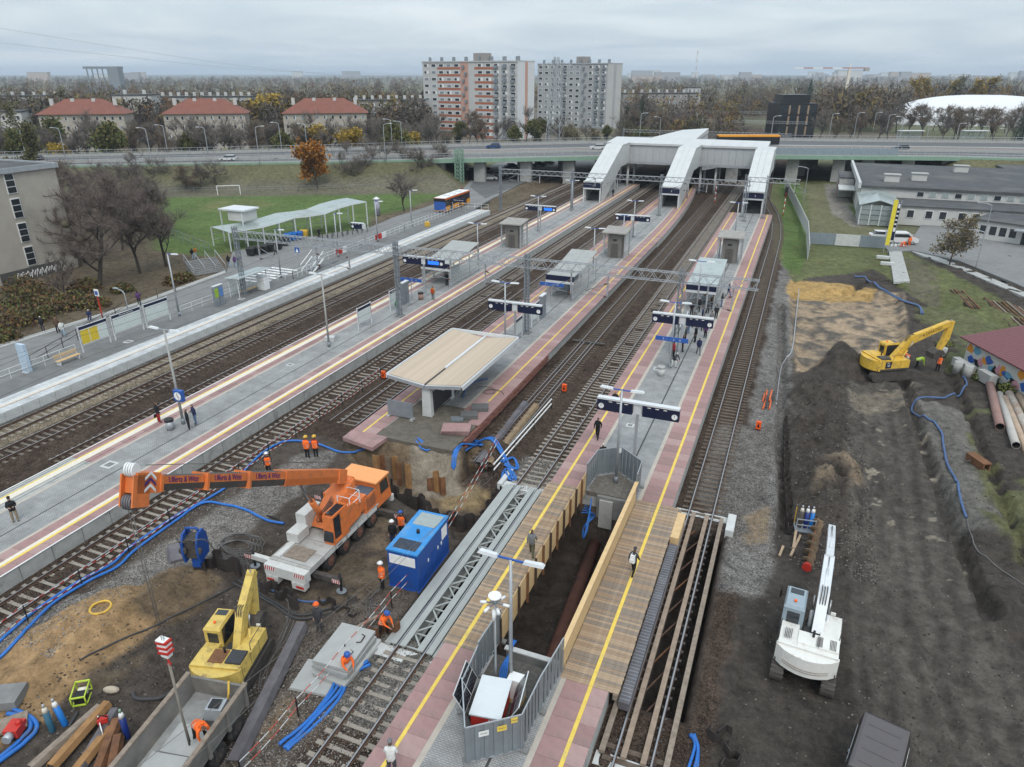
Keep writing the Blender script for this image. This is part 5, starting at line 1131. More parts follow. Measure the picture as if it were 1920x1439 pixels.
def beam(t,nm,pts,w,hs,m):
 """box girder through side-view points (y, z) with depths hs"""
 pts = [Vector((0,p[0],p[1])) for p in pts]; b = MB(); n = len(pts)
 for i,p in enumerate(pts):
  d = (pts[min(i+1,n-1)]-pts[max(i-1,0)]).normalized(); u = Vector((0,-d.z,d.y))*(hs[i]/2)
  for x,s in((-w/2,-1),(w/2,-1),(w/2,1),(-w/2,1)): b.v.append((p.x+x+t.get('bx',0),p.y+s*u.y,p.z+s*u.z))
 for i in range(n-1):
  for k in range(4): b.face((4*i+k,4*i+(k+1)%4,4*i+4+(k+1)%4,4*i+4+k))
 b.face((3,2,1,0)); b.face([4*(n-1)+k for k in range(4)])
 return b.build(nm,m,t)
def excavator(label,loc,rz,body,cabm,boomm,boom,stick,bucket,low=0.0,trz=0.0,hood=None,dark=None,cwcurve=True,L_=4.2,bootx=.15,ladder=True):
 t = thing('excavator',label,'excavator',loc,rz); t['bx'] = bootx
 for s in(-1,1):
  c = crawler(t,s*1.13,L_,.6,.42,M_steel_d)
  if trz:
   pass
 MB().box(-.85,.85,-1.2,1.2,.35,.75).build('undercarriage',M_steel_d,t); MB().cyl((0,0,.75),(0,0,1.0),.75,n=16).build('slew_ring',M_steel_d,t)
 MB().box(-1.35,1.35,-1.7,1.6,1.0,1.2).build('platform',M_steel_d,t)
 pr = [(-1.38,-1.45)]+[(-1.38+2.76*k/8,-1.62-.62*math.sin(math.pi*k/8)**.7) for k in range(9)]+[(1.38,-1.45)]
 cw = MB().prism(pr,1.02,2.0).build('counterweight',body,t); MB().prism([(x*.99,y+.02) for x,y in pr],1.0,1.12).build('counterweight_skirt',dark or body,cw)
 MB().hexa([(-1.36,-1.5,1.2),(1.36,-1.5,1.2),(1.36,-.3,1.2),(-1.36,-.3,1.2),(-1.32,-1.65,2.12),(1.32,-1.65,2.12),(1.32,-.35,2.08),(-1.32,-.35,2.08)]).build('engine_hood',body,t)
 MB().box(.45,1.3,-1.35,-.45,2.1,2.22).build('hood_cover',hood or M_steel_d,t); MB().box(-.5,.3,-1.35,-.45,2.1,2.16).build('hood_hatch',body if not dark else M_rust,t); MB().cyl((.15,-.65,2.1),(.15,-.7,2.55),.06,n=8).build('exhaust_pipe',M_black,t)
 MB().box(.45,1.35,-.3,1.55,1.2,1.95).build('side_tank',body,t); MB().box(-1.35,-.5,-.32,.1,1.2,2.0).build('filter_box',body,t)
 c = MB()
 c.hexa([(-1.36,.12,1.2),(-.42,.12,1.2),(-.42,1.75,1.2),(-1.36,1.75,1.2),(-1.36,.12,1.75),(-.42,.12,1.75),(-.42,1.8,1.75),(-1.36,1.8,1.75)])
 for x,y in((-1.33,.16),(-.45,.16),(-1.33,1.66),(-.45,1.66)): c.box(x-.05,x+.05,y-.05,y+.05,1.75,2.9)
 cab = c.build('cab',cabm,t)
 MB().hexa([(-1.38,.05,2.85),(-.4,.05,2.85),(-.4,1.72,2.85),(-1.38,1.72,2.85),(-1.3,.15,3.0),(-.48,.15,3.0),(-.48,1.6,3.0),(-1.3,1.6,3.0)]).build('cab_roof',cabm,cab)
 MB().box(-1.2,-.58,1.1,1.5,3.0,3.02).build('roof_hatch',M_glassd,cab); MB().box(-1.3,-.48,.1,.13,1.8,2.85).build('rear_frame',cabm,cab); MB().box(-1.18,-.6,.08,.1,1.95,2.65).build('rear_window',M_glassd,cab)
 for x in(-1.37,-.41): MB().box(x-.01,x+.01,.25,1.6,1.8,2.82).build('side_window',M_glassd,cab)
 MB().box(-1.28,-.5,1.7,1.72,1.8,2.82).build('windscreen',M_glassd,cab); MB().cyl((-.9,.5,3.0),(-.9,.5,3.1),.07,n=8).build('beacon',M_hiv,cab)
 for x,y0,y1 in((1.3,-.2,1.5),(-1.33,-1.3,-.4)): MB().tube([(x,y0,2.0),(x,y0,2.5),(x,y1,2.5),(x,y1,2.0)],.022,5).build('handrail',M_steel_d,t)
 for k in range(3): MB().box(1.352,1.36,-1.35+k*.95,-1.335+k*.95,1.22,2.0).build('panel_seam',M_steel_d,t)
 for k in range(6): MB().box(-1.372,-1.362,-1.3,-.5,1.35+k*.1,1.39+k*.1).build('side_louvre',M_steel_d,t)
 for x in(-1.2,.9): MB().box(x-.12,x+.12,1.58,1.66,1.95,2.1).build('work_light',M_refl,t)
 MB().bar((-1.45,1.7,2.3),(-1.6,1.75,2.3),.03).box(-1.68,-1.6,1.72,1.76,2.05,2.55).build('mirror',M_black,t); MB().tube([(-.25,1.3,1.3),(-.1,1.5,1.6),(.2,1.2,1.9),(.1,.6,2.2)],.03,5).build('hose_loop',M_hose_d,t)
 MB().box(-.5,.45,-.25,1.2,1.2,1.32).build('valve_bay',M_steel_d,t); MB().box(-.3,.1,-.1,.5,1.32,1.7).build('valve_block',M_hose_d,t)
 beam(t,'boom',*boom,boomm); st = beam(t,'stick',*stick,boomm)
 bx = bootx
 b0,b1,b2 = [Vector((bx,p[0],p[1])) for p in(boom[0][0],boom[0][len(boom[0])//2],boom[0][-1])]
 for s in(-1,1): hydraulic(t,(bx+s*.38,b0.y+.35,b0.z-.35),(bx+s*.38,b1.y,b1.z-.05),.09,.6,boomm)
 k0,k1 = Vector((bx,stick[0][0][0],stick[0][0][1])),Vector((bx,stick[0][-1][0],stick[0][-1][1]))
 hydraulic(t,tuple(b1+Vector((0,.2,.35))),tuple(k0+Vector((0,0,.12))),.09,.6,boomm); kd = (k1-k0)
 hydraulic(t,tuple(k0+kd*.12+Vector((0,.3,.25))),tuple(k0+kd*.85+Vector((0,.28,.2))),.075,.6,boomm)
 for dx in(-.12,0,.12): MB().tube(cat2([b0+Vector((dx,-.2,.3)),b0+Vector((dx,.4,.55)),b1+Vector((dx,-.3,.42)),b1+Vector((dx,.4,.40))],5),.025,5).build('hydraulic_hose',M_hose_d,t)
 if bucket:
  y,z,a = bucket; q = MB()
  pr = [(0,.1),(.55,.25),(.85,-.15),(.7,-.7),(.25,-.95),(-.15,-.8),(.15,-.45)]
  q.xprism(pr,-.55,.55,'x'); M_ = Matrix.Translation((bx,y,z))@Matrix.Rotation(a,4,'X'); mx(q,M_); bk_ = q.build('bucket',M_steel_d,t)
  for k in range(5): mx(MB().box(-.5+k*.22,-.4+k*.22,-.25,.0,-.9,-.8),M_).build('bucket_tooth',M_steel_d,bk_)
 return t
ga = zat(-22.2,19.4)
exA = excavator('faded yellow excavator behind the lorry with its arm folded down',(-22.15,19.35,ga),math.radians(15),M_yel_pale,M_yel_pale,M_yel_pale,([(.3,1.6),(1.2,3.2),(2.9,4.7)],.42,[.7,.75,.45]),([(2.75,4.75),(2.5,3.2),(2.3,1.4)],.34,[.5,.6,.35]),(2.2,1.3,2.6),hood=mat('black_cover',(.04,.042,.048),.55),dark=M_yel_pale,bootx=.35)
exA.scale = (.9,.9,.9); exA.location.x-=.25
gw = zat(3.5,30)
exW = excavator('white excavator with grey cab and arm stretched straight along the sheet piles',(3.55,30.3,gw),math.radians(-4.5),M_whitemach,M_greyblue,M_alu,([(.3,1.6),(1.6,2.9),(4.4,3.3)],.5,[.75,.8,.5]),([(4.2,3.4),(6.6,2.9),(9.6,2.0)],.38,[.5,.5,.32]),None,hood=M_whitemach,bootx=.3)
for x0,x1 in((-1.1,-.75),(.35,.6),(.9,1.2)):
 for k in range(5): MB().box(x0+(x1-x0)*k/5,x0+(x1-x0)*k/5+.03,-1.3,-.6,2.22,2.235).build('vent_slot',M_steel_d,exW)
for k,z in enumerate((1.3,1.42)): MB().tube([(-1.3+2.6*q/8,-1.66-.63*math.sin(math.pi*q/8)**.7,z) for q in range(9)],.012,4).build('scuff_line',M_rust,exW)
gk = zat(9.8,71.2)
exK = excavator('yellow excavator on the dark heap with black boom lettering',(9.7,71.4,gk+.1),math.radians(-58),M_yel_mach,M_yel_mach,M_yel_mach,([(.5,1.7),(2.0,3.6),(5.7,5.0)],.45,[.7,.8,.5]),([(5.9,5.2),(5.7,3.6),(5.0,1.7)],.36,[.45,.65,.35]),(5.0,1.5,2.5),hood=M_steel_d,bootx=.3)
o = MB().box(1.352,1.362,-.95,-.35,1.25,1.9).build('side_decal',M_navy,exK); text('lettering','PC\n180',.24,M_white,o,(1.37,-.65,1.62),(math.pi/2,0,math.pi/2),.002)
bo = [c for c in exK.children if c.name.startswith('boom')][0]
an = math.atan2(5.0-3.6,5.7-2.0); T_ = text('lettering','KOMATSU',.42,M_black,bo,(.3+.235,3.9,4.34),(0,0,0),.002)
T_.matrix_local = Matrix.Translation((.3+.235,3.9,4.32))@Matrix(((0,0,1,0),(math.cos(an),-math.sin(an),0,0),(math.sin(an),math.cos(an),0,0),(0,0,0,1)))
# ----- tipper lorry (bed and rear axles in view)
trk = thing('tipper_lorry','tipper lorry with open grey bed loaded with slabs','lorry',(-20.35,14.4,-.45),math.radians(9.5))
M_bed = mat('bed_steel',(.20,.19,.175),.75,.2,var=.2,vs=1.5,dirt=(.30,.265,.22),ds=.9,dth=.52)
MB().box(-1.3,1.3,-4.6,2.6,1.15,1.28).build('bed_floor',mat('bed_floor',(.27,.27,.26),.85,var=.2,vs=1.5,dirt=(.2,.19,.18),ds=.7),trk); MB().box(-.45,.45,-5.5,2.4,.7,1.1).build('chassis',M_steel_d,trk)
for s in(-1,1):
 o = MB().hexa([(s*1.28-.06,-4.6,1.28),(s*1.28+.06,-4.6,1.28),(s*1.28+.06,2.6,1.28),(s*1.28-.06,2.6,1.28),(s*1.38-.06,-4.6,2.3),(s*1.38+.06,-4.6,2.3),(s*1.38+.06,2.6,2.3),(s*1.38-.06,2.6,2.3)]).build('side_board',M_bed,trk)
 MB().box(s*1.39-.1,s*1.39+.1,-4.6,2.6,2.28,2.38).build('top_rail',M_plank3,o)
 for k in range(6): MB().box(s*1.42-.05,s*1.42+.05,-4.4+k*1.35,-4.25+k*1.35,1.2,2.3).build('stanchion',M_bed,o)
 for y in(-1.0,.4,1.75): wheel(trk,s*1.1,y,.52,.52,.32,M_steel_d,s)
MB().box(-1.3,1.3,2.54,2.66,1.25,2.15).build('tailgate',M_bed,trk)
M_slab = mat('grey_slab',(.36,.365,.355),.9,var=.08,vs=1.5)
for k,(x,y,w,l) in enumerate(((-.1,-2.0,1.7,2.6),(0,.15,1.5,1.4),(-.05,-1.9,1.6,2.4))): tag(MB().box(-w/2,w/2,-l/2,l/2,0,.13).build('concrete_slab',M_slab,None,(-20.35+x*.986-y*.165,14.4+y*.986+x*.165,.835+(.135 if k==2 else 0)),math.radians(9.5+k)),('big grey slab lying lowest in the lorry bed','small grey slab lying towards the tailgate in the lorry bed','big grey slab stacked on top in the lorry bed')[k],'slab')
pc = thing('plate_compactor','grey plate compactor with yellow handle standing in the lorry bed','compactor',(-20.1,16.1,.84),.3)
MB().hexa([(-.45,-.5,0),(.45,-.5,0),(.45,.5,0),(-.45,.5,0),(-.5,-.65,.15),(.5,-.65,.15),(.5,.65,.15),(-.5,.65,.15)]).build('base_plate',M_steel_d,pc); MB().hexa([(-.42,-.45,.15),(.42,-.45,.15),(.42,.4,.15),(-.42,.4,.15),(-.36,-.35,.65),(.36,-.35,.65),(.36,.3,.65),(-.36,.3,.65)]).build('engine_housing',M_galv,pc); MB().box(-.25,.2,-.25,.2,.65,.72).build('engine_top',M_black,pc); MB().tube([(.3,.3,.3),(.35,.5,.8),(.3,.75,1.2)],.05,6).build('handle',M_yel_mach,pc)
# ----- generator
gen = thing('generator','blue generator container between the crane and the steel bridge','generator',(-17.6,29.55,-.5),math.radians(1.5))
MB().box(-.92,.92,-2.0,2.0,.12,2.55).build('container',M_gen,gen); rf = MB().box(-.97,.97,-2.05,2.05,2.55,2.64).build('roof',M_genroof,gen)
for k in range(12): MB().box(-.7,.7,-1.75+k*.075,-1.72+k*.075,2.64,2.67).build('roof_grille',M_steel_d,rf)
MB().box(-.7,.75,.6,1.85,2.64,2.655).build('pale_patch',mat('roof_pale',(.30,.345,.34),.6,var=.1),rf); MB().cyl((.05,-.1,2.64),(.05,-.1,2.85),.1,n=10).build('exhaust',M_black,rf); MB().box(-.98,.98,-2.06,2.06,0,.14).build('skid',M_gen,gen)
MB().box(-.8,.8,-2.03,-2.0,1.75,2.35).build('white_panel',M_white,gen)
for y0,y1 in((-1.6,-.9),(-.3,.4)):
 for k in range(8): MB().box(.92,.94,y0,y1,.7+k*.12,.77+k*.12).build('louvre',M_gen,gen)
MB().box(.92,.93,1.1,1.8,1.5,2.3).build('white_panel',M_white,gen)
for y in(-.75,.5,.95): MB().box(.92,.945,y,y+.1,1.3,1.5).build('latch',M_white,gen)
# ----- dark van at the bottom of the frame
van = thing('van','dark grey panel van parked on the dirt road','van',(5.95,23.2,zat(6,23)),math.radians(-14))
Lv = 5.4; pf = [(-2.7,.45),(2.55,.45),(2.7,.8),(2.7,1.1),(2.55,1.25)]
body = MB().hexa([(-.98,-2.7,.4),(.98,-2.7,.4),(.98,2.6,.4),(-.98,2.6,.4),(-.98,-2.7,1.25),(.98,-2.7,1.25),(.98,2.65,1.25),(-.98,2.65,1.25)]); body.hexa([(-.98,-1.3,1.25),(.98,-1.3,1.25),(.98,2.65,1.25),(-.98,2.65,1.25),(-.86,-.6,1.98),(.86,-.6,1.98),(.86,2.55,1.98),(-.86,2.55,1.98)])
M_van = mat('van_paint',(.04,.034,.034),.3,.3,var=.04); body.build('body',M_van,van)
MB().hexa([(-.86,-.55,1.98),(.86,-.55,1.98),(.86,2.5,1.98),(-.86,2.5,1.98),(-.74,-.4,2.05),(.74,-.4,2.05),(.74,2.4,2.05),(-.74,2.4,2.05)]).build('roof',mat('van_roof',(.105,.093,.095),.35,.2,var=.05),van)
for k in range(4): MB().box(-.6,.6,-.2+k*.68,-.15+k*.68,2.05,2.065).build('roof_rib',MATS['van_roof'],van)
for s in(-1,1):
 MB().hexa([(s*.985-.005,-1.1,1.28),(s*.985+.005,-1.1,1.28),(s*.985+.005,.3,1.28),(s*.985-.005,.3,1.28),(s*.88-.005,-.55,1.9),(s*.88+.005,-.55,1.9),(s*.88+.005,.3,1.9),(s*.88-.005,.3,1.9)]).build('side_window',M_glassd,van); MB().box(s*.99-.01,s*.99+.01,.3,2.5,1.1,1.14).build('trim_strip',M_alu,van)
 for y in(-1.75,1.7): wheel(van,s*.9,y,.34,.34,.22,M_galv_d,s)
MB().box(-.8,.8,2.62,2.68,1.3,1.85).build('rear_window',M_glassd,van)
# ===== things lying about the site
def hose(pts,r,m,label,n=1,sp=.16,cat='hose',name='hose',lift=0.0,group=None):
 base = [WG(*p[:2],lift+r+(p[2] if len(p)>2 else 0)) for p in pts]; base = cat2(base,6)
 for q in base:
  if len(pts[0])<3: q.z = max(q.z,zat(q.x,q.y)+r)
 for k in range(n):
  off = (k-(n-1)/2)*sp; P_ = []
  for i,q in enumerate(base):
   d = (base[min(i+1,len(base)-1)]-base[max(i-1,0)]); d.z = 0; d.normalize()
   wob = math.sin(i*.35+k*1.7)*.07*(n>1)
   P_.append(q+Vector((d.y,-d.x,0))*(off+wob)+Vector((0,0,.05*(k%2)*(n>2))))
  lab = label if n==1 else f'{label}, {ORD[k]} from its street side'
  tag(MB().tube(P_,r,7).build(name,m),lab,cat,group)
hose([(-40,1238),(0,1206),(60,1153),(140,1098),(210,1060),(245,1028),(330,970),(385,940),(440,905),(470,872),(500,846),(540,829),(590,833),(640,850),(680,870),(712,868)],.085,M_blueh,'long blue hose running the length of the taped track')
hose([(-40,1262),(0,1236),(40,1195),(95,1138),(150,1102),(220,1066),(256,1036),(335,975),(382,945),(420,948),(461,958),(499,977),(533,984)],.085,M_blueh,'blue hose turning off towards the back of the crane')
hose([(22,1335),(48,1345),(62,1368),(40,1398),(-30,1452)],.1,M_blueh,'blue hose bend beside the red pump',2,.22)
hose([(690,1243),(652,1268),(625,1310),(580,1362),(533,1406)],.085,M_blueh,'blue hose in the bundle beside the near track',4,.16)
hose([(1297,1380),(1306,1402),(1298,1450)],.07,M_blueh,'short blue hose at the bottom edge near the beam bridge',3,.12)
hose([(756,862),(772,848),(800,842),(840,842),(868,845),(893,860),(925,880),(955,880),(962,900),(948,930),(935,945)],.075,M_blueh,'blue hose over the sand in front of the canopy platform',3,.17)
hose([(893,838),(862,852),(850,868),(865,878),(890,868),(905,850),(890,832)],.07,M_blueh,'blue hose loop beside the lying piles',2,.16)
hose([(940,868),(962,860),(968,880),(945,872)],.07,M_blueh,'blue hose coil at the white barrier rails',2,.15)
hose([(1805,708),(1812,722),(1800,742),(1770,750),(1722,756),(1709,770),(1725,786),(1760,806),(1768,835),(1775,870),(1792,905),(1802,945),(1806,990)],.09,M_blueh2,'dull blue hose looping along the dirt trench')
hose([(1806,990),(1830,1030),(1870,1065),(1930,1105)],.04,M_cable,'thin grey cable carrying on from the dull blue hose')
hose([(1602,520),(1625,530),(1650,552),(1690,568),(1722,574),(1728,590)],.085,M_blueh2,'blue hose lying across the far corner of the dig',2,.22)
hose([(530,985),(520,975),(500,968)],.05,M_black,'black hose coupling behind the crane')
hose([(1455,760),(1465,690),(1484,660),(1492,600),(1497,550)],.06,M_galv,'long grey conduit along the trench')
hose([(440,1090),(500,1125),(560,1160),(640,1140)],.065,M_hose_d,'thick dark hose crossing the yard by the excavator arm',2,.25)
hose([(480,1095),(560,1128),(610,1128)],.06,M_blueh2,'dull blue hose by the worker in the orange helmet')
hose([(150,1240),(300,1170),(440,1100)],.05,M_hose_d,'thin black cable over the sand heap')
hose([(250,1303),(258,1313),(300,1312),(325,1298)],.09,M_hose_d,'bent black pipe beside the lorry')
hose([(130,1365),(146,1338)],.07,M_hose_d,'short black tube by the gas bottles')
for k in range(5):
 c = WG(445+k*3,1010+k*2,.06); pts = []
 for q in range(26): a = q*.5; pts.append(c+Vector(((1.0+.12*k)*math.cos(a)+.03*q,(.55+.08*k)*math.sin(a)-.05*q,.03*(q%3)+.02*k)))
 for q in pts: q.z = max(q.z,zat(q.x,q.y)+.04)
 tag(MB().tube(pts,.024,5).build('cable_coil',M_cable),f'grey cable coil between the vibrating hammer and the crane, {ORD[k]} loop from the hammer','cable','grey cable coils')
hose([(450,1030),(462,1060),(470,1085),(490,1100),(540,1120),(545,1150),(530,1200),(500,1250),(490,1290)],.022,M_cable,'grey cable in the bundle running past the yellow excavator',5,.09,'cable','cable')
hose([(715,1105),(697,1120),(692,1140),(700,1160),(722,1155),(715,1140),(695,1138)],.022,M_cable,'grey cable dropped by the worker at the generator',3,.09,'cable','cable')
for k in range(5): tag(MB().tube(cat2([(-9.9+.05*k,24.9,.9),(-9.7,24.2-.05*k,.95),(-9.75+.08*k,23.0,.85),(-9.4+.05*k,22.2,.85),(-9.1,22.0+.1*k,.85)],6),.03,6).build('blue_cable',M_blueh),f'blue cable inside the near panel enclosure, {ORD[k]} of the tangle','cable','blue cables in the enclosure')
for k in range(4): tag(MB().tube(cat2([(-10.2,38.6-.3*k,.2),(-9.9+.1*k,38.9,-.6),(-10.1,38.0,-1.2),(-9.7,37.4-.2*k,-1.0),(-9.9,39.0,.6)],6),.035,6).build('blue_cable',M_blueh),f'blue cable hanging into the far end of the pit, {ORD[k]} of the tangle','cable','blue cables in the pit')
# ----- tape barriers
def tape(pts,zs,label,m0,m1,seg=.28,r=.014,post=True):
 t = thing('tape_barrier',label,'barrier',pts[0])
 P0_ = Vector(pts[0]); b = MB()
 for z in zs:
  line = MB()
  for p,q in zip(pts[:-1],pts[1:]):
   p,q = Vector(p)-P0_,Vector(q)-P0_; n = max(1,int((q-p).length/seg))
   for k in range(n):
    f0,f1 = k/n,(k+1)/n; s0,s1 = -.12*4*f0*(1-f0),-.12*4*f1*(1-f1)
    line.bar(p+(q-p)*f0+Vector((0,0,z+s0)),p+(q-p)*f1+Vector((0,0,z+s1)),r,r*3.2,mi=k%2)
  line.build('tape',[m0,m1],t)
 if post:
  for p in pts: p = Vector(p)-P0_; MB().bar((p.x,p.y,-.3),(p.x,p.y,max(zs)+.1),.05).build('post',M_black,t)
 return t
tape([(-34.5,y,zat(-34.5,y)) for y in np.arange(14.5,53,3.2)],(1.05,.42),'red and white twisted tape fence along the track behind the crane',M_white,M_red)
pts = [(455,1465),(560,1345),(650,1240),(735,1140),(820,1040),(935,890)]
tape([WG(*p) for p in pts],(1.1,.6),'red tape fence between the generator and the steel bridge',M_white,mat('pinkred_tape',(.6,.1,.08),.6),.5)
t = thing('white_barrier','white two-rail barrier beside the lying steel piles','barrier',W(925,895,-.3))
for dz in(1.0,.55): MB().bar((0,0,dz),W(1034,768,-.3)-W(925,895,-.3)+Vector((0,0,dz)),.07).build('rail',M_white,t)
for f in(0,.33,.66,1): p = (W(1034,768,-.3)-W(925,895,-.3))*f; MB().bar(p+Vector((0,0,-.1)),p+Vector((0,0,1.05)),.05).build('post',M_black,t)
# ----- sheet piles
def piles(pts,z0,z1,label,m,w=.62,jit=.2,dep=.2):
 """row of interlocking trough-shaped piles along the points"""
 t = thing('sheet_pile_wall',label,'sheet piles',(0,0,0)); pts = [Vector((p[0],p[1],0)) for p in pts]; side = 1
 for p,q in zip(pts[:-1],pts[1:]):
  L_ = (q-p).length; n = max(1,round(L_/w)); d = (q-p)/n; u = d.normalized(); nn = Vector((u.y,-u.x,0))*dep
  for k in range(n):
   a = p+d*k; zt = z1+random.uniform(-jit,jit); prof = [a,a+d*.12+nn*side,a+d*.88+nn*side,a+d]; b = MB(); th = Vector((u.y,-u.x,0))*.02
   for i in range(3):
    A,B = prof[i],prof[i+1]; b.hexa([A-th+Vector((0,0,z0)),B-th+Vector((0,0,z0)),B+th+Vector((0,0,z0)),A+th+Vector((0,0,z0)),A-th+Vector((0,0,zt)),B-th+Vector((0,0,zt)),B+th+Vector((0,0,zt)),A+th+Vector((0,0,zt))])
   b.build('pile',m[k%len(m)] if isinstance(m,list) else m,t); side = -side
 return t
piles([W(700,856,.2),W(735,864,.2),W(770,876,.2)],-2.6,.45,'brown rusty sheet piles holding the sand at the canopy platform',[M_rust_o,M_rust,mat('pile_brown',(.16,.115,.08),.85,var=.3,vs=1.5)],.5,.1)
piles([W(722,905,-.3),W(745,918,-.3),W(785,925,-.3),W(800,938,-.3),W(808,958,-.3),W(838,955,-.3),W(872,962,-.3),W(905,958,-.3),W(925,930,-.3),W(938,905,-.3)],-3.4,-.35,'curved row of dark sheet piles retaining the sand behind the generator',M_pile_d,.55,.18)
piles([W(800,898,-.3),W(835,893,-.3)],-2,-.1,'short row of rusty sheet piles in the sand heap',[M_rust,M_rust_o],.5,.25)
piles([W(388,1068,-.3),W(420,1068,-.3),W(450,1080,-.3)],-1,.8,'dark sheet piles standing behind the blue vibrating hammer',M_pile_d,.6,.25)
piles([W(490,1102,-.4),W(520,1114,-.4),W(560,1140,-.4)],-1.2,.25,'low dark sheet piles behind the yellow excavator arm',M_pile_d,.6,.15)
piles([W(600,1125,-.4),W(640,1150,-.4),W(670,1160,-.4)],-1.5,-.05,'low dark sheet piles beyond the worker in the orange helmet',M_pile_d,.6,.12)
piles([W(690,1195,-.4),W(715,1192,-.4),W(735,1195,-.4),W(748,1185,-.4)],-3.2,.3,'rust brown sheet piles next to the near end of the steel bridge',[M_rust,M_pile_d],.55,.25)
piles([W(650,1262,-.4),W(672,1236,-.4),W(692,1205,-.4)],-1.5,.55,'dark sheet piles between the slab stack and the track',[M_pile_d,M_rust],.6,.2)
piles([W(1477,780,-.3),W(1477,880,-.3),W(1486,1000,-.3)],-1.4,-.32,'long zigzag line of sheet piles driven flush into the dark soil',M_pile_d,.6,.05,.22)
piles([W(1330,1372,-.3),W(1350,1390,-.3),W(1372,1375,-.3)],-1.2,.1,'zigzag stub of sheet piles near the van',M_pile_d,.55,.1,.25); piles([W(1365,1400,-.3),W(1378,1420,-.3),W(1360,1450,-.3)],-1.2,.1,'second zigzag stub of sheet piles at the bottom edge',M_pile_d,.55,.1,.25)
def lying(p,q,w,h,m,label,z=None,cat='steel pile',nm='lying_pile',prof=None):
 p,q = Vector(p),Vector(q); d = (q-p).normalized(); M_ = frame(p,d); L_ = (q-p).length
 pr = prof or[(-w/2,0),(-w*.3,h),(w*.3,h),(w/2,0),(w/2-.03,-.02),(w*.28,h-.035),(-w*.28,h-.035),(-w/2+.03,-.02)]
 b = MB(); n = len(pr)
 for y in(0,L_):
  for x,zz in pr: b.v.append((x,y,zz))
 for k in range(n): j = (k+1)%n; b.face((k,j,n+j,n+k))
 for c in((0,1,6,7),(1,2,5,6),(2,3,4,5)): b.face(c); b.face([n+i for i in c][::-1])
 return tag(mx(b,M_).build(nm,m),label,cat)
lying(W(896,872,-.1),W(985,757,-.1),.62,.26,M_pile_g,'grey sheet pile lying on the rails, nearer the canopy platform'); lying(W(917,872,-.1),W(1005,762,-.1),.62,.26,mat('pile_tan',(.23,.165,.10),.8,var=.25,vs=1.5,dirt=(.15,.1,.07),ds=.8),'brown sheet pile lying on the rails, nearer the white barrier')
lying(WG(438,1440,.1),WG(566,1178,.1),.75,.35,M_pile_g,'long purple-grey sheet pile lying alongside the lorry')
for k,(a,e,m) in enumerate((((150,1450),(218,1338),M_pile_g),((100,1450),(205,1330),M_rust_o),((60,1448),(190,1332),M_plank3),((185,1460),(222,1362),M_rust),((130,1470),(208,1372),M_rust_o),((210,1470),(225,1392),M_rust))):
 lying(WG(*a,.12+.16*(k%2)),WG(*e,.12+.16*(k%2)),.5,.25,m,f'rusty steel section in the heap at the bottom corner, {ORD[k]} laid',cat='steel section',nm='steel_section')
tag(MB().box(-.5,.5,-.02,.02,-.12,.12).build('saw_blade_guard',M_white,None,WG(193,1376,.5),2.6),'white saw bar lying on the rusty sections','saw bar'); cs = thing('cut_off_saw','red cut-off saw on the rusty sections','saw',WG(198,1368,.45),.8); MB().box(-.2,.2,-.12,.12,0,.25).build('motor',M_red,cs); MB().tube([(-.2,0,.2),(-.05,0,.42),(.2,0,.25)],.03,6).build('handle',M_black,cs)
for k in range(4):
 tag(MB().box(-.95,.95,-1.35,1.35,0,.17).build('concrete_slab',M_slab,None,(-17.5+(.1,-.1,.05,.0)[k],21.7+(-.15,.1,0,.05)[k],zat(-17.5,21.7)+.06+.24*k),math.radians(-3+2*k)),f'big grey slab beside the near track, {("lowest", "second", "third", "topmost")[k]} of its stack','slab')
tag(MB().hexa([(-1.0,-1.0,0),(1.0,-1.0,0),(1.0,.9,0),(-1.0,.9,0),(-.98,-.98,.12),(.98,-.98,.12),(.98,.88,.12),(-.98,.88,.12)]).build('concrete_slab',M_slab,None,(-18.2,20.4,zat(-18.2,20.4)),.15),'flat grey slab lying askew before the slab stack','slab')
for k,(px,py) in enumerate(((880,782),(900,768))): tag(MB().box(-.7,.7,-.5,.5,0,.32).build('paver_pallet',mat('grey_block',(.12,.12,.118),.9,var=.2,vs=6),None,W(px,py,PT),.4),f'dark block of stacked pavers on the canopy platform, {"nearer" if k == 0 else "farther from"} the broken edge','paver stack')
tag(MB().box(-.5,.5,-.3,.3,0,.2).build('battery_box',M_galv_d,None,W(857,788,PT),.4),'small grey box on the broken platform end','box')
for k in range(4): tag(MB().box(-1.1,1.1,-.7,.7,0,.09).build('lifted_slab',M_pink,None,W(855,808,PT)+Vector((.04*k,-.05*k,.11*k)),.25+.03*k),f'loose pink paving slab on the broken platform end, {("lowest", "second", "third", "topmost")[k]} of the pile','slab')
tag(MB().tube(cat2([W(868,745,PT+.08),W(875,728,PT+.08),W(890,716,PT+.08),W(914,710,PT+.08)],6),.09,8).build('hose_offcut',M_blueh2),'curved blue hose offcut beside the canopy','hose')
tag(MB().tube([W(930,738,PT+.03)+Vector((.7*math.cos(a*.4)-.05*a,.6*math.sin(a*.4),.01*a)) for a in range(24)],.025,5).build('cable_ring',M_hose_d),'black cable coil on the yellow line of the canopy platform','cable')
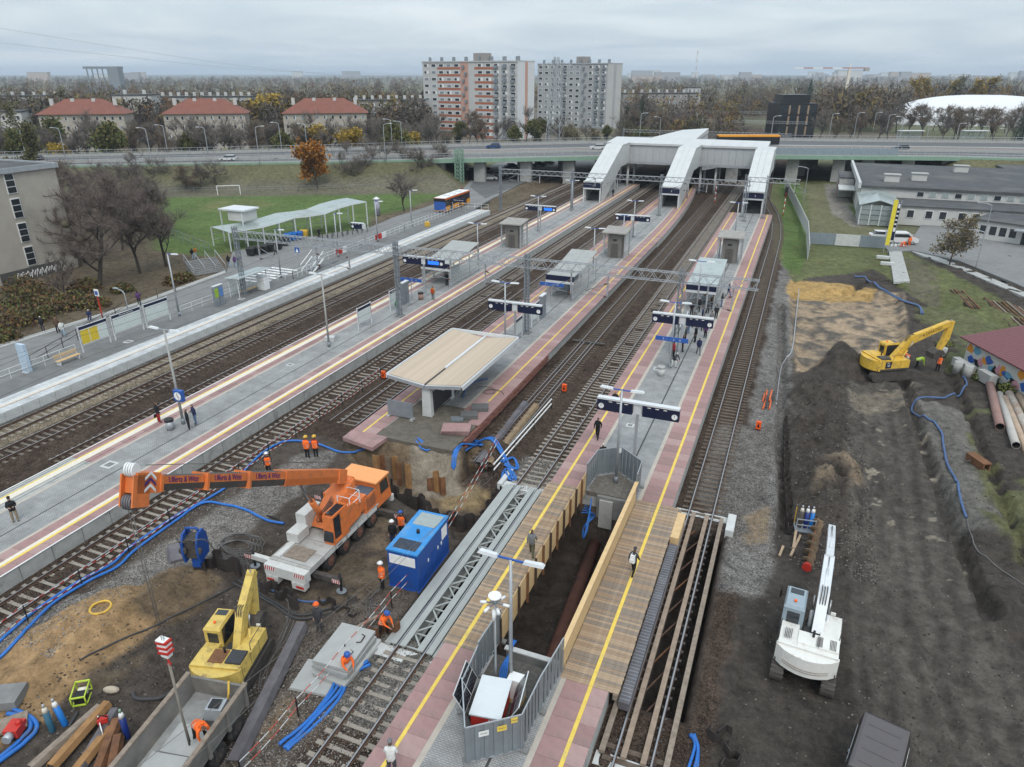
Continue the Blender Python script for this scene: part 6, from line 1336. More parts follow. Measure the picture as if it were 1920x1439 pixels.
for k,(px,py) in enumerate(((720,710),(1058,735),(1421,806))):
 o = thing('track_marker',f'orange track marker box {("beside the taped track", "between the two tracks by the lying piles", "in the gravel beside the beam bridge track")[k]}','marker',WG(px,py)); MB().box(-.2,.2,-.12,.12,.1,.75).build('box',mat('orange_box',(.75,.10,.015),.5),o); MB().hexa([(-.1,-.125,.25),(.1,-.125,.25),(.1,-.121,.25),(-.1,-.121,.25),(-.02,-.125,.6),(.02,-.125,.6),(.02,-.121,.6),(-.02,-.121,.6)]).build('symbol',M_black,o); MB().box(-.15,.15,-.15,.15,0,.1).build('foot',M_black,o)
vh = thing('vibrating_hammer','blue vibrating hammer clamped on a dark sheet pile','pile hammer',WG(375,1068),math.radians(20))
for s in(-1,1): MB().xprism([(-.55,.9),(.55,.9),(.65,1.5),(.6,2.2),(.3,2.65),(-.3,2.65),(-.6,2.2),(-.65,1.5)],s*.42-.06,s*.42+.06,'x').build('side_plate',M_gen,vh)
MB().box(-.36,.36,-.42,.42,1.1,2.3).build('gear_case',M_steel_d,vh); MB().tube([(-.38,.1,2.4),(-.3,0,2.85),(.3,0,2.85),(.38,.1,2.4)],.07,8).build('suspension_yoke',M_gen,vh); MB().box(-.22,.22,-.25,.25,.35,1.1).build('clamp',M_gen,vh)
for s in(-1,1): MB().cyl((s*.42,-.45,1.7),(s*.42,-.62,1.7),.22,n=12).build('motor',M_steel_d,vh); MB().tube(cat2([(s*.2,-.5,2.2),(s*.5,-.8,2.6),(s*.8,-.2,2.2),(s*.9,.3,1.2)],6),.035,6).build('hydraulic_hose',M_cable,vh)
MB().box(-.35,.35,-.04,.04,-.3,.5).build('gripped_pile',M_pile_d,vh)
tag(MB().hexa([(-.5,-.9,0),(.5,-.9,0),(.5,.9,0),(-.5,.9,0),(-.3,-.9,.28),(.3,-.9,.28),(.3,.9,.28),(-.3,.9,.28)]).build('pile_offcut',M_pile_g,None,WG(330,1042),.9),'grey sheet pile offcut beside the vibrating hammer','steel offcut')
tag(MB().tube([Vector((math.cos(a*.4)*.5,math.sin(a*.4)*.5,.05+.01*(a%3))) for a in range(16)],.06,6,closed=True).build('rope_ring',M_yel_mach,None,WG(189,1141)),'yellow ring of hose lying on the sand','hose ring')
def bottle(p,label,c,c2,h=1.5,r=.13,tilt=(0,0)):
 t = thing('gas_bottle',label,'gas bottle',p); t.rotation_euler = (tilt[0],tilt[1],0)
 MB().tube([(0,0,0),(0,0,.03),(0,0,h*.78)],[r*.9,r,r],12).build('cylinder_body',c,t); MB().tube([(0,0,h*.78),(0,0,h*.9),(0,0,h*.96)],[r,r*.75,r*.3],12).build('shoulder',c2,t); MB().cyl((0,0,h*.95),(0,0,h*1.06),.05,n=8).build('valve_cap',M_green if c2 is M_white and h>1.55 else M_galv,t)
 return t
M_bott = mat('bottle_blue',(.015,.16,.50),.4,var=.1); M_bott2 = mat('bottle_teal',(.03,.11,.17),.6,var=.25,dirt=(.08,.07,.06),ds=3); M_bott3 = mat('bottle_navy',(.012,.03,.17),.4,var=.1)
bottle(WG(99,1372),'dull teal gas bottle with a regulator',M_bott2,M_cream,tilt=(0,-.03)); bottle(WG(123,1360),'bright blue gas bottle leaning beside the teal one',M_bott,M_white,tilt=(.05,-.12)); bottle(WG(240,1384),'navy gas bottle with a white shoulder near the lorry',M_bott3,M_white,1.6)
rk = thing('bottle_rack','yellow-edged steel rack holding gas bottles beside the auger','rack',WG(1507,992),.12)
for x in(-.55,.55):
 for y in(-.45,.45): MB().bar((x,y,0),(x,y,1.0 if y<0 else 1.25),.05).build('rack_post',M_yel_mach if y>0 else M_galv,rk)
MB().box(-.58,.58,-.48,.48,0,.08).build('rack_floor',M_galv_d,rk)
for z in(.55,.95): MB().bar((-.55,-.45,z),(.55,-.45,z),.05).build('rack_bar',M_galv,rk)
for k,x in enumerate((-.28,.05,.36)): bottle(rk.location+Vector((x,.05*k,.09)),f'gas bottle in the rack by the auger, {ORD[k]} from the sheet piles',(M_steel_d,M_bott3,M_bott)[k],(M_cream,M_white,M_white)[k],1.5)
ag = thing('auger','rust-brown earth auger lying beside the white excavator arm','auger',WG(1512,1068,.35)); dv = WG(1538,958,.35)-ag.location
MA = frame((0,0,0),dv); LA = dv.length; mx(MB().cyl((0,0,0),(0,LA,0),.09,n=8),MA).build('shaft',M_rust,ag); b = MB(); nn = 90
for k in range(nn): a = k*.42; b.v+=[(0,LA*k/nn,0),(.36*math.cos(a),LA*k/nn,.36*math.sin(a)),(.36*math.cos(a),LA*k/nn+.05,.36*math.sin(a)),(0,LA*k/nn+.05,0)]
for k in range(nn-1): b.face((4*k,4*k+1,4*k+5,4*k+4)); b.face((4*k+3,4*k+2,4*k+6,4*k+7)); b.face((4*k+1,4*k+2,4*k+6,4*k+5))
mx(b,MA).build('screw_blade',mat('muddy_rust',(.21,.15,.095),.95,var=.3,vs=2),ag); mx(MB().cyl((0,-.3,0),(0,0,0),.28,.2,n=10),MA).build('coupling',M_red,ag)
for k,(a,e) in enumerate((((1487,1030),(1492,998)),((1482,1045),(1500,1008)),((1461,1045),(1468,1028)),((1500,1240),(1502,1242)))[:3]): tag(MB().bar(WG(*a,.1),WG(*e,.14),.14,.1).build('timber_offcut',M_plank2),f'pale timber offcut below the bottle rack, {ORD[k]} from the auger','timber')
lg = thing('portable_generator','small generator in a lime tube frame on the dark soil','generator',WG(155,1310),math.radians(35))
for s in(-1,1): MB().tube([(s*.3,-.45,.02),(s*.3,-.45,.5),(s*.3,.45,.62),(s*.3,.45,.02),(s*.3,-.45,.02)],.035,6).build('frame_tube',M_lime,lg)
for y,z in((-.45,.5),(.45,.62),(-.45,.05),(.45,.05)): MB().bar((-.3,y,z),(.3,y,z),.06).build('cross_tube',M_lime,lg)
MB().box(-.22,.22,-.35,.05,.1,.45).build('engine',M_black,lg); MB().cyl((-.15,.2,.28),(.2,.2,.28),.17,n=10).build('alternator',M_cream,lg)
rp = thing('red_pump','red motor pump at the blue hose bend','pump',WG(32,1375),.4); MB().box(-.3,.3,-.35,.35,.1,.5).build('engine',M_red,rp); MB().cyl((0,-.35,.3),(0,-.65,.3),.2,n=10).build('pump_housing',M_galv,rp); MB().ball((.15,.1,.55),.15,8).build('fuel_cap',M_red,rp); MB().box(-.35,.35,-.4,.4,0,.1).build('skid',M_black,rp)
st_ = MB().ball((0,0,.15),.42,10,sq=(1.0,.45,.4)); tag(st_.build('boulder',mat('pale_stone',(.42,.36,.28),.95,var=.2,vs=3,bump=.5),None,WG(210,1298),.3),'pale elongated stone lying on the dark soil','stone')
tag(MB().box(-.9,.9,-.6,.6,0,.45).build('dark_crate',M_conc_d,None,WG(5,1315),.5),'dark box at the picture edge by the sand','box'); tag(MB().box(-.9,.9,-.45,.45,0,.12).build('timber_board',M_plank3,None,WG(10,1370,.2),.9),'weathered board beside the red pump','board')
tag(MB().box(-.25,.25,-.22,.22,0,.02).box(-.25,.25,.2,.24,0,.35).box(-.27,-.23,-.22,.22,0,.25).build('steel_shoe',M_steel_d,None,WG(660,1133),.4),'small bent steel shoe on the yard floor','steel shoe')
for k,(px,py,L_) in enumerate(((660,1185,1.8),(905,1015,2.2))): tag(MB().bar(WG(px,py,.1),WG(px,py,.1)+Vector((.8,L_*.7,.15)),.18,.12).build('timber_baulk',M_plank3),('dark timber baulk by the rusty piles','dark timber baulk behind the generator')[k],'timber')
for k,(a,e,r,m) in enumerate((((1873,808),(1853,722),.34,mat('pipe_purple',(.26,.16,.14),.75,var=.2,vs=.8,dirt=(.33,.2,.11),ds=.5)),((1903,842),(1872,745),.3,mat('pipe_pale',(.42,.40,.37),.7,var=.15,vs=.8,dirt=(.3,.22,.16),ds=.8)),((1925,850),(1882,752),.27,mat('pipe_buff',(.40,.30,.22),.75,var=.2,vs=.8)),((1945,860),(1890,745),.34,mat('pipe_two',(.40,.36,.32),.75,var=.2,dirt=(.33,.16,.07),ds=.35,dth=.5)),((1965,850),(1908,748),.32,MATS['pipe_buff']))):
 p,q = WG(*a,r),WG(*e,r); o = thing('steel_pipe',('purple-rusted long pipe lying apart from the pale ones','pale pipe next to the purple-rusted one','thin buff pipe in the middle of the pipe row','pale pipe with an orange rust end','buff pipe farthest from the dirt road')[k],'pipe',p); q = q-p
 b = MB(); M_ = frame((0,0,0),q); n = 18
 for y in(0,q.length):
  for rr in(r,r*.93):
   for i in range(n): a_ = 6.2832*i/n; b.v.append((rr*math.cos(a_),y,rr*math.sin(a_)))
 for i in range(n):
  j = (i+1)%n; b.face((i,j,2*n+j,2*n+i),0,True); b.face((n+j,n+i,3*n+i,3*n+j),1,True); b.face((j,i,n+i,n+j),0); b.face((2*n+i,2*n+j,3*n+j,3*n+i),0)
 mx(b,M_).build('pipe_shell',[m,M_pile_d],o)
for k in range(7): p = WG(1430+(k%4)*6,755+(k//4)*14,.1+.12*(k%2)); tag(MB().cyl(p,p+Vector((random.uniform(-.25,.25),1.5,.2+.15*(k%3))),.075,n=8).build('plastic_tube',mat('orange_tube',(.62,.13,.04),.5) if k!=3 and k!=5 else M_hose_d),('orange' if k not in(3,5) else 'black')+f' plastic tube in the small heap on the gravel, {ORD[k]} of the heap','tube','plastic tubes on the gravel')
for k in range(9):
 a,e = (1862+k*7,592+k*1.5),(1925+k*9,640+k*1.5); a = (1845+k*8,562+k*2); e = (1905+k*12,622+k*3); tag(MB().bar(WG(*a,.12),WG(*e,.12+.1*(k%2)),.16,.16).build('stored_rail',(M_railrust,M_rust,M_plank3)[k%3]),f'rusty rail stored on the grass beyond the hut, {ORD[k]} from the dig','rail','rails stored on the grass')
for k in range(4): tag(MB().bar(WG(1782+k*7,545+k,.12),WG(1818+k*6,580,.12),.16,.16).build('stored_rail',(M_railrust,M_rust)[k%2]),f'short rusty rail by the dig edge, {ORD[k]} from the dig','rail','short rails by the dig')
sb = thing('steel_bracket','rusty boxed steel bracket lying in the trench strip','steel bracket',WG(1832,872),.5); MB().box(-.35,.35,-.9,.9,.5,.6).build('top_plate',M_rust,sb); MB().box(-.3,-.2,-.9,.9,0,.5).build('web_plate',M_rust,sb); MB().box(.2,.3,-.9,.9,0,.5).build('web_plate',M_rust,sb); MB().bar((-.9,.2,.25),(.9,.2,.25),.1).build('bolt_bar',M_steel_d,sb)
tr = thing('camera_trailer','red and white camera trailer with solar panels and a camera mast','camera trailer',(-9.05,20.25,PT+.02),math.radians(9))
MB().box(-.62,.62,-.95,.95,.3,1.25).build('cabinet',M_red,tr); MB().box(-.68,.68,-1.0,1.15,1.25,1.32).build('lid',mat('lid_white',(.62,.66,.68),.35,var=.03),tr); text('lettering','630',.2,M_white,tr,(.28,-.96,1.12),(math.pi/2,0,0),.003)
M_pv = brickmat('solar_cells',(.010,.011,.016),(.014,.015,.02),.16,.16,(.08,.08,.09),.02); M_pv.node_tree.nodes['Principled BSDF'].inputs['Roughness'].default_value = .25
for s in(-1,1):
 o = MB().box(-.52,.52,-.98,.98,-.02,.02).build('solar_panel',M_alu,tr); o.location = (s*1.15,.15,1.55); o.rotation_euler = (0,s*math.radians(-62 if s<0 else -62),0)
 for q in(-1,1):
  for u in(-1,1): MB().box(*sorted((u*.02,u*.49)),*sorted((q*.02,q*.95)),-.026,.026).build('solar_cell_field',M_pv,o)
for s in(-1,1): wheel(tr,s*.8,-.1,.25,.25,.16,M_galv_d,s)
MB().tube([(-.12,1.35,0),(-.12,1.35,5.3)],[.06,.04],8).build('mast',M_galv,tr); MB().cyl((-.12,1.35,5.55),(-.12,1.35,5.62),.28,n=16).build('antenna_disc',M_white,tr)
for k in range(6):
 a = k*1.047; p = Vector((-.12+.35*math.cos(a),1.35+.35*math.sin(a),5.2)); MB().bar((-.12,1.35,5.25),p,.05).build('camera_arm',M_galv_d,tr); MB().cyl(p,p+Vector((.28*math.cos(a),.28*math.sin(a),-.04)),.07,n=8).build('camera',M_white,tr)
MB().cyl((-.12,1.3,4.9),(-.12,1.1,4.5),.12,.06,n=10).build('loudspeaker',M_white,tr)
eb = thing('electric_box','white electric cabinet at the foot of the enclosure lamp post','cabinet',(-8.45,21.7,PT)); MB().box(-.35,.35,-.25,.25,.25,1.35).build('housing',M_white,eb); MB().box(-.36,.36,-.26,.26,0,.25).build('plinth',M_wood,eb)
# ===== people
def grow(chains,root=0):
 """one continuous skin over a jointed skeleton; chains = list of [(pos, radius), ...] sharing joints by position"""
 V,R,E_ = [],[],[]
 def vid(p,r):
  for i,q in enumerate(V):
   if(Vector(q)-Vector(p)).length<1e-4: return i
  V.append(tuple(p)); R.append(r); return len(V)-1
 for ch in chains:
  ids = [vid(p,r) for p,r in ch]; E_+=[(a,b) for a,b in zip(ids[:-1],ids[1:])]
 me = bpy.data.meshes.new('skeleton'); me.from_pydata(V,E_,[]); o = bpy.data.objects.new('skeleton',me); COL.objects.link(o)
 m = o.modifiers.new('s','SKIN'); m.use_smooth_shade = True
 for i,r in enumerate(R): me.skin_vertices[0].data[i].radius = r if isinstance(r,tuple) else(r,r)
 me.skin_vertices[0].data[0].use_root = True
 o.modifiers.new('d','SUBSURF').levels = 1
 dg = bpy.context.evaluated_depsgraph_get(); out = bpy.data.meshes.new_from_object(o.evaluated_get(dg)); bpy.data.objects.remove(o); return out
def figure(hipz=.93,lean=0.0,legs=((.1,0,0),(-.1,0,0)),arms=None,headturn=0.0):
 """skeleton facing -y; lean tilts the trunk forward; legs: (x, foot y, knee y) ; arms: elbow and wrist offsets from the shoulder"""
 hip = Vector((0,0,hipz)); ax = Vector((0,-math.sin(lean),math.cos(lean)))
 ch = hip+ax*.34; nk = hip+ax*.56; hb = nk+ax*.10; ht = hb+Vector((0,-.03,.0))+ax*.17
 C = [[(hip,(.19,.145)),(hip+ax*.16,(.18,.14)),(ch,(.215,.155)),(nk,(.065,.06)),(hb,(.085,.095)),(ht,(.075,.085))]]
 bones = [('top',hip,nk,.2),('head',hb,ht,.12)]
 for x,fy,ky in legs:
  a = hip+Vector((x*.9,0,-.06)); k = Vector((x*1.05,ky-.02,hipz*.52)); f = Vector((x*1.1,fy,.08)); t = f+Vector((0,-.16,-.035))
  C.append([(hip,(.19,.145)),(a,(.108,.112)),(k,(.078,.082)),(f,(.06,.066)),(t,(.045,.035))]); bones+=[('leg',a,f,.1),('shoe',f-Vector((0,0,.02)),t,.06)]
 for s,(e,w_) in zip((1,-1),arms or(((.05,.03,-.27),(.04,-.06,-.52)),((.05,.03,-.27),(.04,-.06,-.52)))):
  sh = nk+Vector((s*.19,0,-.07)); el = sh+Vector((s*e[0],e[1],e[2])); wr = sh+Vector((s*w_[0],w_[1],w_[2])); d = (wr-el).normalized()
  palm = wr+d*.07
  C.append([(ch,(.215,.155)),(sh,(.085,.085)),(el,(.066,.066)),(wr,(.032,.038)),(palm,(.03,.038))])
  sd = d.cross(Vector((s,0,0))); sd = sd.normalized() if sd.length>.01 else Vector((0,1,0))
  for q,ln in((-1.5,.07),(-.5,.085),(.5,.08),(1.5,.06)):
   C.append([(palm,(.03,.038)),(palm+d*.035+sd*q*.02,(.011,.011)),(palm+d*(.03+ln)+sd*q*.024+Vector((-s*.02,0,0)),(.009,.009))])
  C.append([(wr,(.032,.038)),(wr+d*.04-sd*.045,(.012,.012)),(wr+d*.09-sd*.055,(.009,.009))])
  bones+=[('top',sh,wr,.07),('hand',wr+d*.03,palm+d*.1,.07)]
 me = grow(C)
 names = ['skin','hair','top','leg','shoe']
 for n in names: me.materials.append(None)
 hd = (ht-hb).normalized()
 for p in me.polygons:
  c = p.center; best,bn = 9,'top'
  for nme,a,b,r in bones:
   t_ = max(0,min(1,(c-a).dot(b-a)/max((b-a).length_squared,1e-6))); d = (c-a-(b-a)*t_).length/r
   if d<best: best,bn = d,nme
  if bn=='head': bn = 'hair' if((c-hb).dot(hd)>.07 and(c-ht).y>-.06) or(c-ht).y>.02 or(c-hb).dot(hd)>.19 else 'skin'
  if bn=='hand': bn = 'skin'
  p.material_index = names.index(bn); p.use_smooth = True
 return me,dict(hip=hip,ax=ax,ch=ch,nk=nk,ht=ht,hb=hb)
POSE = {'stand':figure(),'walk':figure(.92,.04,((.1,-.28,-.16),(-.1,.30,.05)),(((.05,.12,-.25),(.04,.10,-.5)),((.05,-.08,-.26),(.03,-.26,-.46)))),'phone':figure(.93,.06,((.12,-.03,-.02),(-.11,.05,.0)),(((.06,-.02,-.27),(-.06,-.27,-.22)),((.06,-.02,-.27),(-.05,-.24,-.25)))),'work':figure(.9,.45,((.16,-.12,-.12),(-.16,.16,.02)),(((.06,-.14,-.24),(-.02,-.30,-.44)),((.06,-.10,-.25),(-.02,-.34,-.40)))),
'bend':figure(.86,1.15,((.17,-.10,-.12),(-.17,.14,.0)),(((.05,-.05,-.28),(.0,-.16,-.54)),((.05,-.02,-.28),(.0,-.10,-.55)))),'sit':figure(.5,.12,((.12,-.42,-.46),(-.12,-.40,-.44)),(((.06,-.08,-.25),(.0,-.30,-.30)),((.06,-.08,-.25),(.0,-.32,-.28)))),}
CM = {}
def cm(n,c,r=.85):
 if n not in CM: CM[n] = mat('cloth_'+n,c,r,var=.14,vs=9)
 return CM[n]
SKIN = mat('skin',(.42,.26,.19),.6,var=.05); SHOE = cm('shoe',(.03,.028,.026)); WSHOE = cm('white_shoe',(.6,.6,.58))
PAL = dict(black=(.014,.014,.017),navy=(.022,.032,.085),jeans=(.10,.15,.24),ltjeans=(.24,.32,.40),khaki=(.25,.20,.135),green=(.03,.22,.09),mustard=(.42,.17,.03),red=(.28,.02,.025),grey=(.15,.155,.165),white=(.6,.6,.58),brown=(.10,.06,.04),orange=(.85,.15,.025),lime=(.5,.72,.06),purple=(.09,.04,.13),dgrey=(.05,.052,.058),olive=(.09,.09,.055),pink=(.5,.25,.26))
def person(px,py,z,label,top,leg,pose='stand',face=0,hair='brown',shoe=None,vest=None,helmet=None,bag=None,s=1.0,hat=None,ground=False):
 p = WG(px,py) if ground else W(px,py,z)
 me,k = POSE[pose]
 root = thing('person',label,'person',p,math.radians(face)); root.scale = (s,s,s)
 o = link('body',me,root)
 cols = [SKIN,cm(hair,PAL[hair]) if hair in PAL else cm('hair_blond',(.33,.22,.10)),cm(top,PAL[top]),cm(leg,PAL[leg]),shoe or SHOE]
 for i,m in enumerate(cols): o.material_slots[i].link = 'OBJECT'; o.material_slots[i].material = m
 M_ = frame(k['hip'],k['ax'],(0,1,0)) if abs(k['ax'].z)>.999 else frame(k['hip'],k['ax'],(0,1,.001))
 if vest:
  b = MB(); rings = [(-.08,.21,.17),(.12,.205,.165),(.33,.24,.18),(.47,.23,.165),(.55,.14,.11)]; n = 14
  for h,rx,ry in rings:
   for q in range(n): a = 6.2832*q/n; b.v.append((rx*math.cos(a)*1.04,h,ry*math.sin(a)*1.08))
  for i in range(len(rings)-1):
   for q in range(n): b.face((i*n+q,i*n+(q+1)%n,(i+1)*n+(q+1)%n,(i+1)*n+q),0,True)
  mx(b,M_); vo_ = b.build('vest',cm(vest,PAL[vest]),root)
  for h,rx,ry in((.06,.215,.172),(.24,.235,.182)):
   b = MB()
   for hh in(h,h+.05):
    for q in range(n): a = 6.2832*q/n; b.v.append((rx*1.03*math.cos(a),hh,ry*1.03*math.sin(a)))
   for q in range(n): b.face((q,(q+1)%n,n+(q+1)%n,n+q),0,True)
   mx(b,M_).build('reflective_band',M_refl,vo_)
 hc = k['ht']+k['ax']*.0
 if helmet:
  h = MB().ball((0,0,0),.135,12,sq=(1,1.12,.95),half=True); h.tube([(.150*math.cos(a*.5236),-.015+.17*math.sin(a*.5236),-.0) for a in range(12)],.014,5,closed=True)
  hm = {'white':M_white,'yellow':M_yel_mach,'blue':M_blue,'orange':M_hiv}[helmet]; q = h.build('helmet',hm,root); q.location = hc+Vector((0,.0,.03)); q.rotation_euler.x = -.2 if pose not in('bend','work') else.5
 if hat: q = MB().ball((0,0,0),.105,10,sq=(1,1.12,1.0),half=True).build('hat',cm(hat,PAL[hat]),root); q.location = hc+Vector((0,.01,.015))
 fc_ = hc-k['ax']*.045; f = MB().box(-.012,.012,-.115,-.085,-.02,.02).box(-.055,-.04,-.02,.02,-.03,.02).build('nose',SKIN,root); f.location = fc_
 for s_ in(-1,1): q = MB().ball((0,0,0),.012,6).build('eye',M_black,root); q.location = fc_+Vector((s_*.033,-.082,.02)); q = MB().box(-.008,.008,-.02,.02,-.03,.03).build('ear',SKIN,root); q.location = fc_+Vector((s_*.088,.01,0))
 q = MB().box(-.025,.025,-.004,.004,-.006,.006).build('mouth',cm('lip',(.28,.1,.09)),root); q.location = fc_+Vector((0,-.088,-.055))
 if bag=='backpack':
  pass
 return root
def pack(owner,label,c,px=0,hand=False):
 R = Matrix.Rotation(owner.rotation_euler.z,3,'Z'); off = R@(Vector((0,.2,1.22)) if not hand else Vector((.27,0,.55)))
 o = thing('backpack' if not hand else 'shoulder_bag',label,'bag',owner.location+off,owner.rotation_euler.z)
 if hand: MB().hexa([(-.07,-.17,-.12),(.07,-.17,-.12),(.07,.17,-.12),(-.07,.17,-.12),(-.05,-.15,.15),(.05,-.15,.15),(.05,.15,.15),(-.05,.15,.15)]).build('bag_body',c,o); MB().tube([(0,-.13,.14),(0,-.05,.32),(0,.05,.32),(0,.13,.14)],.014,5).build('bag_handle',c,o)
 else:
  MB().hexa([(-.15,-.08,-.25),(.15,-.08,-.25),(.14,.1,-.25),(-.14,.1,-.25),(-.13,-.08,.2),(.13,-.08,.2),(.1,.04,.22),(-.1,.04,.22)]).build('bag_body',c,o); MB().box(-.1,.1,.1,.15,-.2,0).build('bag_pocket',c,o)
  for s in(-1,1): MB().tube([(s*.1,-.08,.18),(s*.11,-.2,.24),(s*.12,-.33,.1),(s*.11,-.2,-.15),(s*.1,-.08,-.2)],.018,5).build('strap',c,o)
person(299,793,PT,'person in a dark coat and red trousers at the track edge of the clock platform','black','red','stand',170)
pack(bpy.data.objects[[o.name for o in bpy.data.objects if o.name.startswith('person')][-1]],'dark handbag of the person in red trousers',cm('black',PAL['black']),hand=True)
person(355,806,PT,'person in a black jacket standing beside the platform bin','black','black','stand',150,shoe=WSHOE)
person(368,796,PT,'person in a navy jacket and jeans behind the platform bin','navy','jeans','phone',-20)
person(30,978,PT,'person in a black jacket and khaki trousers at the picture edge','black','khaki','phone',60,hat='black')
person(746,588,PT,'person in a bright green jacket below the lattice mast','green','ltjeans','stand',200,hair='black',shoe=WSHOE)
a = person(812,563,PT,'person in a mustard coat near the clock platform shelter','mustard','grey','stand',180); pack(a,'red backpack worn by the person in the mustard coat',cm('redpack',(.45,.05,.02)))
person(838,536,PT,'person in black at the corner of the clock platform shelter','black','black','stand',40); person(1149,369,PT,'lone dark figure beside the clock platform stair hall','black','black','stand',0)
for i,(px,py,lab,tp,lg_,ps,fc,hr) in enumerate(((1274,613,'person in a brown vest leaning by the lattice mast','brown','black','stand',160,'black'),(1269,603,'person in grey behind the brown vest','grey','navy','stand',200,'white'),(1296,592,'person in black behind the crowd notice board','black','black','stand',30,'brown'),(1309,586,'white-haired person in black under the shelter front','black','black','stand',10,'white'),
(1316,604,'white-haired person in navy facing the notice boards','navy','black','stand',100,'white'),(1299,614,'person in brown pressed against the notice board','brown','black','stand',280,'black'),(1317,621,'broad person in black right behind the crowd sign','black','black','stand',0,'brown'),(1309,665,'person in a navy coat walking in front of the crowd sign','navy','grey','walk',20,'brown'),(1303,642,'person in black partly under the crowd sign','black','black','stand',300,'black'),(1284,643,'person in dark grey at the board under the crowd sign','dgrey','black','stand',90,'brown'),
(1342,598,'person in black standing alone right of the shelter','black','black','stand',15,'black'),(1365,557,'person in navy stepping along the yellow line by the shelter','navy','jeans','walk',60,'black'),(1262,672,'person with a dark red top behind the lamp post','red','black','stand',120,'black'),(1262,690,'person in black and white at the grey bin','dgrey','white','work',60,'white'),(1279,660,'person in navy behind the blue direction sign','navy','black','stand',90,'brown'),
(1152,770,'person in a long black coat beside the lamp post of the pit fence','black','black','walk',10,'mustard'),(1120,822,'person half hidden by the sign nearest the pit','black','black','walk',0,'black'),(1129,873,'person in black behind the far hoarding panels','black','dgrey','stand',30,'white'),(1332,612,'person in a grey coat behind the crowd near the yellow line','grey','black','phone',40,'black'),(1290,626,'person in olive between the notice boards','olive','jeans','phone',250,'brown'),(1322,634,'person in dark purple beside the crowd sign post','purple','black','stand',330,'black'),(1352,576,'person in black close to the shelter side','black','jeans','phone',90,'brown'),(1326,588,'person in dark grey sheltering under the glass roof','dgrey','black','stand',350,'brown'),(1335,580,'person in brown at the back of the glass shelter','brown','black','stand',20,'black'))):
 person(px,py,PT,lab,tp,lg_,ps,fc,hr)
a = person(1186,1078,PT,'person walking on the plank walkway with a white bag','dgrey','black','walk',165,hat='dgrey'); pack(a,'white shoulder bag of the person on the plank walkway',M_white)
person(997,1042,PT,'person in a grey jacket and olive trousers behind the posted plank fence','grey','olive','walk',190)
person(736,1452,PT,'person in a pale jacket at the bottom edge of the pit platform','white','dgrey','phone',200,hair='brown',hat='grey')
for px,py,lab,tp,lg_,ps,fc,hr in((120,631,'person in a white jacket walking on the street','white','ltjeans','walk',60,'brown'),(110,624,'person in brown beside the white jacket','brown','black','stand',60,'brown'),(82,622,'person in black behind the advertising pillar','black','dgrey','stand',30,'white'),(262,572,'person in dark red walking past the bare trees','purple','black','walk',230,'black'),(430,501,'person in black and light jeans, first of the three walking together','black','ltjeans','walk',240,'black'),(442,502,'person in dark purple in the middle of the three walking together','purple','ltjeans','walk',240,'brown'),(450,500,'person in violet, last of the three walking together','purple','khaki','walk',240,'black'),
(362,487,'person in black climbing the street steps','black','ltjeans','walk',180,'black'),(368,484,'person in a yellow coat climbing the street steps','mustard','ltjeans','walk',180,'brown'),(517,479,'person in grey crossing near the dark bins','grey','black','walk',120,'brown'),(599,447,'person in black beside the yellow bin','black','black','stand',50,'black'),(666,433,'person in pink by the parked bicycles','pink','black','walk',250,'brown'),(293,357,'lone figure on the path below the embankment','black','black','walk',90,'black'),(866,366,'person in dark red on the pavement behind the bus','red','red','walk',40,'black')):
 person(px,py,.46,lab,tp,lg_,ps,fc,hr)
person(170,601,.55,'person sitting on the street kerb','navy','navy','sit',40,'white',shoe=WSHOE)
for px,py,lab,tp,lg_,ps,fc,vs_,hm in((577,859,'worker in a yellow helmet nearer the crane','orange','black','stand',190,'orange','yellow'),(593,858,'worker in a yellow helmet nearer the broken platform','red','black','stand',200,'orange','yellow'),(505,890,'worker in a white helmet behind the crane boom','black','black','walk',40,'orange','white'),(754,1004,'worker in a blue helmet walking behind the generator','black','black','walk',20,'orange','blue'),(738,1023,'worker in a white helmet and black jacket beside the generator','black','navy','stand',10,None,'white'),(718,1104,'worker in a white helmet at the corner of the generator','orange','black','stand',330,'orange','white'),
(600,1183,'worker in an orange helmet beside the slab stack','dgrey','dgrey','stand',10,None,'orange'),(719,1192,'worker in a blue helmet at the rusty piles','orange','black','work',80,'orange','blue'),(650,1268,'worker in a blue helmet bending at the blue hose bundle','orange','orange','work',60,'orange','blue'),(1700,683,'worker in orange bending behind the lettered excavator','orange','black','bend',280,'orange',None),(1717,690,'worker in lime yellow bending over the dig','lime','black','bend',90,'lime',None),(1756,700,'worker in a yellow helmet facing the hut','black','black','stand',180,'orange','yellow'),
(1689,466,'worker in orange crouching at the van','orange','orange','bend',60,'orange',None),(1704,463,'worker in orange, middle of the three at the van','orange','orange','stand',200,'orange',None),(1710,462,'worker in orange with black trousers at the van','orange','black','stand',180,'orange',None)):
 person(px,py,0,lab,tp,lg_,ps,fc,vest=vs_,helmet=hm,ground=True)
person(376,1386,.84,'worker in orange bending in the lorry bed','orange','black','bend',70,vest='orange')
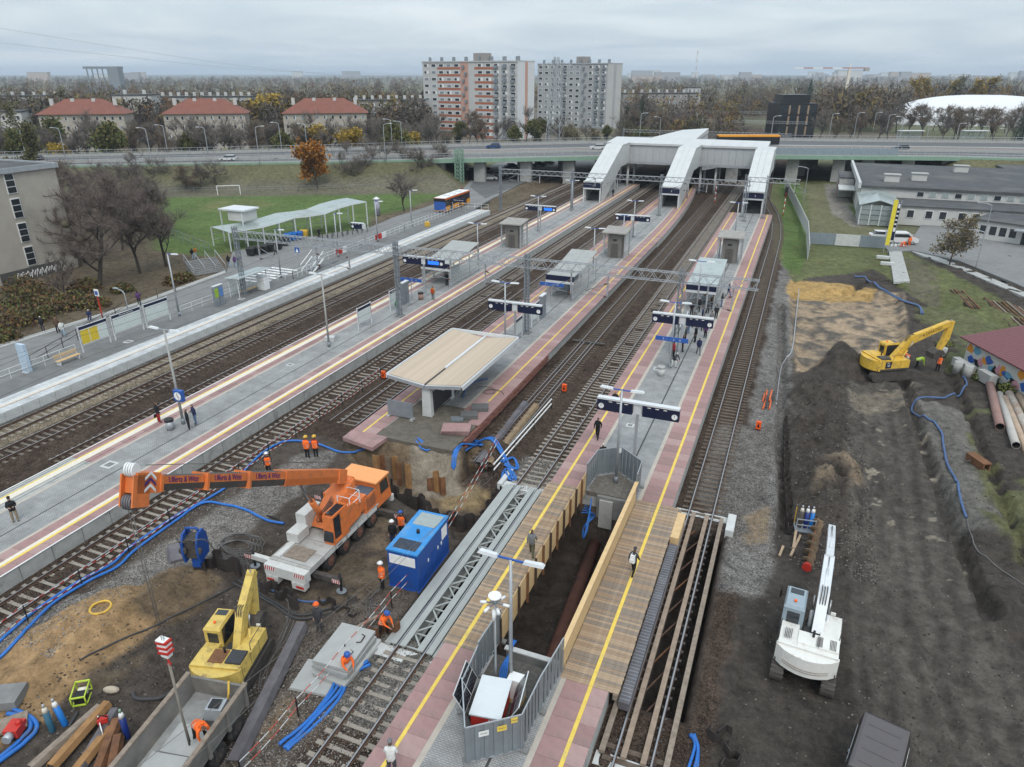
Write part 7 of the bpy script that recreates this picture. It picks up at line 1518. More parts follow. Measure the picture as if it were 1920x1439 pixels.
# ===== plants
def bare(seed,h=12,spread=.5,twig=900,tw=.05,tl=.8,leaf=None,leafn=0,ls=.22,low=.3,up=.5,col=False):
 """trunk with limbs, and a crown of many thin twigs (and leaves)"""
 R = np.random.default_rng(seed); b = MB(); tips = []
 def grow_(p,d,L_,r,dep):
  q = p
  n = 3 if dep<2 else 2; pts = [p]
  for k in range(n):
   d = (d+Vector(R.normal(0,.13+.05*dep,3))+Vector((0,0,.08*up))).normalized(); q = q+d*(L_/n); pts.append(q)
  b.tube(pts,[r*(1-.45*i/n) for i in range(n+1)],6 if dep==0 else 4 if dep==1 else 3,caps=False,sm=dep<2)
  if dep>=2: tips.append((p,q))
  if dep>=3: return
  m = (5,4,3)[dep]+int(R.integers(0,3))
  for k in range(m):
   f = low+(1-low)*(k+R.random())/m if dep==0 else.3+.7*R.random(); i = min(int(f*n),n-1); s = pts[i]+(pts[i+1]-pts[i])*(f*n-i)
   a = R.random()*6.283; o = Vector((math.cos(a),math.sin(a),R.uniform(.1,.9)*up*2))
   dd = (d*(1.6 if col else.55)+o*spread*1.6).normalized(); grow_(s,dd,L_*R.uniform(.5,.75)*(.55 if col and dep==0 else 1),r*.5,dep+1)
  if dep==0: grow_(q,d,L_*.55,r*.5,1)
 grow_(Vector((0,0,0)),Vector((0,0,1)),h*.52,h*.017,0)
 T0 = np.array([t[0] for t in tips]); T1 = np.array([t[1] for t in tips])
 def sliver(n,length,w,jit):
  i = R.integers(0,len(T0),n); f = R.random((n,1)); P = T0[i]*(1-f)+T1[i]*f; D = T1[i]-T0[i]; D = D/(np.linalg.norm(D,axis=1,keepdims=True)+1e-6)+R.normal(0,jit,(n,3)); D[:,2]+=.25*up
  D = D/np.linalg.norm(D,axis=1,keepdims=True)*(length*R.uniform(.5,1.3,(n,1))); S = np.cross(D,R.normal(0,1,(n,3))); S = S/np.linalg.norm(S,axis=1,keepdims=True)*w
  return P,D,S
 c = MB()
 P,D,S = sliver(twig,tl,tw*.5,.75)
 V = np.stack([P-S,P+S,P+D],1).reshape(-1,3); c.v = [tuple(x) for x in V]; c.f = [(3*k,3*k+1,3*k+2) for k in range(twig)]; c.m = [0]*twig; c.sm = [False]*twig
 if leafn:
  P,D,S = sliver(leafn,tl*.9,ls*.5,1.0); P = P+D; D = D/np.linalg.norm(D,axis=1,keepdims=True)*ls; k0 = len(c.v)
  V = np.stack([P-S,P+S,P+S+D,P-S+D],1).reshape(-1,3); c.v+=[tuple(x) for x in V]; c.f+=[tuple(k0+4*k+q for q in range(4)) for k in range(leafn)]; c.m+=[1+int(x) for x in R.integers(0,2,leafn)]; c.sm+=[False]*leafn
 return b,c
def quick(b,name,mats):
 me = bpy.data.meshes.new(name); me.from_pydata(b.v,[],b.f)
 for m in mats: me.materials.append(m)
 me.polygons.foreach_set('material_index',b.m); me.polygons.foreach_set('use_smooth',b.sm); me.update(); return me
M_bark = mat('bark',(.062,.054,.046),.95,var=.25,vs=3); M_twig = mat('twig',(.165,.142,.124),.95,var=.25,vs=.4); M_twig2 = mat('twig_brown',(.175,.135,.10),.95,var=.25,vs=.4)
def lf(n,c): return MATS.get('leaf_'+n) or mat('leaf_'+n,c or(.17,.2,.045),.8,var=.3,vs=.6)
KINDS = {}
def kind(k,mats,*a,**kw): b,c = bare(*a,**kw); KINDS[k] = (quick(b,'trunk',[M_bark]),quick(c,'crown',mats))
for i in range(4): kind(f'b{i}',[M_twig],10+i,12,.6+.1*i,3000,.05,1.25)
for i in range(3): kind(f'n{i}',[mat('twig_near',(.15,.12,.106),.95)],40+i,12,.75+.1*i,6500,.026,1.15,low=.22)
kind('br',[M_twig2],21,12,.6,3200,.07,1.0); kind('wil',[M_twig2],22,8,.8,3000,.06,1.4,up=.05)
kind('org',[M_twig,lf('orange',(.36,.14,.02)),lf('amber',(.28,.13,.025))],31,12,.42,700,.05,.8,leafn=2600,ls=.42,low=.12)
kind('yel',[M_twig,lf('yellow',(.42,.29,.04)),lf('ochre',(.30,.21,.04))],32,15,.42,600,.05,.8,leafn=3000,ls=.5,low=.2)
kind('grn',[M_twig,lf('green',(.085,.105,.03)),lf('olive',(.13,.115,.035))],33,8,.7,500,.05,.7,leafn=2600,ls=.38,low=.15)
kind('pop',[M_twig2,lf('poplar',(.145,.14,.055)),lf('poplar2',(.10,.10,.045))],34,20,.22,1500,.07,.9,leafn=2600,ls=.35,low=.08,col=True)
kind('ypop',[M_twig2,lf('ypoplar',(.34,.24,.055)),lf('ypoplar2',(.25,.18,.05))],35,20,.22,900,.07,.9,leafn=3000,ls=.5,low=.08,col=True)
kind('oli',[M_twig,lf('rust_olive',(.12,.105,.045)),lf('rust_olive2',(.16,.115,.05))],36,7.5,.95,2200,.05,.8,leafn=1500,ls=.2,low=.25,up=.25)
def conifer():
 b = MB().tube([(0,0,0),(0,0,15)],[.3,.03],6); c = MB(); R = random.Random(5)
 for k in range(1500):
  z = 1.2+13.6*R.random(); rr = (15-z)*.24*R.random()**.5; a = R.random()*6.283; x,y = rr*math.cos(a),rr*math.sin(a); s = .45*(1-z/22)
  c.quad((x,y,z),(x+s*math.cos(a+.5),y+s*math.sin(a+.5),z-.25),(x+1.6*s*math.cos(a),y+1.6*s*math.sin(a),z-.45),(x+s*math.cos(a-.5),y+s*math.sin(a-.5),z-.2),mi=R.randint(0,1))
 KINDS['con'] = (quick(b,'trunk',[M_bark]),quick(c,'crown',[lf('fir',(.022,.04,.026)),lf('fir2',(.035,.055,.035))]))
conifer()
BASEH = {'wil':8,'grn':8,'pop':20,'ypop':20,'yel':15,'oli':7.5,'con':15}
def tree(k,p,h,label,nm='tree',group=None,lean=0.0):
 t = thing(nm,label,'tree',p,random.uniform(0,6.28),group); s = h/(BASEH.get(k,12)*1.12); t.scale = (s*random.uniform(.9,1.12),s*random.uniform(.9,1.12),s); t.rotation_euler.x = lean
 link('trunk',KINDS[k][0],t); link('crown',KINDS[k][1],t); return t
def bush(p,r,h,label,mats,n=420,ls=.3,nm='bush',group=None):
 R = np.random.default_rng(int(abs(p[0]*13+p[1]*7))+1); t = thing(nm,label,'bush',p,0,group); c = MB(); A = R.normal(0,1,(n,3)); A = A/np.linalg.norm(A,axis=1,keepdims=True)*R.random((n,1))**.4*(r,r,h)
 for a in A:
  q = Vector(a); q.z = abs(q.z); u = Vector(R.normal(0,1,3)).normalized()*ls; w_ = u.cross(Vector(R.normal(0,1,3))).normalized()*ls*.6; c.quad(q-u,q+w_,q+u,q-w_,mi=int(R.integers(0,len(mats))))
 link('foliage',quick(c,'foliage',mats),t); b = MB()
 for k in range(14): a = Vector(A[k]); a.z = abs(a.z); b.tube([(0,0,0),a*.5+Vector((0,0,.2)),a],[.05,.03,.012],3,caps=False)
 link('stems',quick(b,'stems',[M_bark]),t); return t
# ===== street side
LF1,LF2,LF3,LF4 = lf('green',0),lf('olive',0),lf('russet',(.15,.075,.035)),lf('dull',(.075,.065,.04))
for i,(px,py,h,lab) in enumerate(((187,537,14.5,'big bare tree with dark mistletoe balls in front of the beige building'),(263,513,12.5,'bare tree behind the bent street lamp'),(312,500,12,'bare tree at the street steps'),(150,500,12,'bare tree close against the beige building wall'),(230,470,12.5,'bare tree behind the big mistletoe tree'),(290,440,11,'bare tree at the corner of the playing field'),(120,560,6,'small bare tree over the graffiti'))): tree(('n0','n1','n2')[i%3],W(px,py,.3),h*1.18,lab,'bare_tree')
tr0 = W(187,537,.3)
for i,(dx,dz) in enumerate(((-2.0,8.5),(-.8,6.4),(-1.6,4.6),(.3,7.6))): o = tag(MB().ball((0,0,0),.55,8).build('mistletoe_ball',LF4,None,tr0+Vector((dx*.4,dx,dz))),f'mistletoe ball in the big bare tree, {ORD[i]} from its leaning side','mistletoe','mistletoe balls')
for i,(px,py,r,h) in enumerate(((20,615,2.6,2.4),(60,600,2.4,2.2),(100,585,2.6,2.4),(25,575,2.8,2.6),(70,560,2.5,2.2),(140,575,2.2,2.0),(180,575,1.8,1.5),(10,640,1.8,1.3),(160,545,2.2,1.8),(345,526,1.6,1.2),(325,532,1.4,1.2),(230,545,1.6,1.0),(45,545,2.4,2.2))): bush(W(px,py,.35),r,h,f'autumn bush along the street kerb, {ORD[i]} of the thicket',[LF1,LF2,LF3,LF4] if i%2 else[LF2,LF4,LF3],520,.2,group='bushes along the street')
school = thing('beige_building','tall beige building with stacked stair windows and graffiti','building',(0,0,0))
MB().box(-126,-96.8,20,71.4,0,14.4).build('wall',M_render_b,school); rf = MB().box(-126.2,-96.5,19.8,71.6,14.4,14.75).build('roof',M_tarp,school); MB().box(-96.65,-96.45,19.8,71.6,14.3,14.95).build('roof_edge',M_galv,rf); MB().box(-126,-96.4,71.4,71.7,14.3,14.95).build('roof_edge',M_galv,rf)
for k in range(4):
 z = 2.2+3.2*k; o = MB().box(-96.82,-96.7,64.0,65.3,z-.1,z+2.5).build('window',M_white,school)
 for q in range(3): MB().box(-96.7,-96.66,64.1,65.2,z+q*.83,z+.72+q*.83).build('pane',M_glassd,o)
for k in range(3): o = MB().box(-96.82,-96.7,30+9*k,33+9*k,9,10.8).build('window',M_white,school); MB().box(-96.7,-96.66,30.1+9*k,32.9+9*k,9.1,10.7).build('pane',M_glassd,o)
o = MB().box(-96.8,-96.72,60,68.6,0,1.9).build('plinth',mat('dark_plinth',(.09,.085,.08),.9),school)
b = MB()
for k in range(9): y = 62+k*.7; b.tube(cat2([(-96.68,y,.4),(-96.68,y+.35,1.5),(-96.68,y+.5,.7),(-96.68,y+.75,1.4-.1*(k%3))],4),.05,4)
b.build('graffiti',M_white,o)
def railing(pts,label,h=1.05,m=None,step=1.6,bars=(1.0,.55),nm='railing',z0=.5):
 t = thing(nm,label,'railing',pts[0]); o0 = Vector(pts[0]); P_ = [Vector(p)-o0 for p in pts]
 for p,q in zip(P_[:-1],P_[1:]):
  n = max(1,int((q-p).length/step))
  for k in range(n+1): a = p+(q-p)*k/n; MB().bar(a,a+Vector((0,0,h)),.06).build('post',m or M_alu,t)
  for z in bars: MB().bar(p+Vector((0,0,z*h)),q+Vector((0,0,z*h)),.05).build('bar',m or M_alu,t)
 return t
railing([(-64.45,20,.7),(-64.45,45,.7)],'white railing before the yellow timetable board'); railing([(-64.45,58.5,.7),(-64.45,72,.7)],'white railing behind the ticket machines'); railing([(-64.45,84,.7),(-64.45,110,.7)],'white railing beside the red hoardings'); railing([(-64.45,110,.7),(-64.45,133.5,.7),(-58.6,133.8,.7)],'white railing in front of the bus at the platform end',1.2,step=1.3)
railing([(-64.45,74,.7),(-62.2,76,.7),(-62.2,82,.7),(-64.4,84,.7)],'white railing around the crossing ramp',1.2,step=1.0)
rp_ = thing('ramp_stair','white footstair frame at the zebra crossing','stairs',(-62.9,80,.7))
for k in range(9): MB().box(-1,1,k*.3,k*.3+.28,k*.16,k*.16+.06).build('tread',M_galv,rp_)
for s in(-1,1): MB().bar((s,0,.9),(s,2.8,2.4),.08).build('handrail',M_white,rp_); MB().bar((s,0,0),(s,2.8,1.45),.1,.2).build('stringer',M_white,rp_)
stp = thing('street_steps','concrete steps with steel handrails down to the street','stairs',W(395,512,.45),math.radians(62))
for k in range(9): MB().box(-2.2,2.2,k*.42,k*.42+.42,-.1,.06+k*.15).build('step',M_conc_d,stp)
for x in(-2.2,-.7,.8,2.2): MB().bar((x,0,.95),(x,3.8,2.3),.07).build('handrail',M_galv,stp); MB().bar((x,0,0),(x,0,.95),.06).build('rail_post',M_galv,stp); MB().bar((x,3.8,1.3),(x,3.8,2.3),.06).build('rail_post',M_galv,stp)
bs2 = thing('waiting_shelter','small glass-roofed waiting shelter on the street platform','shelter',(-63.0,68.6,PT))
for y in(-2.6,0,2.6): MB().bar((-.9,y,0),(-.9,y,2.5),.08).build('post',M_alu,bs2)
for y in(-2.6,2.6): MB().bar((.5,y,0),(.5,y,2.4),.08).build('post',M_alu,bs2)
for k in range(4): MB().box(-.91,-.89,-2.55+k*1.28,-1.35+k*1.28,.2,2.2).build('glass_pane',M_glass,bs2)
MB().hexa([(-1.2,-3,2.45),(1.2,-3,2.6),(1.2,3,2.6),(-1.2,3,2.45),(-1.2,-3,2.52),(1.2,-3,2.68),(1.2,3,2.68),(-1.2,3,2.52)]).build('roof',M_glassg,bs2); MB().box(-.5,-.1,-1.4,1.4,.42,.5).build('bench_seat',M_wood,bs2)
bc = thing('bench','wooden bench beside the advertising pillar','bench',(-63.2,43.2,PT))
for k in range(3): MB().box(-.25+k*.16,-.12+k*.16,-1.2,1.2,.42,.47).build('slat',M_wood,bc)
for z in(.65,.85): MB().box(-.36,-.32,-1.2,1.2,z,z+.12).build('slat',M_wood,bc)
for y in(-1,1): MB().box(-.35,.2,y-.03,y+.03,0,.45).build('leg',M_alu,bc)
ap = thing('advertising_pillar','pale blue advertising pillar at the street railing','pillar',(-64.9,40.2,.5)); MB().box(-.5,.5,-.15,.15,.1,2.9).build('panel',mat('pale_ad',(.42,.52,.62),.5,var=.15,vs=1.2),ap); MB().box(-.55,.55,-.2,.2,0,.12).build('base',M_alu,ap)
ct = thing('control_cabinet','white control cabinet at the foot of the portal mast','cabinet',(-62.6,70.6,PT)); MB().box(-.55,.55,-.5,.5,0,1.7).build('housing',M_white,ct); MB().box(-.6,.6,-.55,.55,1.7,1.78).build('lid',M_alu,ct)
for k,(x,y) in enumerate(((-43.1,36.0),(-41.6,74.0),(-9.6,61.0))):
 o = thing('litter_bin',('grey round bin with black rim beside the clock post','pinkish round bin near the clock platform shelter','grey round bin on the empty part of the pit platform')[k],'bin',(x,y,PT)); MB().tube([(0,0,0),(0,0,.75)],[.3,.33],14).build('bin_body',(M_galv,mat('bin_pink',(.36,.22,.18),.8),M_conc_l)[k],o); MB().tube([(0,0,.75),(0,0,.92)],[.36,.33],14).build('rim',M_black if k<2 else M_conc,o)
tag(MB().box(-.5,.5,-.35,.35,0,.42).build('salt_box',M_conc_l,None,(-43.4,57.6,PT),.3),'pale concrete block on the clock platform','block')
for k,(y,w_) in enumerate(((90.5,2.6),(102.0,3.4))):
 o = thing('hoarding_banner',f'red and white banner on the street railing, {("nearer the crossing", "nearer the bus")[k]}','banner',(-64.35,y,.8),math.pi/2); MB().box(-w_/2,.3,-.04,.0,.1,1.0).build('red_field',M_red,o); MB().box(.3,w_/2,-.04,.0,.1,1.0).build('white_field',M_white,o)
yb = tag(MB().box(-.4,.4,-.3,.3,0,.8).ball((0,0,.8),.4,8,sq=(1,.75,.3)).build('grit_bin',M_yel_mach,None,(-62.2,114.5,PT)),'yellow grit bin on the street platform','bin')
bst = thing('bus_stop_sign','bus stop pole with red base and blue panel','sign',W(192,595,.5)); MB().bar((0,0,0),(0,0,2.6),.1).build('pole',M_red,bst); MB().box(-.3,.3,-.05,.05,2.5,3.3).build('panel',M_white,bst); MB().box(-.22,.22,-.06,-.05,2.65,3.1).build('symbol',M_blue,bst)
sl2 = thing('bent_street_lamp','grey street lamp with a curved arm beside the notice boards','lamp post',W(247,612,.5)); MB().tube(cat2([(0,0,0),(0,0,3.2),(-.3,.1,3.9),(-1.4,.3,4.1)],5),.05,6).build('pole',M_galv,sl2); MB().box(-1.9,-1.3,.2,.45,4.05,4.15).build('lamp_head',M_galv,sl2)
xs = thing('crossing_sign','blue pedestrian crossing sign at the zebra crossing','sign',(-66.2,82.5,.45)); MB().bar((0,0,0),(0,0,2.6),.06).build('pole',M_galv,xs); MB().box(-.4,.4,-.03,.0,2.1,2.9).build('panel',M_blue,xs); MB().hexa([(-.25,-.04,2.2),(.25,-.04,2.2),(.25,-.03,2.2),(-.25,-.03,2.2),(-.02,-.04,2.75),(.02,-.04,2.75),(.02,-.03,2.75),(-.02,-.03,2.75)]).build('symbol',M_white,xs)
ns = thing('station_name_sign','navy station name sign behind the bus','sign',(-62.6,128.5,PT)); MB().box(-1.5,1.5,-.05,.05,2.2,2.9).build('panel',M_navy,ns); text('lettering','Warszawa Zachodnia',.28,M_white,ns,(0,-.06,2.55),(math.pi/2,0,0),.002,sx=.9)
for x in(-1.4,1.4): MB().bar((x,0,0),(x,0,2.9),.08).build('post',M_galv,ns)
cp = thing('bicycle_canopy','long wavy glass-roofed bicycle canopy at the edge of the field','canopy',(0,0,0)); A_,B_ = W(434,472,.45),W(690,427,.45); dv = (B_-A_); n = 9; pv_ = Vector((-dv.y,dv.x,0)).normalized()*6.0
zz = [3.0,3.0,3.0,3.3,3.7,3.6,3.6,4.2,4.5,4.6]
for k in range(n):
 a,e = A_+dv*k/n,A_+dv*(k+.985)/n; z0,z1 = zz[k],zz[k+1]
 for s in range(2):
  q0,q1 = pv_*(s*.5),pv_*(s*.5+.49); hx_ = [a+q0,e+q0,e+q1,a+q1]; MB().hexa([Vector((v_.x,v_.y,.45+z)) for v_,z in zip(hx_,(z0,z1,z1,z0))]+[Vector((v_.x,v_.y,.52+z)) for v_,z in zip(hx_,(z0,z1,z1,z0))]).build('roof_pane',M_glassg,cp)
for k in range(n+1):
 for s in(0,1): p = A_+dv*k/n+pv_*s; MB().bar((p.x,p.y,.4),(p.x,p.y,.45+zz[k]),.14).build('post',M_alu,cp)
for k in range(n):
 p,q = A_+dv*k/n,A_+dv*(k+1)/n
 MB().bar((p.x,p.y,.42+zz[k]),(q.x,q.y,.42+zz[k+1]),.14).build('edge_beam',M_alu,cp)
 for z in(1.0,1.9): MB().bar(p+pv_+Vector((0,0,z)),q+pv_+Vector((0,0,z)),.07).build('rear_bar',M_galv,cp)
lb = thing('canopy_tower','small flat-roofed lift box behind the bicycle canopy','lift',W(462,452,.45)); MB().box(-1.6,1.6,-1.6,1.6,3.6,5.2).build('housing',M_render_w,lb); MB().box(-3.2,2.0,-1.9,1.9,5.2,5.45).build('roof',M_alu,lb)
for x in(-3,1.4): MB().bar((x,-1.7,0),(x,-1.7,5.2),.15).build('post',M_alu,lb)
def wbin(p,label,m,rz=.3):
 o = thing('waste_container',label,'container',p,rz); MB().hexa([(-.5,-.4,.15),(.5,-.4,.15),(.5,.4,.15),(-.5,.4,.15),(-.65,-.5,1.15),(.65,-.5,1.15),(.65,.5,1.15),(-.65,.5,1.15)]).build('tub',m,o); MB().hexa([(-.66,-.5,1.15),(.66,-.5,1.15),(.66,.5,1.15),(-.66,.5,1.15),(-.6,-.1,1.4),(.6,-.1,1.4),(.6,.4,1.35),(-.6,.4,1.35)]).build('lid',m,o)
M_binb = mat('bin_blue',(.02,.13,.42),.5); M_bink = mat('bin_black',(.022,.024,.024),.6)
for k,(px,py,m,c) in enumerate(((472,480,M_bink,'black'),(484,478,M_bink,'black'),(496,475,M_bink,'black'),(508,472,M_bink,'black'),(522,468,M_bink,'black'),(535,461,M_bink,'black'),(541,453,M_binb,'blue'),(551,451,M_binb,'blue'),(561,449,M_binb,'blue'),(571,446,M_yel_mach,'yellow'))): wbin(W(px,py,.45),f'{c} waste container under the bicycle canopy, {ORD[k]} from the steps',m)
def bike(p,label,rz):
 o = thing('bicycle',label,'bicycle',p,rz,'parked bicycles')
 for y in(-.52,.52): MB().tube([(0,y+.34*math.cos(a*.5236),.34+.34*math.sin(a*.5236)) for a in range(12)],.022,4,closed=True).build('wheel',M_rubber,o)
 MB().bar((0,-.52,.34),(0,-.15,.85),.04).bar((0,-.15,.85),(0,.42,.8),.04).bar((0,.42,.8),(0,-.1,.3),.04).bar((0,-.52,.34),(0,-.1,.3),.03).bar((0,.52,.34),(0,.4,1.0),.04).build('bike_frame',M_steel_d,o); MB().bar((-.25,.38,1.0),(.25,.38,1.0),.04).build('handlebar',M_black,o); MB().box(-.07,.07,-.3,-.05,.88,.95).build('saddle',M_black,o)
for k in range(11): bike(W(596+k*9.3,452-k*1.75,.45),f'parked bicycle under the canopy, {ORD[k]} from the bins',math.radians(20+12*(k%3)))
go = thing('football_goal','white football goal on the grass field','goal',W(430,366,.3),math.radians(33))
for x in(-2.5,2.5): MB().bar((x,0,0),(x,0,2.1),.14).build('post',M_white,go)
MB().bar((-2.57,0,2.1),(2.57,0,2.1),.14).build('crossbar',M_white,go)
lc = thing('advertising_column','round poster column beside the bus road','column',W(708,403,.45)); MB().cyl((0,0,0),(0,0,3.0),.55,n=14).build('drum',mat('posters',(.3,.3,.36),.6,var=.6,vs=1.5),lc); MB().tube([(0,0,3.0),(0,0,3.15),(0,0,3.5)],[.68,.68,.05],14).build('cap',M_alu,lc)
railing([W(395,478,.3),W(300,440,.3)],'dark fence along the field corner',1.8,M_galv_d,2.0,nm='mesh_fence'); railing([W(60,690,.5),W(260,571,.5),W(330,548,.5)],'dark fence in front of the street bushes',1.2,M_steel_d,2.4,nm='mesh_fence'); railing([W(230,364,.4),W(560,358,.4),W(850,352,.4)],'long pale railing along the path below the embankment',1.1,M_galv_d,4,nm='path_railing')
def car(p,rz,label,c,grp=None,est=0):
 t = thing('parked_car' if grp else 'car',label,'car',p,rz,grp)
 MB().xprism([(-2.1,.3),(2.1,.3),(2.15,.62),(2.0,.82),(1.0,.95),(-1.95,.98),(-2.15,.8)],-.86,.86,'x').build('body',c,t)
 MB().hexa([(-.8,-1.9 if est else -1.7,.95),(.8,-1.9 if est else -1.7,.95),(.8,1.05,.95),(-.8,1.05,.95),(-.66,-1.7 if est else -1.1,1.45),(.66,-1.7 if est else -1.1,1.45),(.66,.3,1.45),(-.66,.3,1.45)]).build('windows',M_glassd,t)
 MB().hexa([(-.68,-1.7 if est else -1.15,1.44),(.68,-1.7 if est else -1.15,1.44),(.68,.35,1.44),(-.68,.35,1.44),(-.6,-1.5,1.5),(.6,-1.5,1.5),(.6,.2,1.5),(-.6,.2,1.5)]).build('roof',c,t)
 for s in(-1,1):
  MB().box(s*.55-.2,s*.55+.2,2.08,2.14,.6,.74).build('headlight',M_white,t); MB().box(s*.6-.18,s*.6+.18,-2.16,-2.1,.65,.8).build('tail_light',M_red,t)
  for y in(-1.3,1.3): MB().tube([(s*.66,y,.32),(s*.88,y,.32)],.32,12).build('wheel',M_rubber,t)
M_cw = mat('car_white',(.62,.62,.62),.25,var=.02); M_cs = mat('car_silver',(.36,.37,.38),.25,.5,var=.02); M_ck = mat('car_black',(.02,.02,.022),.25,var=.02); M_cb = mat('car_blue',(.03,.06,.16),.25); M_cr = mat('car_red',(.24,.02,.02),.25)
bus = thing('city_bus','yellow and red city bus with a blue rear advert','bus',W(848,393,.45)+Vector((-.6,1.5,0)),math.radians(1))
MB().box(-1.27,1.27,-6,6,.35,1.25).build('lower_body',mat('bus_yellow',(.72,.30,.02),.4),bus); MB().box(-1.25,1.25,-5.98,5.98,1.25,2.55).build('window_band',M_glassd,bus); MB().box(-1.27,1.27,-6,6,2.55,2.85).build('upper_band',mat('bus_red',(.60,.13,.02),.4),bus); MB().box(-1.2,1.2,-5.9,5.9,2.85,2.95).build('roof',M_white,bus)
MB().box(-1.26,1.26,-6.05,-6.0,.5,2.2).build('rear_advert',M_blue,bus)
MB().box(-1.27,1.27,-6.06,-6.0,2.2,2.8).build('rear_window',M_black,bus)
for y in(-3.2,1,4): MB().box(1.255,1.27,y-.6,y+.6,.45,2.4).build('door',M_black,bus)
for y in(-3.6,3.4):
 for s in(-1,1): wheel(bus,s*1.12,y,.48,.48,.3,M_galv_d,s)
for y in(-3,0,3): MB().box(-.6,.6,y-.5,y+.5,2.95,3.1).build('roof_unit',M_alu,bus)
for k,(px,py,m,lab) in enumerate(((918,338,M_cw,'white car on the road before the viaduct'),(938,332,M_cs,'silver car behind the white one before the viaduct'),(888,325,M_ck,'black car under the near end of the viaduct'),(985,318,M_cs,'pale car parked under the viaduct'),(1010,312,M_ck,'dark car parked deeper under the viaduct'),(1026,309,M_ck,'second dark car parked deeper under the viaduct'),(960,316,M_cb,'blue car in the viaduct shade'),(905,320,M_cr,'red car in the viaduct shade'))): car(W(px,py,.47),math.radians(-70+5*k),lab,m)
# ===== viaduct
via = thing('road_viaduct','long concrete road viaduct with a pale green edge beam','viaduct',(0,0,0))
def strip(A,B,f0,f1,z0,z1,nm,m,par=via,seg=range(7),dn=6):
 b = MB()
 for i in seg:
  for k in range(dn):
   t0,t1 = k/dn,(k+1)/dn
   q = [A[i].lerp(A[i+1],t).lerp(B[i].lerp(B[i+1],t),f) for t,f in((t0,f0),(t1,f0),(t1,f1),(t0,f1))]
   b.hexa([p+Vector((0,0,z0)) for p in q]+[p+Vector((0,0,z1)) for p in q])
 return b.build(nm,m,par)
M_asv = mat('viaduct_asphalt',(.105,.107,.11),.9,var=.08,vs=.3)
strip(V_NEAR,V_FAR,.0,1,-1.0,-.35,'deck',M_conc); strip(V_NEAR,V_FAR,.03,.3,-.36,-.28,'carriageway',M_asv); strip(V_NEAR,V_FAR,.7,.97,-.36,-.28,'carriageway',M_asv); strip(V_NEAR,V_FAR,.42,.62,-.36,-.2,'tram_bed',mat('tram_bed',(.2,.165,.14),.95,var=.2))
strip(V_NEAR,V_FAR,-.012,0,-1.1,-.15,'edge_beam',M_green); strip(V_NEAR,V_FAR,0,.02,-.36,.05,'parapet',M_conc); strip(V_NEAR,V_FAR,.3,.315,-.36,.25,'median_barrier',M_conc); strip(V_NEAR,V_FAR,.98,1,-.36,.4,'parapet',M_conc); strip(V_NEAR,V_FAR,.165,.168,-.28,-.272,'lane_line',M_white); strip(V_NEAR,V_FAR,.045,.05,-.28,-.272,'lane_line',M_white)
for f,h,lab,sg in((.005,1.2,'near',range(7)),(.31,1.0,'median',range(7)),(.98,1.4,'far',range(7))):
 t = thing('parapet_railing',f'grey railing along the {lab} side of the viaduct road','railing',(0,0,0)); b = MB()
 for i in sg:
  a,e = V_NEAR[i].lerp(V_FAR[i],f),V_NEAR[i+1].lerp(V_FAR[i+1],f); n = max(2,int((e-a).length/2.2))
  for k in range(n): p = a.lerp(e,k/n); b.bar(p+Vector((0,0,-.3)),p+Vector((0,0,h)),.09)
  for z in(h,h*.5): MB().bar(a+Vector((0,0,z)),e+Vector((0,0,z)),.1).build('rail',M_galv,t)
 struct(b.build('posts',M_galv,t),'stuff')
sg = thing('noise_screen','bluish glass screen on the viaduct edge beside the sheds','screen',(0,0,0)); a,e = V_NEAR[5].lerp(V_NEAR[6],.02),V_NEAR[5].lerp(V_NEAR[6],.72)
for k in range(14): MB().bar(a.lerp(e,k/14)+Vector((0,0,.9)),a.lerp(e,(k+.95)/14)+Vector((0,0,.9)),.05,1.7).build('glass_pane',mat('blue_glass',(.28,.34,.38),.2,alpha=.75),sg)
sg = thing('noise_screen','bluish glass screen on the viaduct edge beside the concourse','screen',(0,0,0)); a,e = V_NEAR[4].lerp(V_NEAR[5],.05),V_NEAR[4].lerp(V_NEAR[5],.98)
for k in range(14): MB().bar(a.lerp(e,k/14)+Vector((0,0,1.1)),a.lerp(e,(k+.95)/14)+Vector((0,0,1.1)),.05,2.1).build('glass_pane',MATS['blue_glass'],sg)
for px in(835,905,985,1060,1125,1240,1345,1450,1530,1580,1650,1720):
 for f in(.06,.36,.66,.94):
  i = next(j for j in range(7) if V_NEAR[j+1].x*_ch+V_NEAR[j+1].y*_sh>(px-960)*.145); A0,A1 = V_NEAR[i],V_NEAR[i+1]
  xc = (px-960)*.148; t = (xc-(A0.x*_ch+A0.y*_sh))/((A1.x-A0.x)*_ch+(A1.y-A0.y)*_sh); p = A0.lerp(A1,t).lerp(V_FAR[i].lerp(V_FAR[i+1],t),f)
  MB().box(p.x-1.5,p.x+1.5,p.y-.6,p.y+.6,-.3,p.z-1).build('pier',M_conc,via)
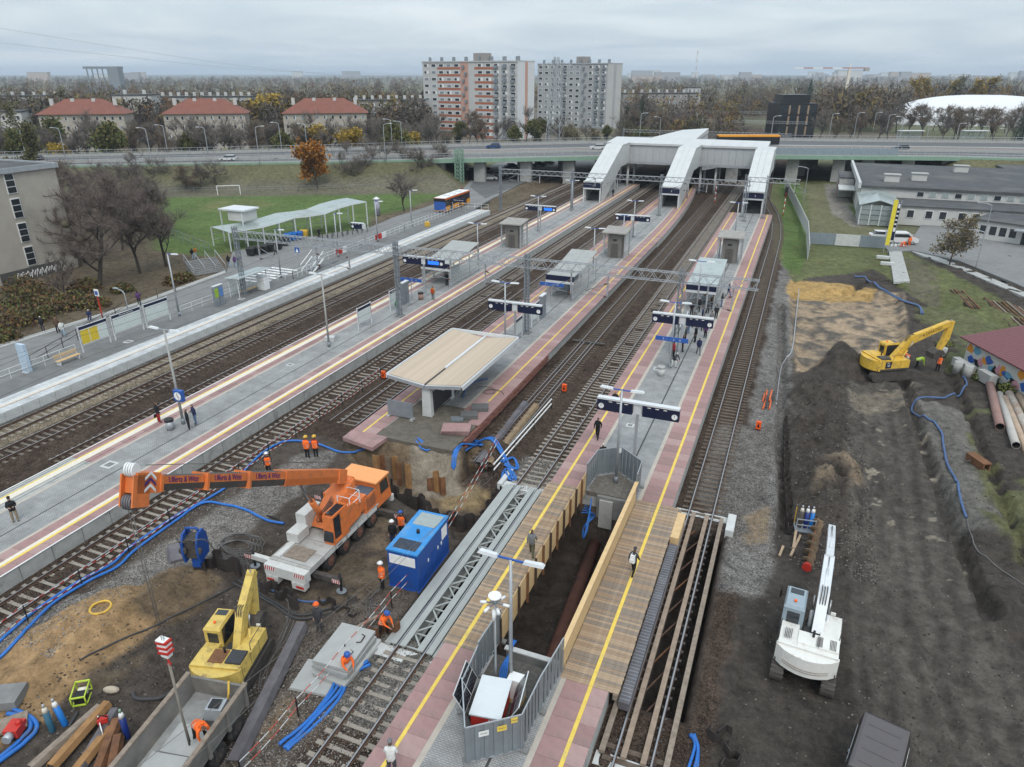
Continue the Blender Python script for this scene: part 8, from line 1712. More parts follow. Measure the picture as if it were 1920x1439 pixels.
def vlamp(px,row0,row1,f,side=1,k=0):
 """street lamp on the viaduct: foot at row0, head at row1"""
 i = min(range(7),key=lambda j:abs((V_NEAR[j]+V_NEAR[j+1]).xy.dot(Vector((_ch,_sh)))/2-(px-960)*.15)); d = F_PX
 p = W(px,row0,6.2); dist = -p.x*_sh+p.y*_ch; h = ZR(row1,dist)-6.0
 t = thing('street_lamp',f'tall curved street lamp on the viaduct road, {ORD[k]} from the beige building','lamp post',p+Vector((0,0,-.4)),HEAD,'lamps along the viaduct'); MB().tube(cat2([(0,0,0),(0,0,h*.85),(side*.3,0,h*.97),(side*1.6,0,h)],4),[.1]+[.09]*4+[.08]*4+[.07]*4,6).build('pole',M_galv,t); MB().box(*sorted((side*1.4,side*2.2)),-.15,.15,h-.08,h+.06).build('lamp_head',M_alu,t)
for k,(px,r0,r1,s) in enumerate(((48,290,242,1),(122,292,238,-1),(285,306,238,-1),(314,284,233,-1),(390,286,237,-1),(487,305,235,1),(529,288,228,-1),(576,280,230,-1),(723,301,230,1),(736,281,222,-1),(754,276,226,-1),(1029,268,212,1),(1199,262,211,1),(1236,262,218,-1),(1443,275,216,1),(1554,258,212,1),(1600,260,210,1),(1637,245,210,1),(1662,248,214,1),(1682,285,217,-1),(1738,258,222,1),(1792,264,230,1),(1850,260,236,-1),(1882,266,240,-1))): vlamp(px,r0,r1,.5,s,k)
for k,(px,py,z,m,lab) in enumerate(((428,302,5.2,M_cw,'white car on the viaduct road above the football goal'),(925,279,6.3,M_cb,'dark blue car on the viaduct road before the high-rise'),(1120,281,6.7,M_cw,'white car on the viaduct road near the concourse'),(66,302,4.7,M_ck,'dark car on the viaduct road above the beige building'),(1688,282,6.4,M_ck,'dark car on the viaduct road above the sheds'))): car(W(px,py,z),HEAD+math.pi/2,lab,m,est=1)
for k,(a,e) in enumerate(((1345,1400),(1398,1460))): p = W((a+e)/2,272,7.0); t = thing('yellow_bus',f'yellow-roofed bus on the viaduct behind the concourse, {("farther from", "nearer")[k]} the black building','bus',p+Vector((0,0,-.3)),HEAD+math.pi/2); MB().box(-1.25,1.25,-4.5,4.5,.4,2.9).build('body',M_ck,t); MB().box(-1.27,1.27,-4.5,4.5,2.6,3.1).build('roof',MATS['bus_yellow'],t)
for k,px in enumerate((1705,1825)):
 p = W(px,262,6.6); t = thing('tram_stop_shelter',f'tram stop shelter on the viaduct, {("nearer", "farther from")[k]} the concourse','shelter',p,HEAD); MB().box(-4,4,-1,1,2.6,2.8).build('roof',M_alu,t); MB().box(-4,4,.9,.95,.3,2.5).build('rear_glass',M_glass,t)
 for x in(-3.8,0,3.8): MB().bar((x,.8,0),(x,.8,2.6),.14).build('post',M_galv,t)
def ltower(p,h,w,label,m,nm='lattice_tower',taper=.3,arms=()):
 t = thing(nm,label,'tower',p); b = MB(); n = 9; C_ = [(-1,-1),(1,-1),(1,1),(-1,1)]; g_ = lambda k: w*(1-(1-taper)*k/n)
 for k in range(n):
  z0,z1 = h*k/n,h*(k+1)/n; w0,w1 = g_(k),g_(k+1)
  for i in range(4):
   c,d = C_[i],C_[(i+1)%4]; b.bar((c[0]*w0,c[1]*w0,z0),(c[0]*w1,c[1]*w1,z1),.2); b.bar((c[0]*w0,c[1]*w0,z0),(d[0]*w1,d[1]*w1,z1),.12); b.bar((d[0]*w0,d[1]*w0,z0),(c[0]*w1,c[1]*w1,z1),.12)
 b.build('lattice',m,t)
 for z,L_ in arms: MB().bar((-L_*_ch,-L_*_sh,z),(L_*_ch,L_*_sh,z),.3).bar((-L_*_ch,-L_*_sh,z),(0,0,z+1.5),.15).bar((L_*_ch,L_*_sh,z),(0,0,z+1.5),.15).build('cross_arm',m,t)
 return t
p = WD(1040,300); ltower(p,32,3.0,'grey lattice power pylon between the two high-rises',M_galv,taper=.25,arms=((29,6),(23,7),(18,5)))
ltower(W(862,345,.4),8.5,.8,'green lattice stair tower at the viaduct end',M_green,'stair_tower',1.0)
# ===== buildings
def house(label,A,B,depth,z1,m,floors,cols,roof=None,base=0.0,side=M_render_g,ww=.5,wh=.5,cat='building',nm='apartment_block',chim=0,skip=None,glass=None):
 """block with front from A to B; windows set in rows; optional hipped roof or chimneys"""
 A,B = Vector(A),Vector(B); d = B-A; d.z = 0; L_ = d.length; t = thing(nm,label,cat,(A.x,A.y,base),math.atan2(d.y,d.x))
 MB().box(0,L_,0,depth,0,z1).build('wall',m,t); fh = z1/floors; cw_ = L_/cols; wm = MB().box(-cw_*ww/2,cw_*ww/2,-.06,.02,0,fh*wh).mesh('window',[M_alu if glass is None else glass]); pms = [MB().box(-cw_*ww*.42,cw_*ww*q,-.1,-.05,fh*.05,fh*wh*.92).mesh('pane',m_) for q,m_ in((.42,M_glassd),(.05,M_glassd),(.42,M_galv_d),(.42,M_glassd),(.2,M_steel_d))]
 for f in range(floors):
  for c in range(cols):
   if skip and skip(f,c): continue
   o = link('window',wm,t,((c+.5)*cw_,0,f*fh+fh*.32)); link('pane',random.choice(pms),o)
 if roof:
  h = roof; e = .8; b = MB(); i = min(L_*.28,depth*.6)
  V_ = [(-e,-e,z1),(L_+e,-e,z1),(L_+e,depth+e,z1),(-e,depth+e,z1),(i,depth/2,z1+h),(L_-i,depth/2,z1+h)]; b.v = V_; [b.face(f_) for f_ in((0,1,5,4),(1,2,5),(2,3,4,5),(3,0,4),(3,2,1,0))]; r = b.build('roof',M_redroof,t)
 else: r = MB().box(-.3,L_+.3,-.3,depth+.3,z1,z1+.5).build('roof',M_tarp if cat!='tower' else m,t)
 for k in range(chim): x = L_*(k+.5)/chim; zc_ = z1+(roof*.55 if roof else.5); MB().box(x-.6,x+.6,depth*.4,depth*.4+1,zc_,zc_+(2.4 if roof else 1.6)).build('chimney',M_render_w,r)
 return t
for k,(a,e) in enumerate(((88,245),(318,468),(538,692))): house(('red-roofed house block beside the tall poplar','middle red-roofed house block behind the round yellow bush','red-roofed house block nearest the high-rises')[k],WD(a,270+4*k),WD(e,276+4*k),13,12.6,M_render_b,4,11,5.0,ww=.34,wh=.45,chim=4)
house('white blocky house behind the red roofs',WD(226,322),WD(298,325),14,17.5,M_render_w,4,5,ww=.3,wh=.4,chim=2)
house('low white house at the picture edge beyond the poplar',WD(-40,285),WD(55,290),14,12.5,M_render_w,3,7,ww=.4,wh=.4,chim=2)
house('long grey house row behind the red roofs',WD(305,350),WD(480,356),12,16,M_render_g,4,16,ww=.4,wh=.4,chim=12); house('grey flat-roofed house row left of the high-rise',WD(665,335),WD(800,340),12,15,mat('grey_brown_render',(.27,.25,.235),.9),4,12,ww=.45,wh=.4,chim=9); house('far brown house row right of the second high-rise',WD(1165,430),WD(1306,436),12,15.5,MATS['grey_brown_render'],5,14,ww=.4,wh=.4,chim=9)
house('low white house right of the second high-rise',WD(1285,460),WD(1308,460),10,18,M_render_w,5,3,chim=0); house('pale flat house behind the poplar',WD(0,400),WD(120,405),12,15,MATS['grey_brown_render'],4,10,chim=6)
M_brick = mat('brick_red_panel',(.36,.135,.08),.9,var=.06); M_pinkp = mat('salmon_panel',(.50,.30,.235),.9,var=.04); M_tow = mat('tower_grey',(.47,.465,.455),.9,var=.04,vs=.2)
def tower(label,D,p0,p1,p2,h,cols,m,sidem,bands,nm='high_rise',Dd=13):
 A,B = WD(p0,D+14),WD(p1,D-14); t = house(label,A,B,Dd,h,m,11,cols,None,0,ww=.62,wh=.46,cat='tower',nm=nm,skip=lambda f,c:c in bands.get('stair',()) or c in bands.get('blank',()),glass=M_white)
 L_ = (B-A).length; cw_ = L_/cols; fh = h/11
 for c0,c1 in bands.get('brick',()):
  for f in range(11): MB().box(c0*cw_,c1*cw_,-.05,0,f*fh-.1,f*fh+fh*.3).build('brick_band',M_brick,t)
 for c in bands.get('stair',()):
  MB().box(c*cw_,(c+1)*cw_,-.06,0,0,h).build('stair_strip',bands['sm'],t)
  for f in range(11): MB().box((c+.3+.3*(f%2))*cw_,(c+.55+.3*(f%2))*cw_,-.9,-.1,f*fh+.3,f*fh+fh*.55).build('balcony',M_galv_d,t)
 for c in bands.get('balc',()):
  for f in range(11): MB().box((c+.25)*cw_,(c+.7)*cw_,-1.0,-.1,f*fh+.3,f*fh+fh*.5).build('balcony',M_galv_d if f%3 else M_galv,t)
 MB().box(L_,L_+.25,0,Dd,0,h+.4).build('gable',sidem,t); MB().box(L_+.25,L_+.32,Dd*.42,Dd*.58,0,h).build('gable_strip',bands['sm'],t)
 for k in range(15): x = L_*(k+.5)/15; MB().box(x-.4,x+.4,3+4*(k%2),4+4*(k%2),h+.5,h+2.2).build('vent_stack',M_galv_d,t)
 MB().box(L_*.5,L_*.62,4,9,h+.5,h+3.6).build('lift_house',MATS['grey_brown_render'],t); return t
tower('tall grey high-rise with brick-red bands and white gable',335,798,970,1001,ZR(117,335),12,M_tow,mat('gable_white',(.62,.63,.64),.8),dict(brick=((2,5),(6.8,9.2)),stair=(5,),blank=(6,),balc=(9,10,11),sm=M_pinkp))
tower('plain grey high-rise behind the power pylon',395,1007,1134,1163,ZR(121,395),11,M_render_g,M_tow,dict(stair=(7,),balc=(9,10,4),sm=M_render_g))
bb_ = thing('black_building','black glass office cube beyond the viaduct','building',WD(1455,330),HEAD); Lb = (WD(1524,330)-WD(1455,330)).length; M_bk = mat('black_cladding',(.016,.017,.019),.4)
MB().box(0,Lb,0,16,0,14.2).build('wall',M_bk,bb_); MB().box(1.5,Lb-3,2,13,14.2,17.6).build('penthouse',M_bk,bb_)
for f in range(3):
 for c in range(4): MB().box(.8+c*Lb/4,(c+1)*Lb/4-.4,-.08,0,1.5+f*4.3,4.6+f*4.3).build('window',M_glassd,bb_)
 for c in range(3): MB().box((c+1)*Lb/4-.3,(c+1)*Lb/4+.4,-.3,-.08,1.2+f*4.3,4.8+f*4.3).build('wood_fin',M_plank,bb_)
dm = thing('sports_dome','white inflated sports dome behind the trees','dome',WD(1830,430),HEAD); b = MB(); n = 28; rows = 10
for i in range(rows+1):
 for k in range(n): a,e = 6.2832*k/n,math.pi/2*i/rows; b.v.append((52*math.cos(a)*math.cos(e)**.8,28*math.sin(a)*math.cos(e)**.8,15*math.sin(e)**.9))
for i in range(rows):
 for k in range(n): b.face((i*n+k,i*n+(k+1)%n,(i+1)*n+(k+1)%n,(i+1)*n+k),0,True)
b.build('membrane',mat('dome_white',(.70,.71,.72),.5,var=.02),dm)
# ===== sheds to the right
M_shw = M_render_w; sh = thing('flat_roofed_shed','long flat-roofed white shed with two window rows','shed',(0,0,0))
MB().box(11,62,164,206,-.3,5.0).build('upper_wall',M_shw,sh); rf = MB().box(10.6,62.4,163.6,206.4,5.0,5.45).build('upper_roof',M_tarp,sh); MB().box(10.4,10.9,163.4,206.6,4.9,6.0).build('parapet',M_conc_l,rf)
MB().box(17.5,62,154.5,164,-.3,3.1).build('front_wall',M_shw,sh); MB().box(17.2,62.3,154.2,164,3.1,3.35).build('front_roof',M_tarp,sh)
for k in range(18): o = MB().box(21.2+k*2.2,22.5+k*2.2,163.9,164.02,3.75,4.7).build('window',M_alu,sh); MB().box(21.3+k*2.2,22.4+k*2.2,163.86,163.9,3.82,4.63).build('pane',M_glassd if k%3==0 else M_glassg,o)
for k in range(12): o = MB().box(19.0+k*2.7+(k%2)*.4,20.3+k*2.7+(k%2)*.4,154.4,154.52,1.1,2.6).build('window',M_white,sh); MB().box(19.1+k*2.7+(k%2)*.4,20.2+k*2.7+(k%2)*.4,154.36,154.4,1.2,2.5).build('pane',M_glassd,o)
for k,(x,y) in enumerate(((17,172),(22.5,176),(43,172),(52,182),(33,195))): o = MB().box(x-1.4,x+1.4,y-1,y+1,5.45,6.8).build('roof_unit',M_render_w,sh); MB().box(x-1.6,x+1.6,y-1.2,y+1.2,6.8,6.95).build('cap',M_conc,o)
wg = thing('shed_wing','white shed wing at the picture edge with a porch','shed',(31.5,150.5,-.3),math.radians(-28)); MB().box(0,16,-6,4,0,3.2).build('wall',M_shw,wg); MB().box(-.3,16.3,-6.3,4,3.2,3.45).build('roof',M_tarp,wg)
for k in range(4): MB().box(1+k*1.5,2+k*1.5,-6.05,-6,1.1,2.5).build('window',M_glassd,wg)
MB().box(7.4,8.4,-6.06,-6,0,2.3).build('door',M_glassd,wg); MB().box(6.6,9.8,-8.2,-6,2.6,2.8).build('porch_roof',M_galv,wg)
gh = thing('glass_hall','small glazed entrance hall with folded glass roof','building',(10.8,151.5,-.3))
for k in range(6):
 for z in range(4): MB().box(-.06,.06,k*2.0+.08,k*2.0+1.92,z*.95+.06,z*.95+.9).build('glass_pane',M_glass,gh)
 MB().bar((0,k*2.0,0),(0,k*2.0,3.9),.14).build('mullion',M_alu,gh)
for k in range(3):
 for z in range(4): MB().box(k*1.75+.08,k*1.75+1.67,-.06,.06,z*.95+.06,z*.95+.9).build('glass_pane',M_glass,gh)
 MB().bar((k*1.75,0,0),(k*1.75,0,3.9),.16).build('mullion',M_alu,gh)
MB().hexa([(-.4,-.4,3.7),(3,-.4,4.7),(3,12,4.9),(-.4,12,4.2),(-.4,-.4,3.8),(3,-.4,4.8),(3,12,5),(-.4,12,4.3)]).build('roof_pane',M_glassg,gh); MB().hexa([(3,-.4,4.7),(6.4,-.4,3.7),(6.4,12,4.2),(3,12,4.9),(3,-.4,4.8),(6.4,-.4,3.8),(6.4,12,4.3),(3,12,5)]).build('roof_pane',M_glassg,gh); MB().box(5.2,6.6,-1.2,12,0,4.0).build('end_wall',M_conc,gh)
an = thing('old_annex','red and grey tumbledown annex beside the sheds','shed',(7.6,186,-.3)); MB().box(0,3.2,0,12,0,4.2).build('wall',M_conc,an); MB().box(-.1,3.3,-.1,12,4.2,4.5).build('roof',M_tarp,an); MB().box(-.04,0,1,5,0,3.5).build('red_door',mat('old_red',(.22,.06,.05),.9),an); MB().box(-.1,3.3,-8,-.1,2.6,2.8).build('canopy_roof',M_conc_l,an)
house('second dark-roofed shed behind the sheds',(46,208,0),(110,212,0),26,4.6,M_render_w,1,14,base=-.3,chim=5,nm='rear_shed',cat='shed')
def pfence(pts,label,h,m0,m1,w=2.0):
 t = thing('panel_fence',label,'fence',(0,0,0))
 for a,e in zip(pts[:-1],pts[1:]):
  n = max(1,int((e-a).length/w))
  for k in range(n): p,q = a.lerp(e,k/n),a.lerp(e,(k+.97)/n); MB().bar(p+Vector((0,0,h/2)),q+Vector((0,0,h/2)),.07,h).build('panel',m1 if k%2 else m0,t); MB().bar(p,p+Vector((0,0,h+.1)),.14).build('post',m0,t)
pfence([W(1471,352,0),W(1492,395,-.1),W(1512,440,-.2),W(1514,488,-.3)],'tall pale concrete fence along the bend of the track',2.3,M_conc_l,M_conc_l); pfence([W(1517,457,-.3),W(1660,466,-.3)],'low fence of alternating grey and pale panels beside the minibus',1.9,mat('fence_blue',(.22,.26,.29),.6,.2),M_conc_l,3.0)
sgm = thing('railway_signal','black railway signal on a red and white post at the track bend','signal',W(1468,404,-.2)); [MB().cyl((0,0,k*.55),(0,0,(k+1)*.55),.09,n=8).build('post_band',M_white if k%2 else M_red,sgm) for k in range(7)]; MB().box(-.3,.3,-.25,.1,3.85,5.6).build('signal_head',M_black,sgm); MB().cyl((0,-.26,4.3),(0,-.3,4.3),.12,n=10).build('lens',M_red,sgm)
sgm = thing('railway_signal','slim red and white post between the far tracks','signal',W(1340,381,-.2)); [MB().cyl((0,0,k*.6),(0,0,(k+1)*.6),.09,n=8).build('post_band',M_white if k%2 else M_red,sgm) for k in range(8)]; MB().box(-.25,.25,-.2,.1,4.8,6.2).build('signal_head',M_black,sgm)
py_ = thing('advert_pylon','yellow advertising pylon banner on a leaning steel frame','pylon',W(1664,474,-.2)); MB().box(-.6,.0,-.05,.05,1.2,8.3).build('yellow_banner',mat('banner_yellow',(.72,.60,.05),.5),py_); o = MB().box(.05,.45,-.05,.05,2.0,7.8).build('navy_banner',M_navy,py_)
for k in range(6): MB().box(.1,.4,-.07,-.05,3.4+k*.65,4.45+k*.65).build('letter_block',M_white,o)
for x in(-.6,0,.5): MB().bar((x,0,0),(x,0,8.3),.08).build('frame_pole',M_galv,py_)
for k in range(2): tag(MB().box(-.9,.9,-.35,.35,0,.4).build('ballast_block',M_conc_l,None,W(1655+8*k,485+12*k,-.2)),f'concrete block weighing down the pylon frame, {("farther", "nearer")[k]}','block')
mv = thing('minibus','white minibus with dark windows beside the yellow pylon','minibus',W(1682,462,-.1)+Vector((.6,2.2,0)),math.radians(-75)); MB().xprism([(-2.3,.4),(2.5,.4),(2.55,1.0),(1.6,1.3),(.9,2.0),(-2.3,2.0)],-.9,.9,'x').build('body',M_cw,mv)
for s in(-1,1):
 MB().hexa([(s*.905-.01,-2.1,1.25),(s*.905+.01,-2.1,1.25),(s*.905+.01,1.2,1.25),(s*.905-.01,1.2,1.25),(s*.905-.01,-2.1,1.8),(s*.905+.01,-2.1,1.8),(s*.905+.01,.75,1.8),(s*.905-.01,.75,1.8)]).build('side_windows',M_glassd,mv); [wheel(mv,s*.8,y,.33,.33,.2,M_galv,s) for y in(-1.5,1.6)]
for k,(px,py,m,lab) in enumerate(((1654,449,M_cw,'white van nose behind the minibus'),(1792,411,M_cw,'white hatchback in front of the shed windows'),(1925,452,M_cs,'silver car cut by the picture edge'),(1828,417,M_ck,'dark car behind the spreading tree'))): car(W(px,py,-.08),math.radians(-80),lab,m,est=k%2)
for k in range(4): tag(MB().box(-.2,.2,-.2,.2,0,.35).build('white_bucket',M_white,None,W(1672+7*k,462-.2*k,-.08)),f'white tub beside the minibus, {ORD[k]} from the pylon','tub','white tubs at the minibus')
tree('oli',W(1780,497,-.1),8.2,'spreading half-bare tree beside the car yard','spreading_tree')
for px,r0,h,lab in((1829,503,5.5,'black traffic signal post at the yard entrance'),(1838,470,7.5,'curved grey lamp post in the car yard'),(1505,385,8,'white lamp post beside the signal'),(1820,285,8,'slim lamp post behind the sheds')):
 p = W(px,r0,-.1); t = thing('yard_lamp',lab,'lamp post',p); MB().tube(cat2([(0,0,0),(0,0,h*.85),(-.3,0,h*.97),(-1.6,0,h)],4),.06,6).build('pole',M_galv,t); MB().box(-2.1,-1.5,-.12,.12,h-.06,h+.06).build('lamp_head',M_galv,t)
ht_ = thing('graffiti_hut','low hut with maroon metal roof and painted wall','hut',(17.5,78.2,-.3),math.radians(-65)); M_mar = mat('maroon_roof',(.165,.06,.065),.55,.1,var=.08)
MB().box(0,13,0,5.5,0,2.5).build('wall',M_render_w,ht_)
for k in range(33): MB().hexa([(-.5+k*.42,-.6,2.5),(-.12+k*.42,-.6,2.5),(-.12+k*.42,6,3.6),(-.5+k*.42,6,3.6),(-.5+k*.42,-.6,2.58),(-.12+k*.42,-.6,2.58),(-.12+k*.42,6,3.68),(-.5+k*.42,6,3.68)]).build('roof_sheet',M_mar,ht_)
MB().hexa([(-.5,-.62,2.46),(13.4,-.62,2.46),(13.4,6,3.56),(-.5,6,3.56),(-.5,-.62,2.52),(13.4,-.62,2.52),(13.4,6,3.62),(-.5,6,3.62)]).build('roof_base',mat('maroon_dark',(.10,.035,.04),.6),ht_)
for k in range(26): R_ = random.Random(k); x,z = .5+k*.48,.45+R_.random()*1.4; MB().xprism([(x+(.25+.45*R_.random())*math.cos(q*.9),max(.05,min(2.4,z+(.2+.45*R_.random())*math.sin(q*.9)))) for q in range(7)],-.012-.0012*k,0,'y').build('painted_shape',(mat('paint_orange',(.6,.25,.03),.8),M_blue,mat('paint_teal',(.12,.3,.42),.8),M_black,mat('paint_pink',(.5,.25,.3),.8))[k%5],ht_)
for k,(x,y,w_,h) in enumerate(((1.8,-1.2,2.6,.8),(5.0,-1.1,1.8,1.0))): tag(MB().box(-w_/2,w_/2,-.35,.35,0,h).build('concrete_block',M_conc,None,ht_.matrix_basis@Vector((x,y,0)),math.radians(-65)),f'big concrete block leaning at the painted hut wall, {("farther", "nearer")[k]} of the two','block')
for k,(px,py) in enumerate(((1793,700),(1812,708),(1765,672))): tag(MB().tube([(0,0,0),(0,0,1.2)],.38,12).build('concrete_post',M_conc,None,WG(px,py)),f'upright pale concrete drum before the hut, {ORD[k]} of three','drum')
cr_ = WG(1905,735,.8); tag(MB().tube([cr_,cr_+Vector((1.2,.6,0))],.85,16).build('concrete_ring',M_conc_l),'large concrete ring standing on edge by the hut','ring')
for k,(px,py,r) in enumerate(((1840,712,.9),(1865,720,1.1),(1890,735,1.0),(1770,660,.9),(1845,690,.8))): bush(WG(px,py),r,r*.9,f'leafy shrub around the painted hut, {ORD[k]} from the dig',[LF1,LF2,lf('lime_leaf',(.17,.2,.045))],320,.13,group='shrubs around the hut')
# ===== trees farther off
tree('org',W(596,357,.3),12.5,'orange autumn tree below the embankment','autumn_tree'); tree('wil',W(348,358,.3),8.5,'leaning brown willow below the embankment','willow_tree',lean=.15)
for k,(px,py,h) in enumerate(((758,397,9.5),(690,345,11),(725,340,10),(800,347,12),(830,338,11),(665,350,9),(640,347,9),(775,340,11),(378,357,8),(407,356,9),(650,330,10),(705,325,10),(745,325,11),(815,322,10),(600,335,8),(540,335,7),(480,335,7),(300,350,9),(260,350,9))): tree(('b1','b2','b0','b3')[k%4],W(px,py,.3),h,f'bare tree at the foot of the embankment, {ORD[k]} counted from the bus','bare_tree','bare trees below the embankment')
tree('pop',WD(66,185,1),22,'tall greenish poplar at the picture edge','poplar_tree'); tree('pop',WD(122,330),24,'slim dark poplar behind the red roof','poplar_tree'); tree('yel',WD(506,320),23,'yellow autumn tree above the red roofs','autumn_tree'); bush(WD(428,215,.3),5.5,6.2,'round yellow-green bush before the red-roofed houses',[LF1,lf('lime_leaf',0),LF2],900,.5); bush(WD(20,200,.5),5,5,'grey-green bush at the picture edge above the beige building',[LF2,LF4],700,.5)
R_ = random.Random(3); n_ = 0
for i_,px in enumerate(range(-20,300,21)): tree(('b1','n0','br','b2','n2')[i_%5],WD(px+R_.uniform(-6,6),R_.uniform(120,168),.3),R_.uniform(8,12),f'bare tree on the slope behind the beige building, {ORD[i_]} from the picture edge','bare_tree','bare trees behind the beige building')
for px in list(range(-20,800,17)): k = R_.choice(('b0','b1','b2','b3','br','b1','b2','oli','yel','grn')); n_+=1; tree(k,WD(px+R_.uniform(-8,8),R_.uniform(222,255),.2),R_.uniform(12,18)*(.75 if k in('oli','grn','yel') else 1),f'bare street tree in the row before the red-roofed houses, {ORD[n_ - 1]} from the picture edge','bare_tree','street trees before the houses')
for i_,px in enumerate(range(690,1300,17)): k = R_.choice(('b0','b1','b2','br','grn','b3','oli')); tree(k,WD(px+R_.uniform(-8,8),R_.uniform(268,318),.0),R_.uniform(9,16)*(.7 if k in('grn','oli') else 1),f'autumn tree around the feet of the high-rises, {ORD[i_]} counted from the red roofs','autumn_tree','trees around the high-rises')
for px,d,h,lab in((1172,300,17,'dark conifer right of the power pylon'),(1198,310,19,'taller dark conifer beside the first one'),(1512,520,26,'lone dark conifer standing above the far wood'),(1912,300,20,'dark conifer at the picture edge by the dome')): tree('con',WD(px,d),h,lab,'conifer')
tree('b1',WD(1195,330),23,'tall bare tree with nests right of the second high-rise','bare_tree')
for k,px in enumerate((1726,1745,1764,1783,1802,1822,1843)): tree('ypop' if k not in(3,) else 'pop',WD(px,520+6*(k%3)),27+(k%2)*2,f'yellow poplar in the row above the dome, {ORD[k]} from the crane','poplar_tree','yellow poplars')
for i_,px in enumerate(range(1540,1960,20)): k = R_.choice(('b0','b2','br','b3')); tree(k,WD(px+R_.uniform(-9,9),R_.uniform(300,380)),R_.uniform(13,18)*(.85 if 1690<px<1900 else 1),f'brown bare tree behind the viaduct lamps, {ORD[i_]} counted from the black building','bare_tree','trees behind the viaduct')
for k,(px,d,h) in enumerate(((1795,320,15),(1862,300,16),(1835,330,15),(1560,300,12),(1590,310,12),(1700,350,15),(1730,340,16),(1765,350,15),(1815,345,14),(1885,335,15))): tree('br',WD(px,d),h,f'bare tree in front of the dome and the viaduct lamps, {ORD[k]} of the clump','bare_tree','trees before the dome')
def mass(name,label,n,sampler,mats):
 R = np.random.default_rng(77); X,Y,H_ = sampler(R,n); m = 46
 a = R.random((n,m))*6.283; zf = R.random((n,m))**.8; rr = np.sqrt(R.random((n,m)))*(.34*H_[:,None])*(1.05-.75*(zf-.35)**2*2)
 P = np.stack([X[:,None]+rr*np.cos(a),Y[:,None]+rr*np.sin(a),H_[:,None]*(.18+.82*zf)],2).reshape(-1,3); s = np.repeat(H_*.085,m)[:,None]
 U = R.normal(0,1,P.shape); U = U/np.linalg.norm(U,axis=1,keepdims=True)*s; V_ = np.cross(U,R.normal(0,1,P.shape)); V_ = V_/np.linalg.norm(V_,axis=1,keepdims=True)*s*.55; U[:,2]+=s[:,0]*.5
 Q = np.stack([P-U,P+V_,P+U],1).reshape(-1,3); K = len(P); me = bpy.data.meshes.new(name); me.vertices.add(len(Q)); me.vertices.foreach_set('co',Q.ravel().astype(np.float32)); me.loops.add(3*K); me.loops.foreach_set('vertex_index',np.arange(3*K,dtype=np.int32)); me.polygons.add(K); me.polygons.foreach_set('loop_start',(np.arange(K)*3).astype(np.int32))
 me.polygons.foreach_set('material_index',np.repeat(np.minimum(R.integers(1,len(mats)*3,n)//3,len(mats)-1),m).astype(np.int32)); [me.materials.append(q) for q in mats]; me.update(calc_edges=True); o = struct(link(name,me),'stuff'); o['label'] = label
FW = [mat('wood_ochre',(.19,.14,.05),.95),mat('wood_grey',(.105,.088,.076),.95),mat('wood_brown',(.125,.092,.065),.95),mat('wood_dark',(.078,.066,.055),.95),mat('wood_russet',(.145,.085,.045),.95),mat('wood_olive',(.095,.09,.045),.95)]
def smp(d0,d1,p0,p1,h0,h1,hole=None):
 def f(R,n):
  d = d0+(d1-d0)*R.random(n)**1.6; px = R.uniform(p0,p1,n); dep = d*_c+CAM_H*_s; Xc_ = (px-960)/F_PX*dep; X,Y = Xc_*_ch-d*_sh,Xc_*_sh+d*_ch
  k = np.ones(n,bool)
  for q0,q1,e0,e1 in hole or(): k&=~((px>q0)&(px<q1)&(d>e0)&(d<e1))
  return X[k],Y[k],R.uniform(h0,h1,k.sum())
 return lambda R,n: f(R,n)
def mass2(name,label,n,s,mats):
 R = np.random.default_rng(5); X,Y,H_ = s(R,n); mass(name,label,len(X),lambda r,k:(X,Y,H_),mats)
mass2('far_wood','grey-brown bare wood stretching to the horizon',5200,smp(390,3000,-250,2200,9,17,((1392,1462,0,700),(780,1170,0,440),(200,500,0,420),(1690,1920,0,470))),FW)
mass2('near_wood','brown wood filling the gap behind the red-roofed houses',1300,smp(300,440,-150,800,9,17),FW); mass2('right_wood','dark brown wood between the black building and the dome',650,smp(360,560,1535,2080,12,19,((1660,1925,0,480),)),FW[:4]); mass2('cutting_scrub','scrub along the railway cutting',420,smp(280,520,1170,1385,4,11),FW); mass2('cutting_thicket','thicket closing the view along the bending railway',420,smp(470,1000,1375,1465,5,11),FW)
Rc = random.Random(11); cb_ = [mat('city_pale',(.55,.55,.53),.9),mat('city_grey',(.35,.35,.36),.9),mat('city_warm',(.45,.38,.33),.9)]
PXS = sorted(Rc.uniform(1180,1960) for _ in range(38))+sorted(Rc.uniform(20,780) for _ in range(6))
for k in range(44):
 px = PXS[k]; d = Rc.uniform(2200,4300); h = Rc.uniform(14,34); w_ = Rc.uniform(30,90); t = thing('distant_block',f'pale distant block on the horizon, {ORD[k] if k < 38 else ORD[k - 38]} from {"the radio mast side" if k < 38 else "the picture edge, beyond the red roofs"}','building',WD(px,d),HEAD,'distant city blocks'); MB().box(-w_/2,w_/2,0,16,0,h).build('wall',cb_[k%3],t); MB().box(-w_/2-.5,w_/2+.5,-.5,16.5,h,h+1.5).build('roof',cb_[1],t)
M_pred = mat('faded_red',(.42,.2,.18),.7)
tcr = thing('tower_crane','red and white tower crane far off above the wood','crane',WD(1583,800),HEAD); zc_ = ZR(130,800)
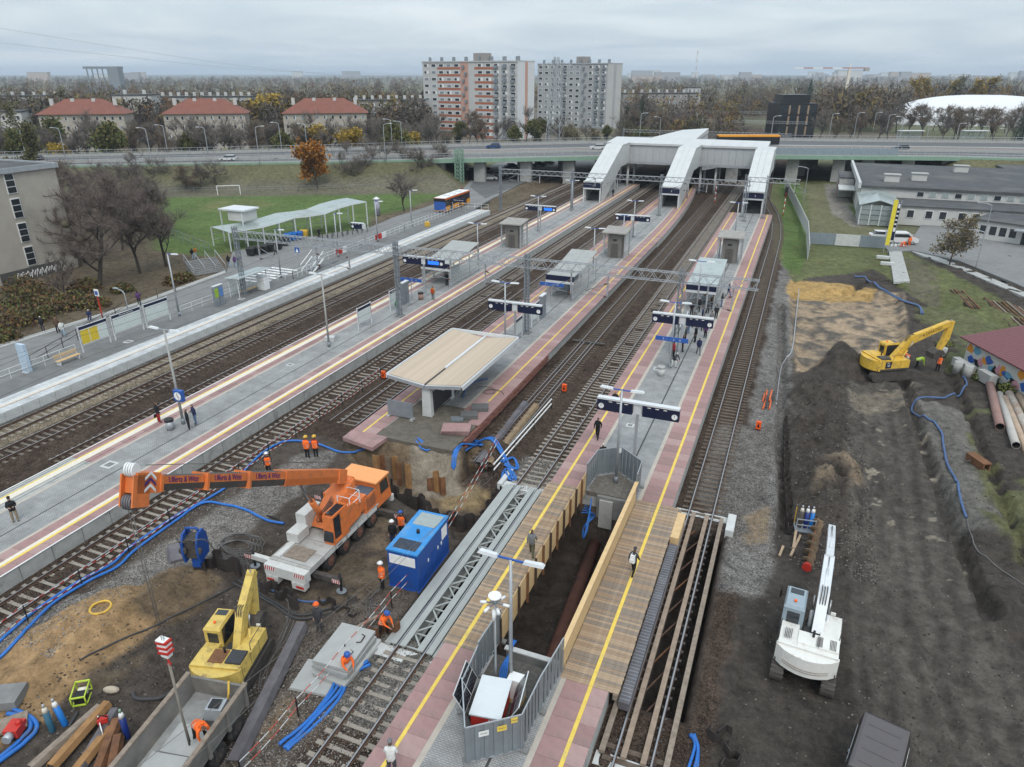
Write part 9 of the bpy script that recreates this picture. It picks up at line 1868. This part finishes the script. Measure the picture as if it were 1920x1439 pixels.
MB().box(-1.2,1.2,-1.2,1.2,0,zc_).build('mast',M_cream,tcr); [MB().box(-58+10*k,-48+10*k,-.7,.7,zc_+.5,zc_+1.6).build('jib_section',M_pred if k%2 else M_white,tcr) for k in range(6)]; MB().box(2,20,-.7,.7,zc_+.5,zc_+1.6).build('counter_jib',M_pred,tcr); MB().box(15,20,-1.5,1.5,zc_-2,zc_+1).build('counterweight',M_conc,tcr); MB().bar((0,0,zc_),(0,0,zc_+6),1.2).build('tower_head',M_white,tcr)
rm = thing('radio_mast','thin red and white radio mast on the horizon','mast',WD(1303,2500)); hm = ZR(95,2500); [MB().box(-.8,.8,-.8,.8,hm*k/8,hm*(k+1)/8).build('mast_section',M_pred if k%2 else M_white,rm) for k in range(8)]
fh_ = thing('raised_hall','dark flat-roofed hall on columns on the horizon','building',WD(167,900),HEAD); zf_ = ZR(125,900); MB().box(0,40,0,14,zf_-2.5,zf_).build('roof',M_galv_d,fh_); MB().box(28,40,0,12,0,zf_-2.5).build('core',M_galv_d,fh_); [MB().box(3+6*k,4+6*k,1,2,0,zf_-2.5).build('column',M_galv_d,fh_) for k in range(5)]
for k,(r0,r1) in enumerate(((52,150),(82,138))): a,e = WD(-60,190,ZR(r0-8,190)),WD(820,340,ZR(r1,340)); tag(MB().tube(cat2([a,a.lerp(e,.5)-Vector((0,0,3)),e],10),.03,4).build('power_line',M_galv),f'{("upper", "lower")[k]} power line sagging across the sky','wire')
# ===== air
hz = bpy.data.materials.new('haze_air'); hz.use_nodes = True ; nt = hz.node_tree; nt.nodes.remove(nt.nodes['Principled BSDF']); pv = nd(nt,'ShaderNodeVolumePrincipled'); pv.inputs['Color'].default_value = (.74,.86,1,1); pv.inputs['Density'].default_value = .00014; pv.inputs['Anisotropy'].default_value = .1; nt.links.new(pv.outputs[0],nt.nodes['Material Output'].inputs['Volume'])
struct(MB().box(float(gx[0])-40,float(gx[-1])+40,float(gy[0])-40,float(gy[-1])+40,-7,hm+6).build('haze',hz),'stuff')['label'] = 'thin bluish haze filling the distance'
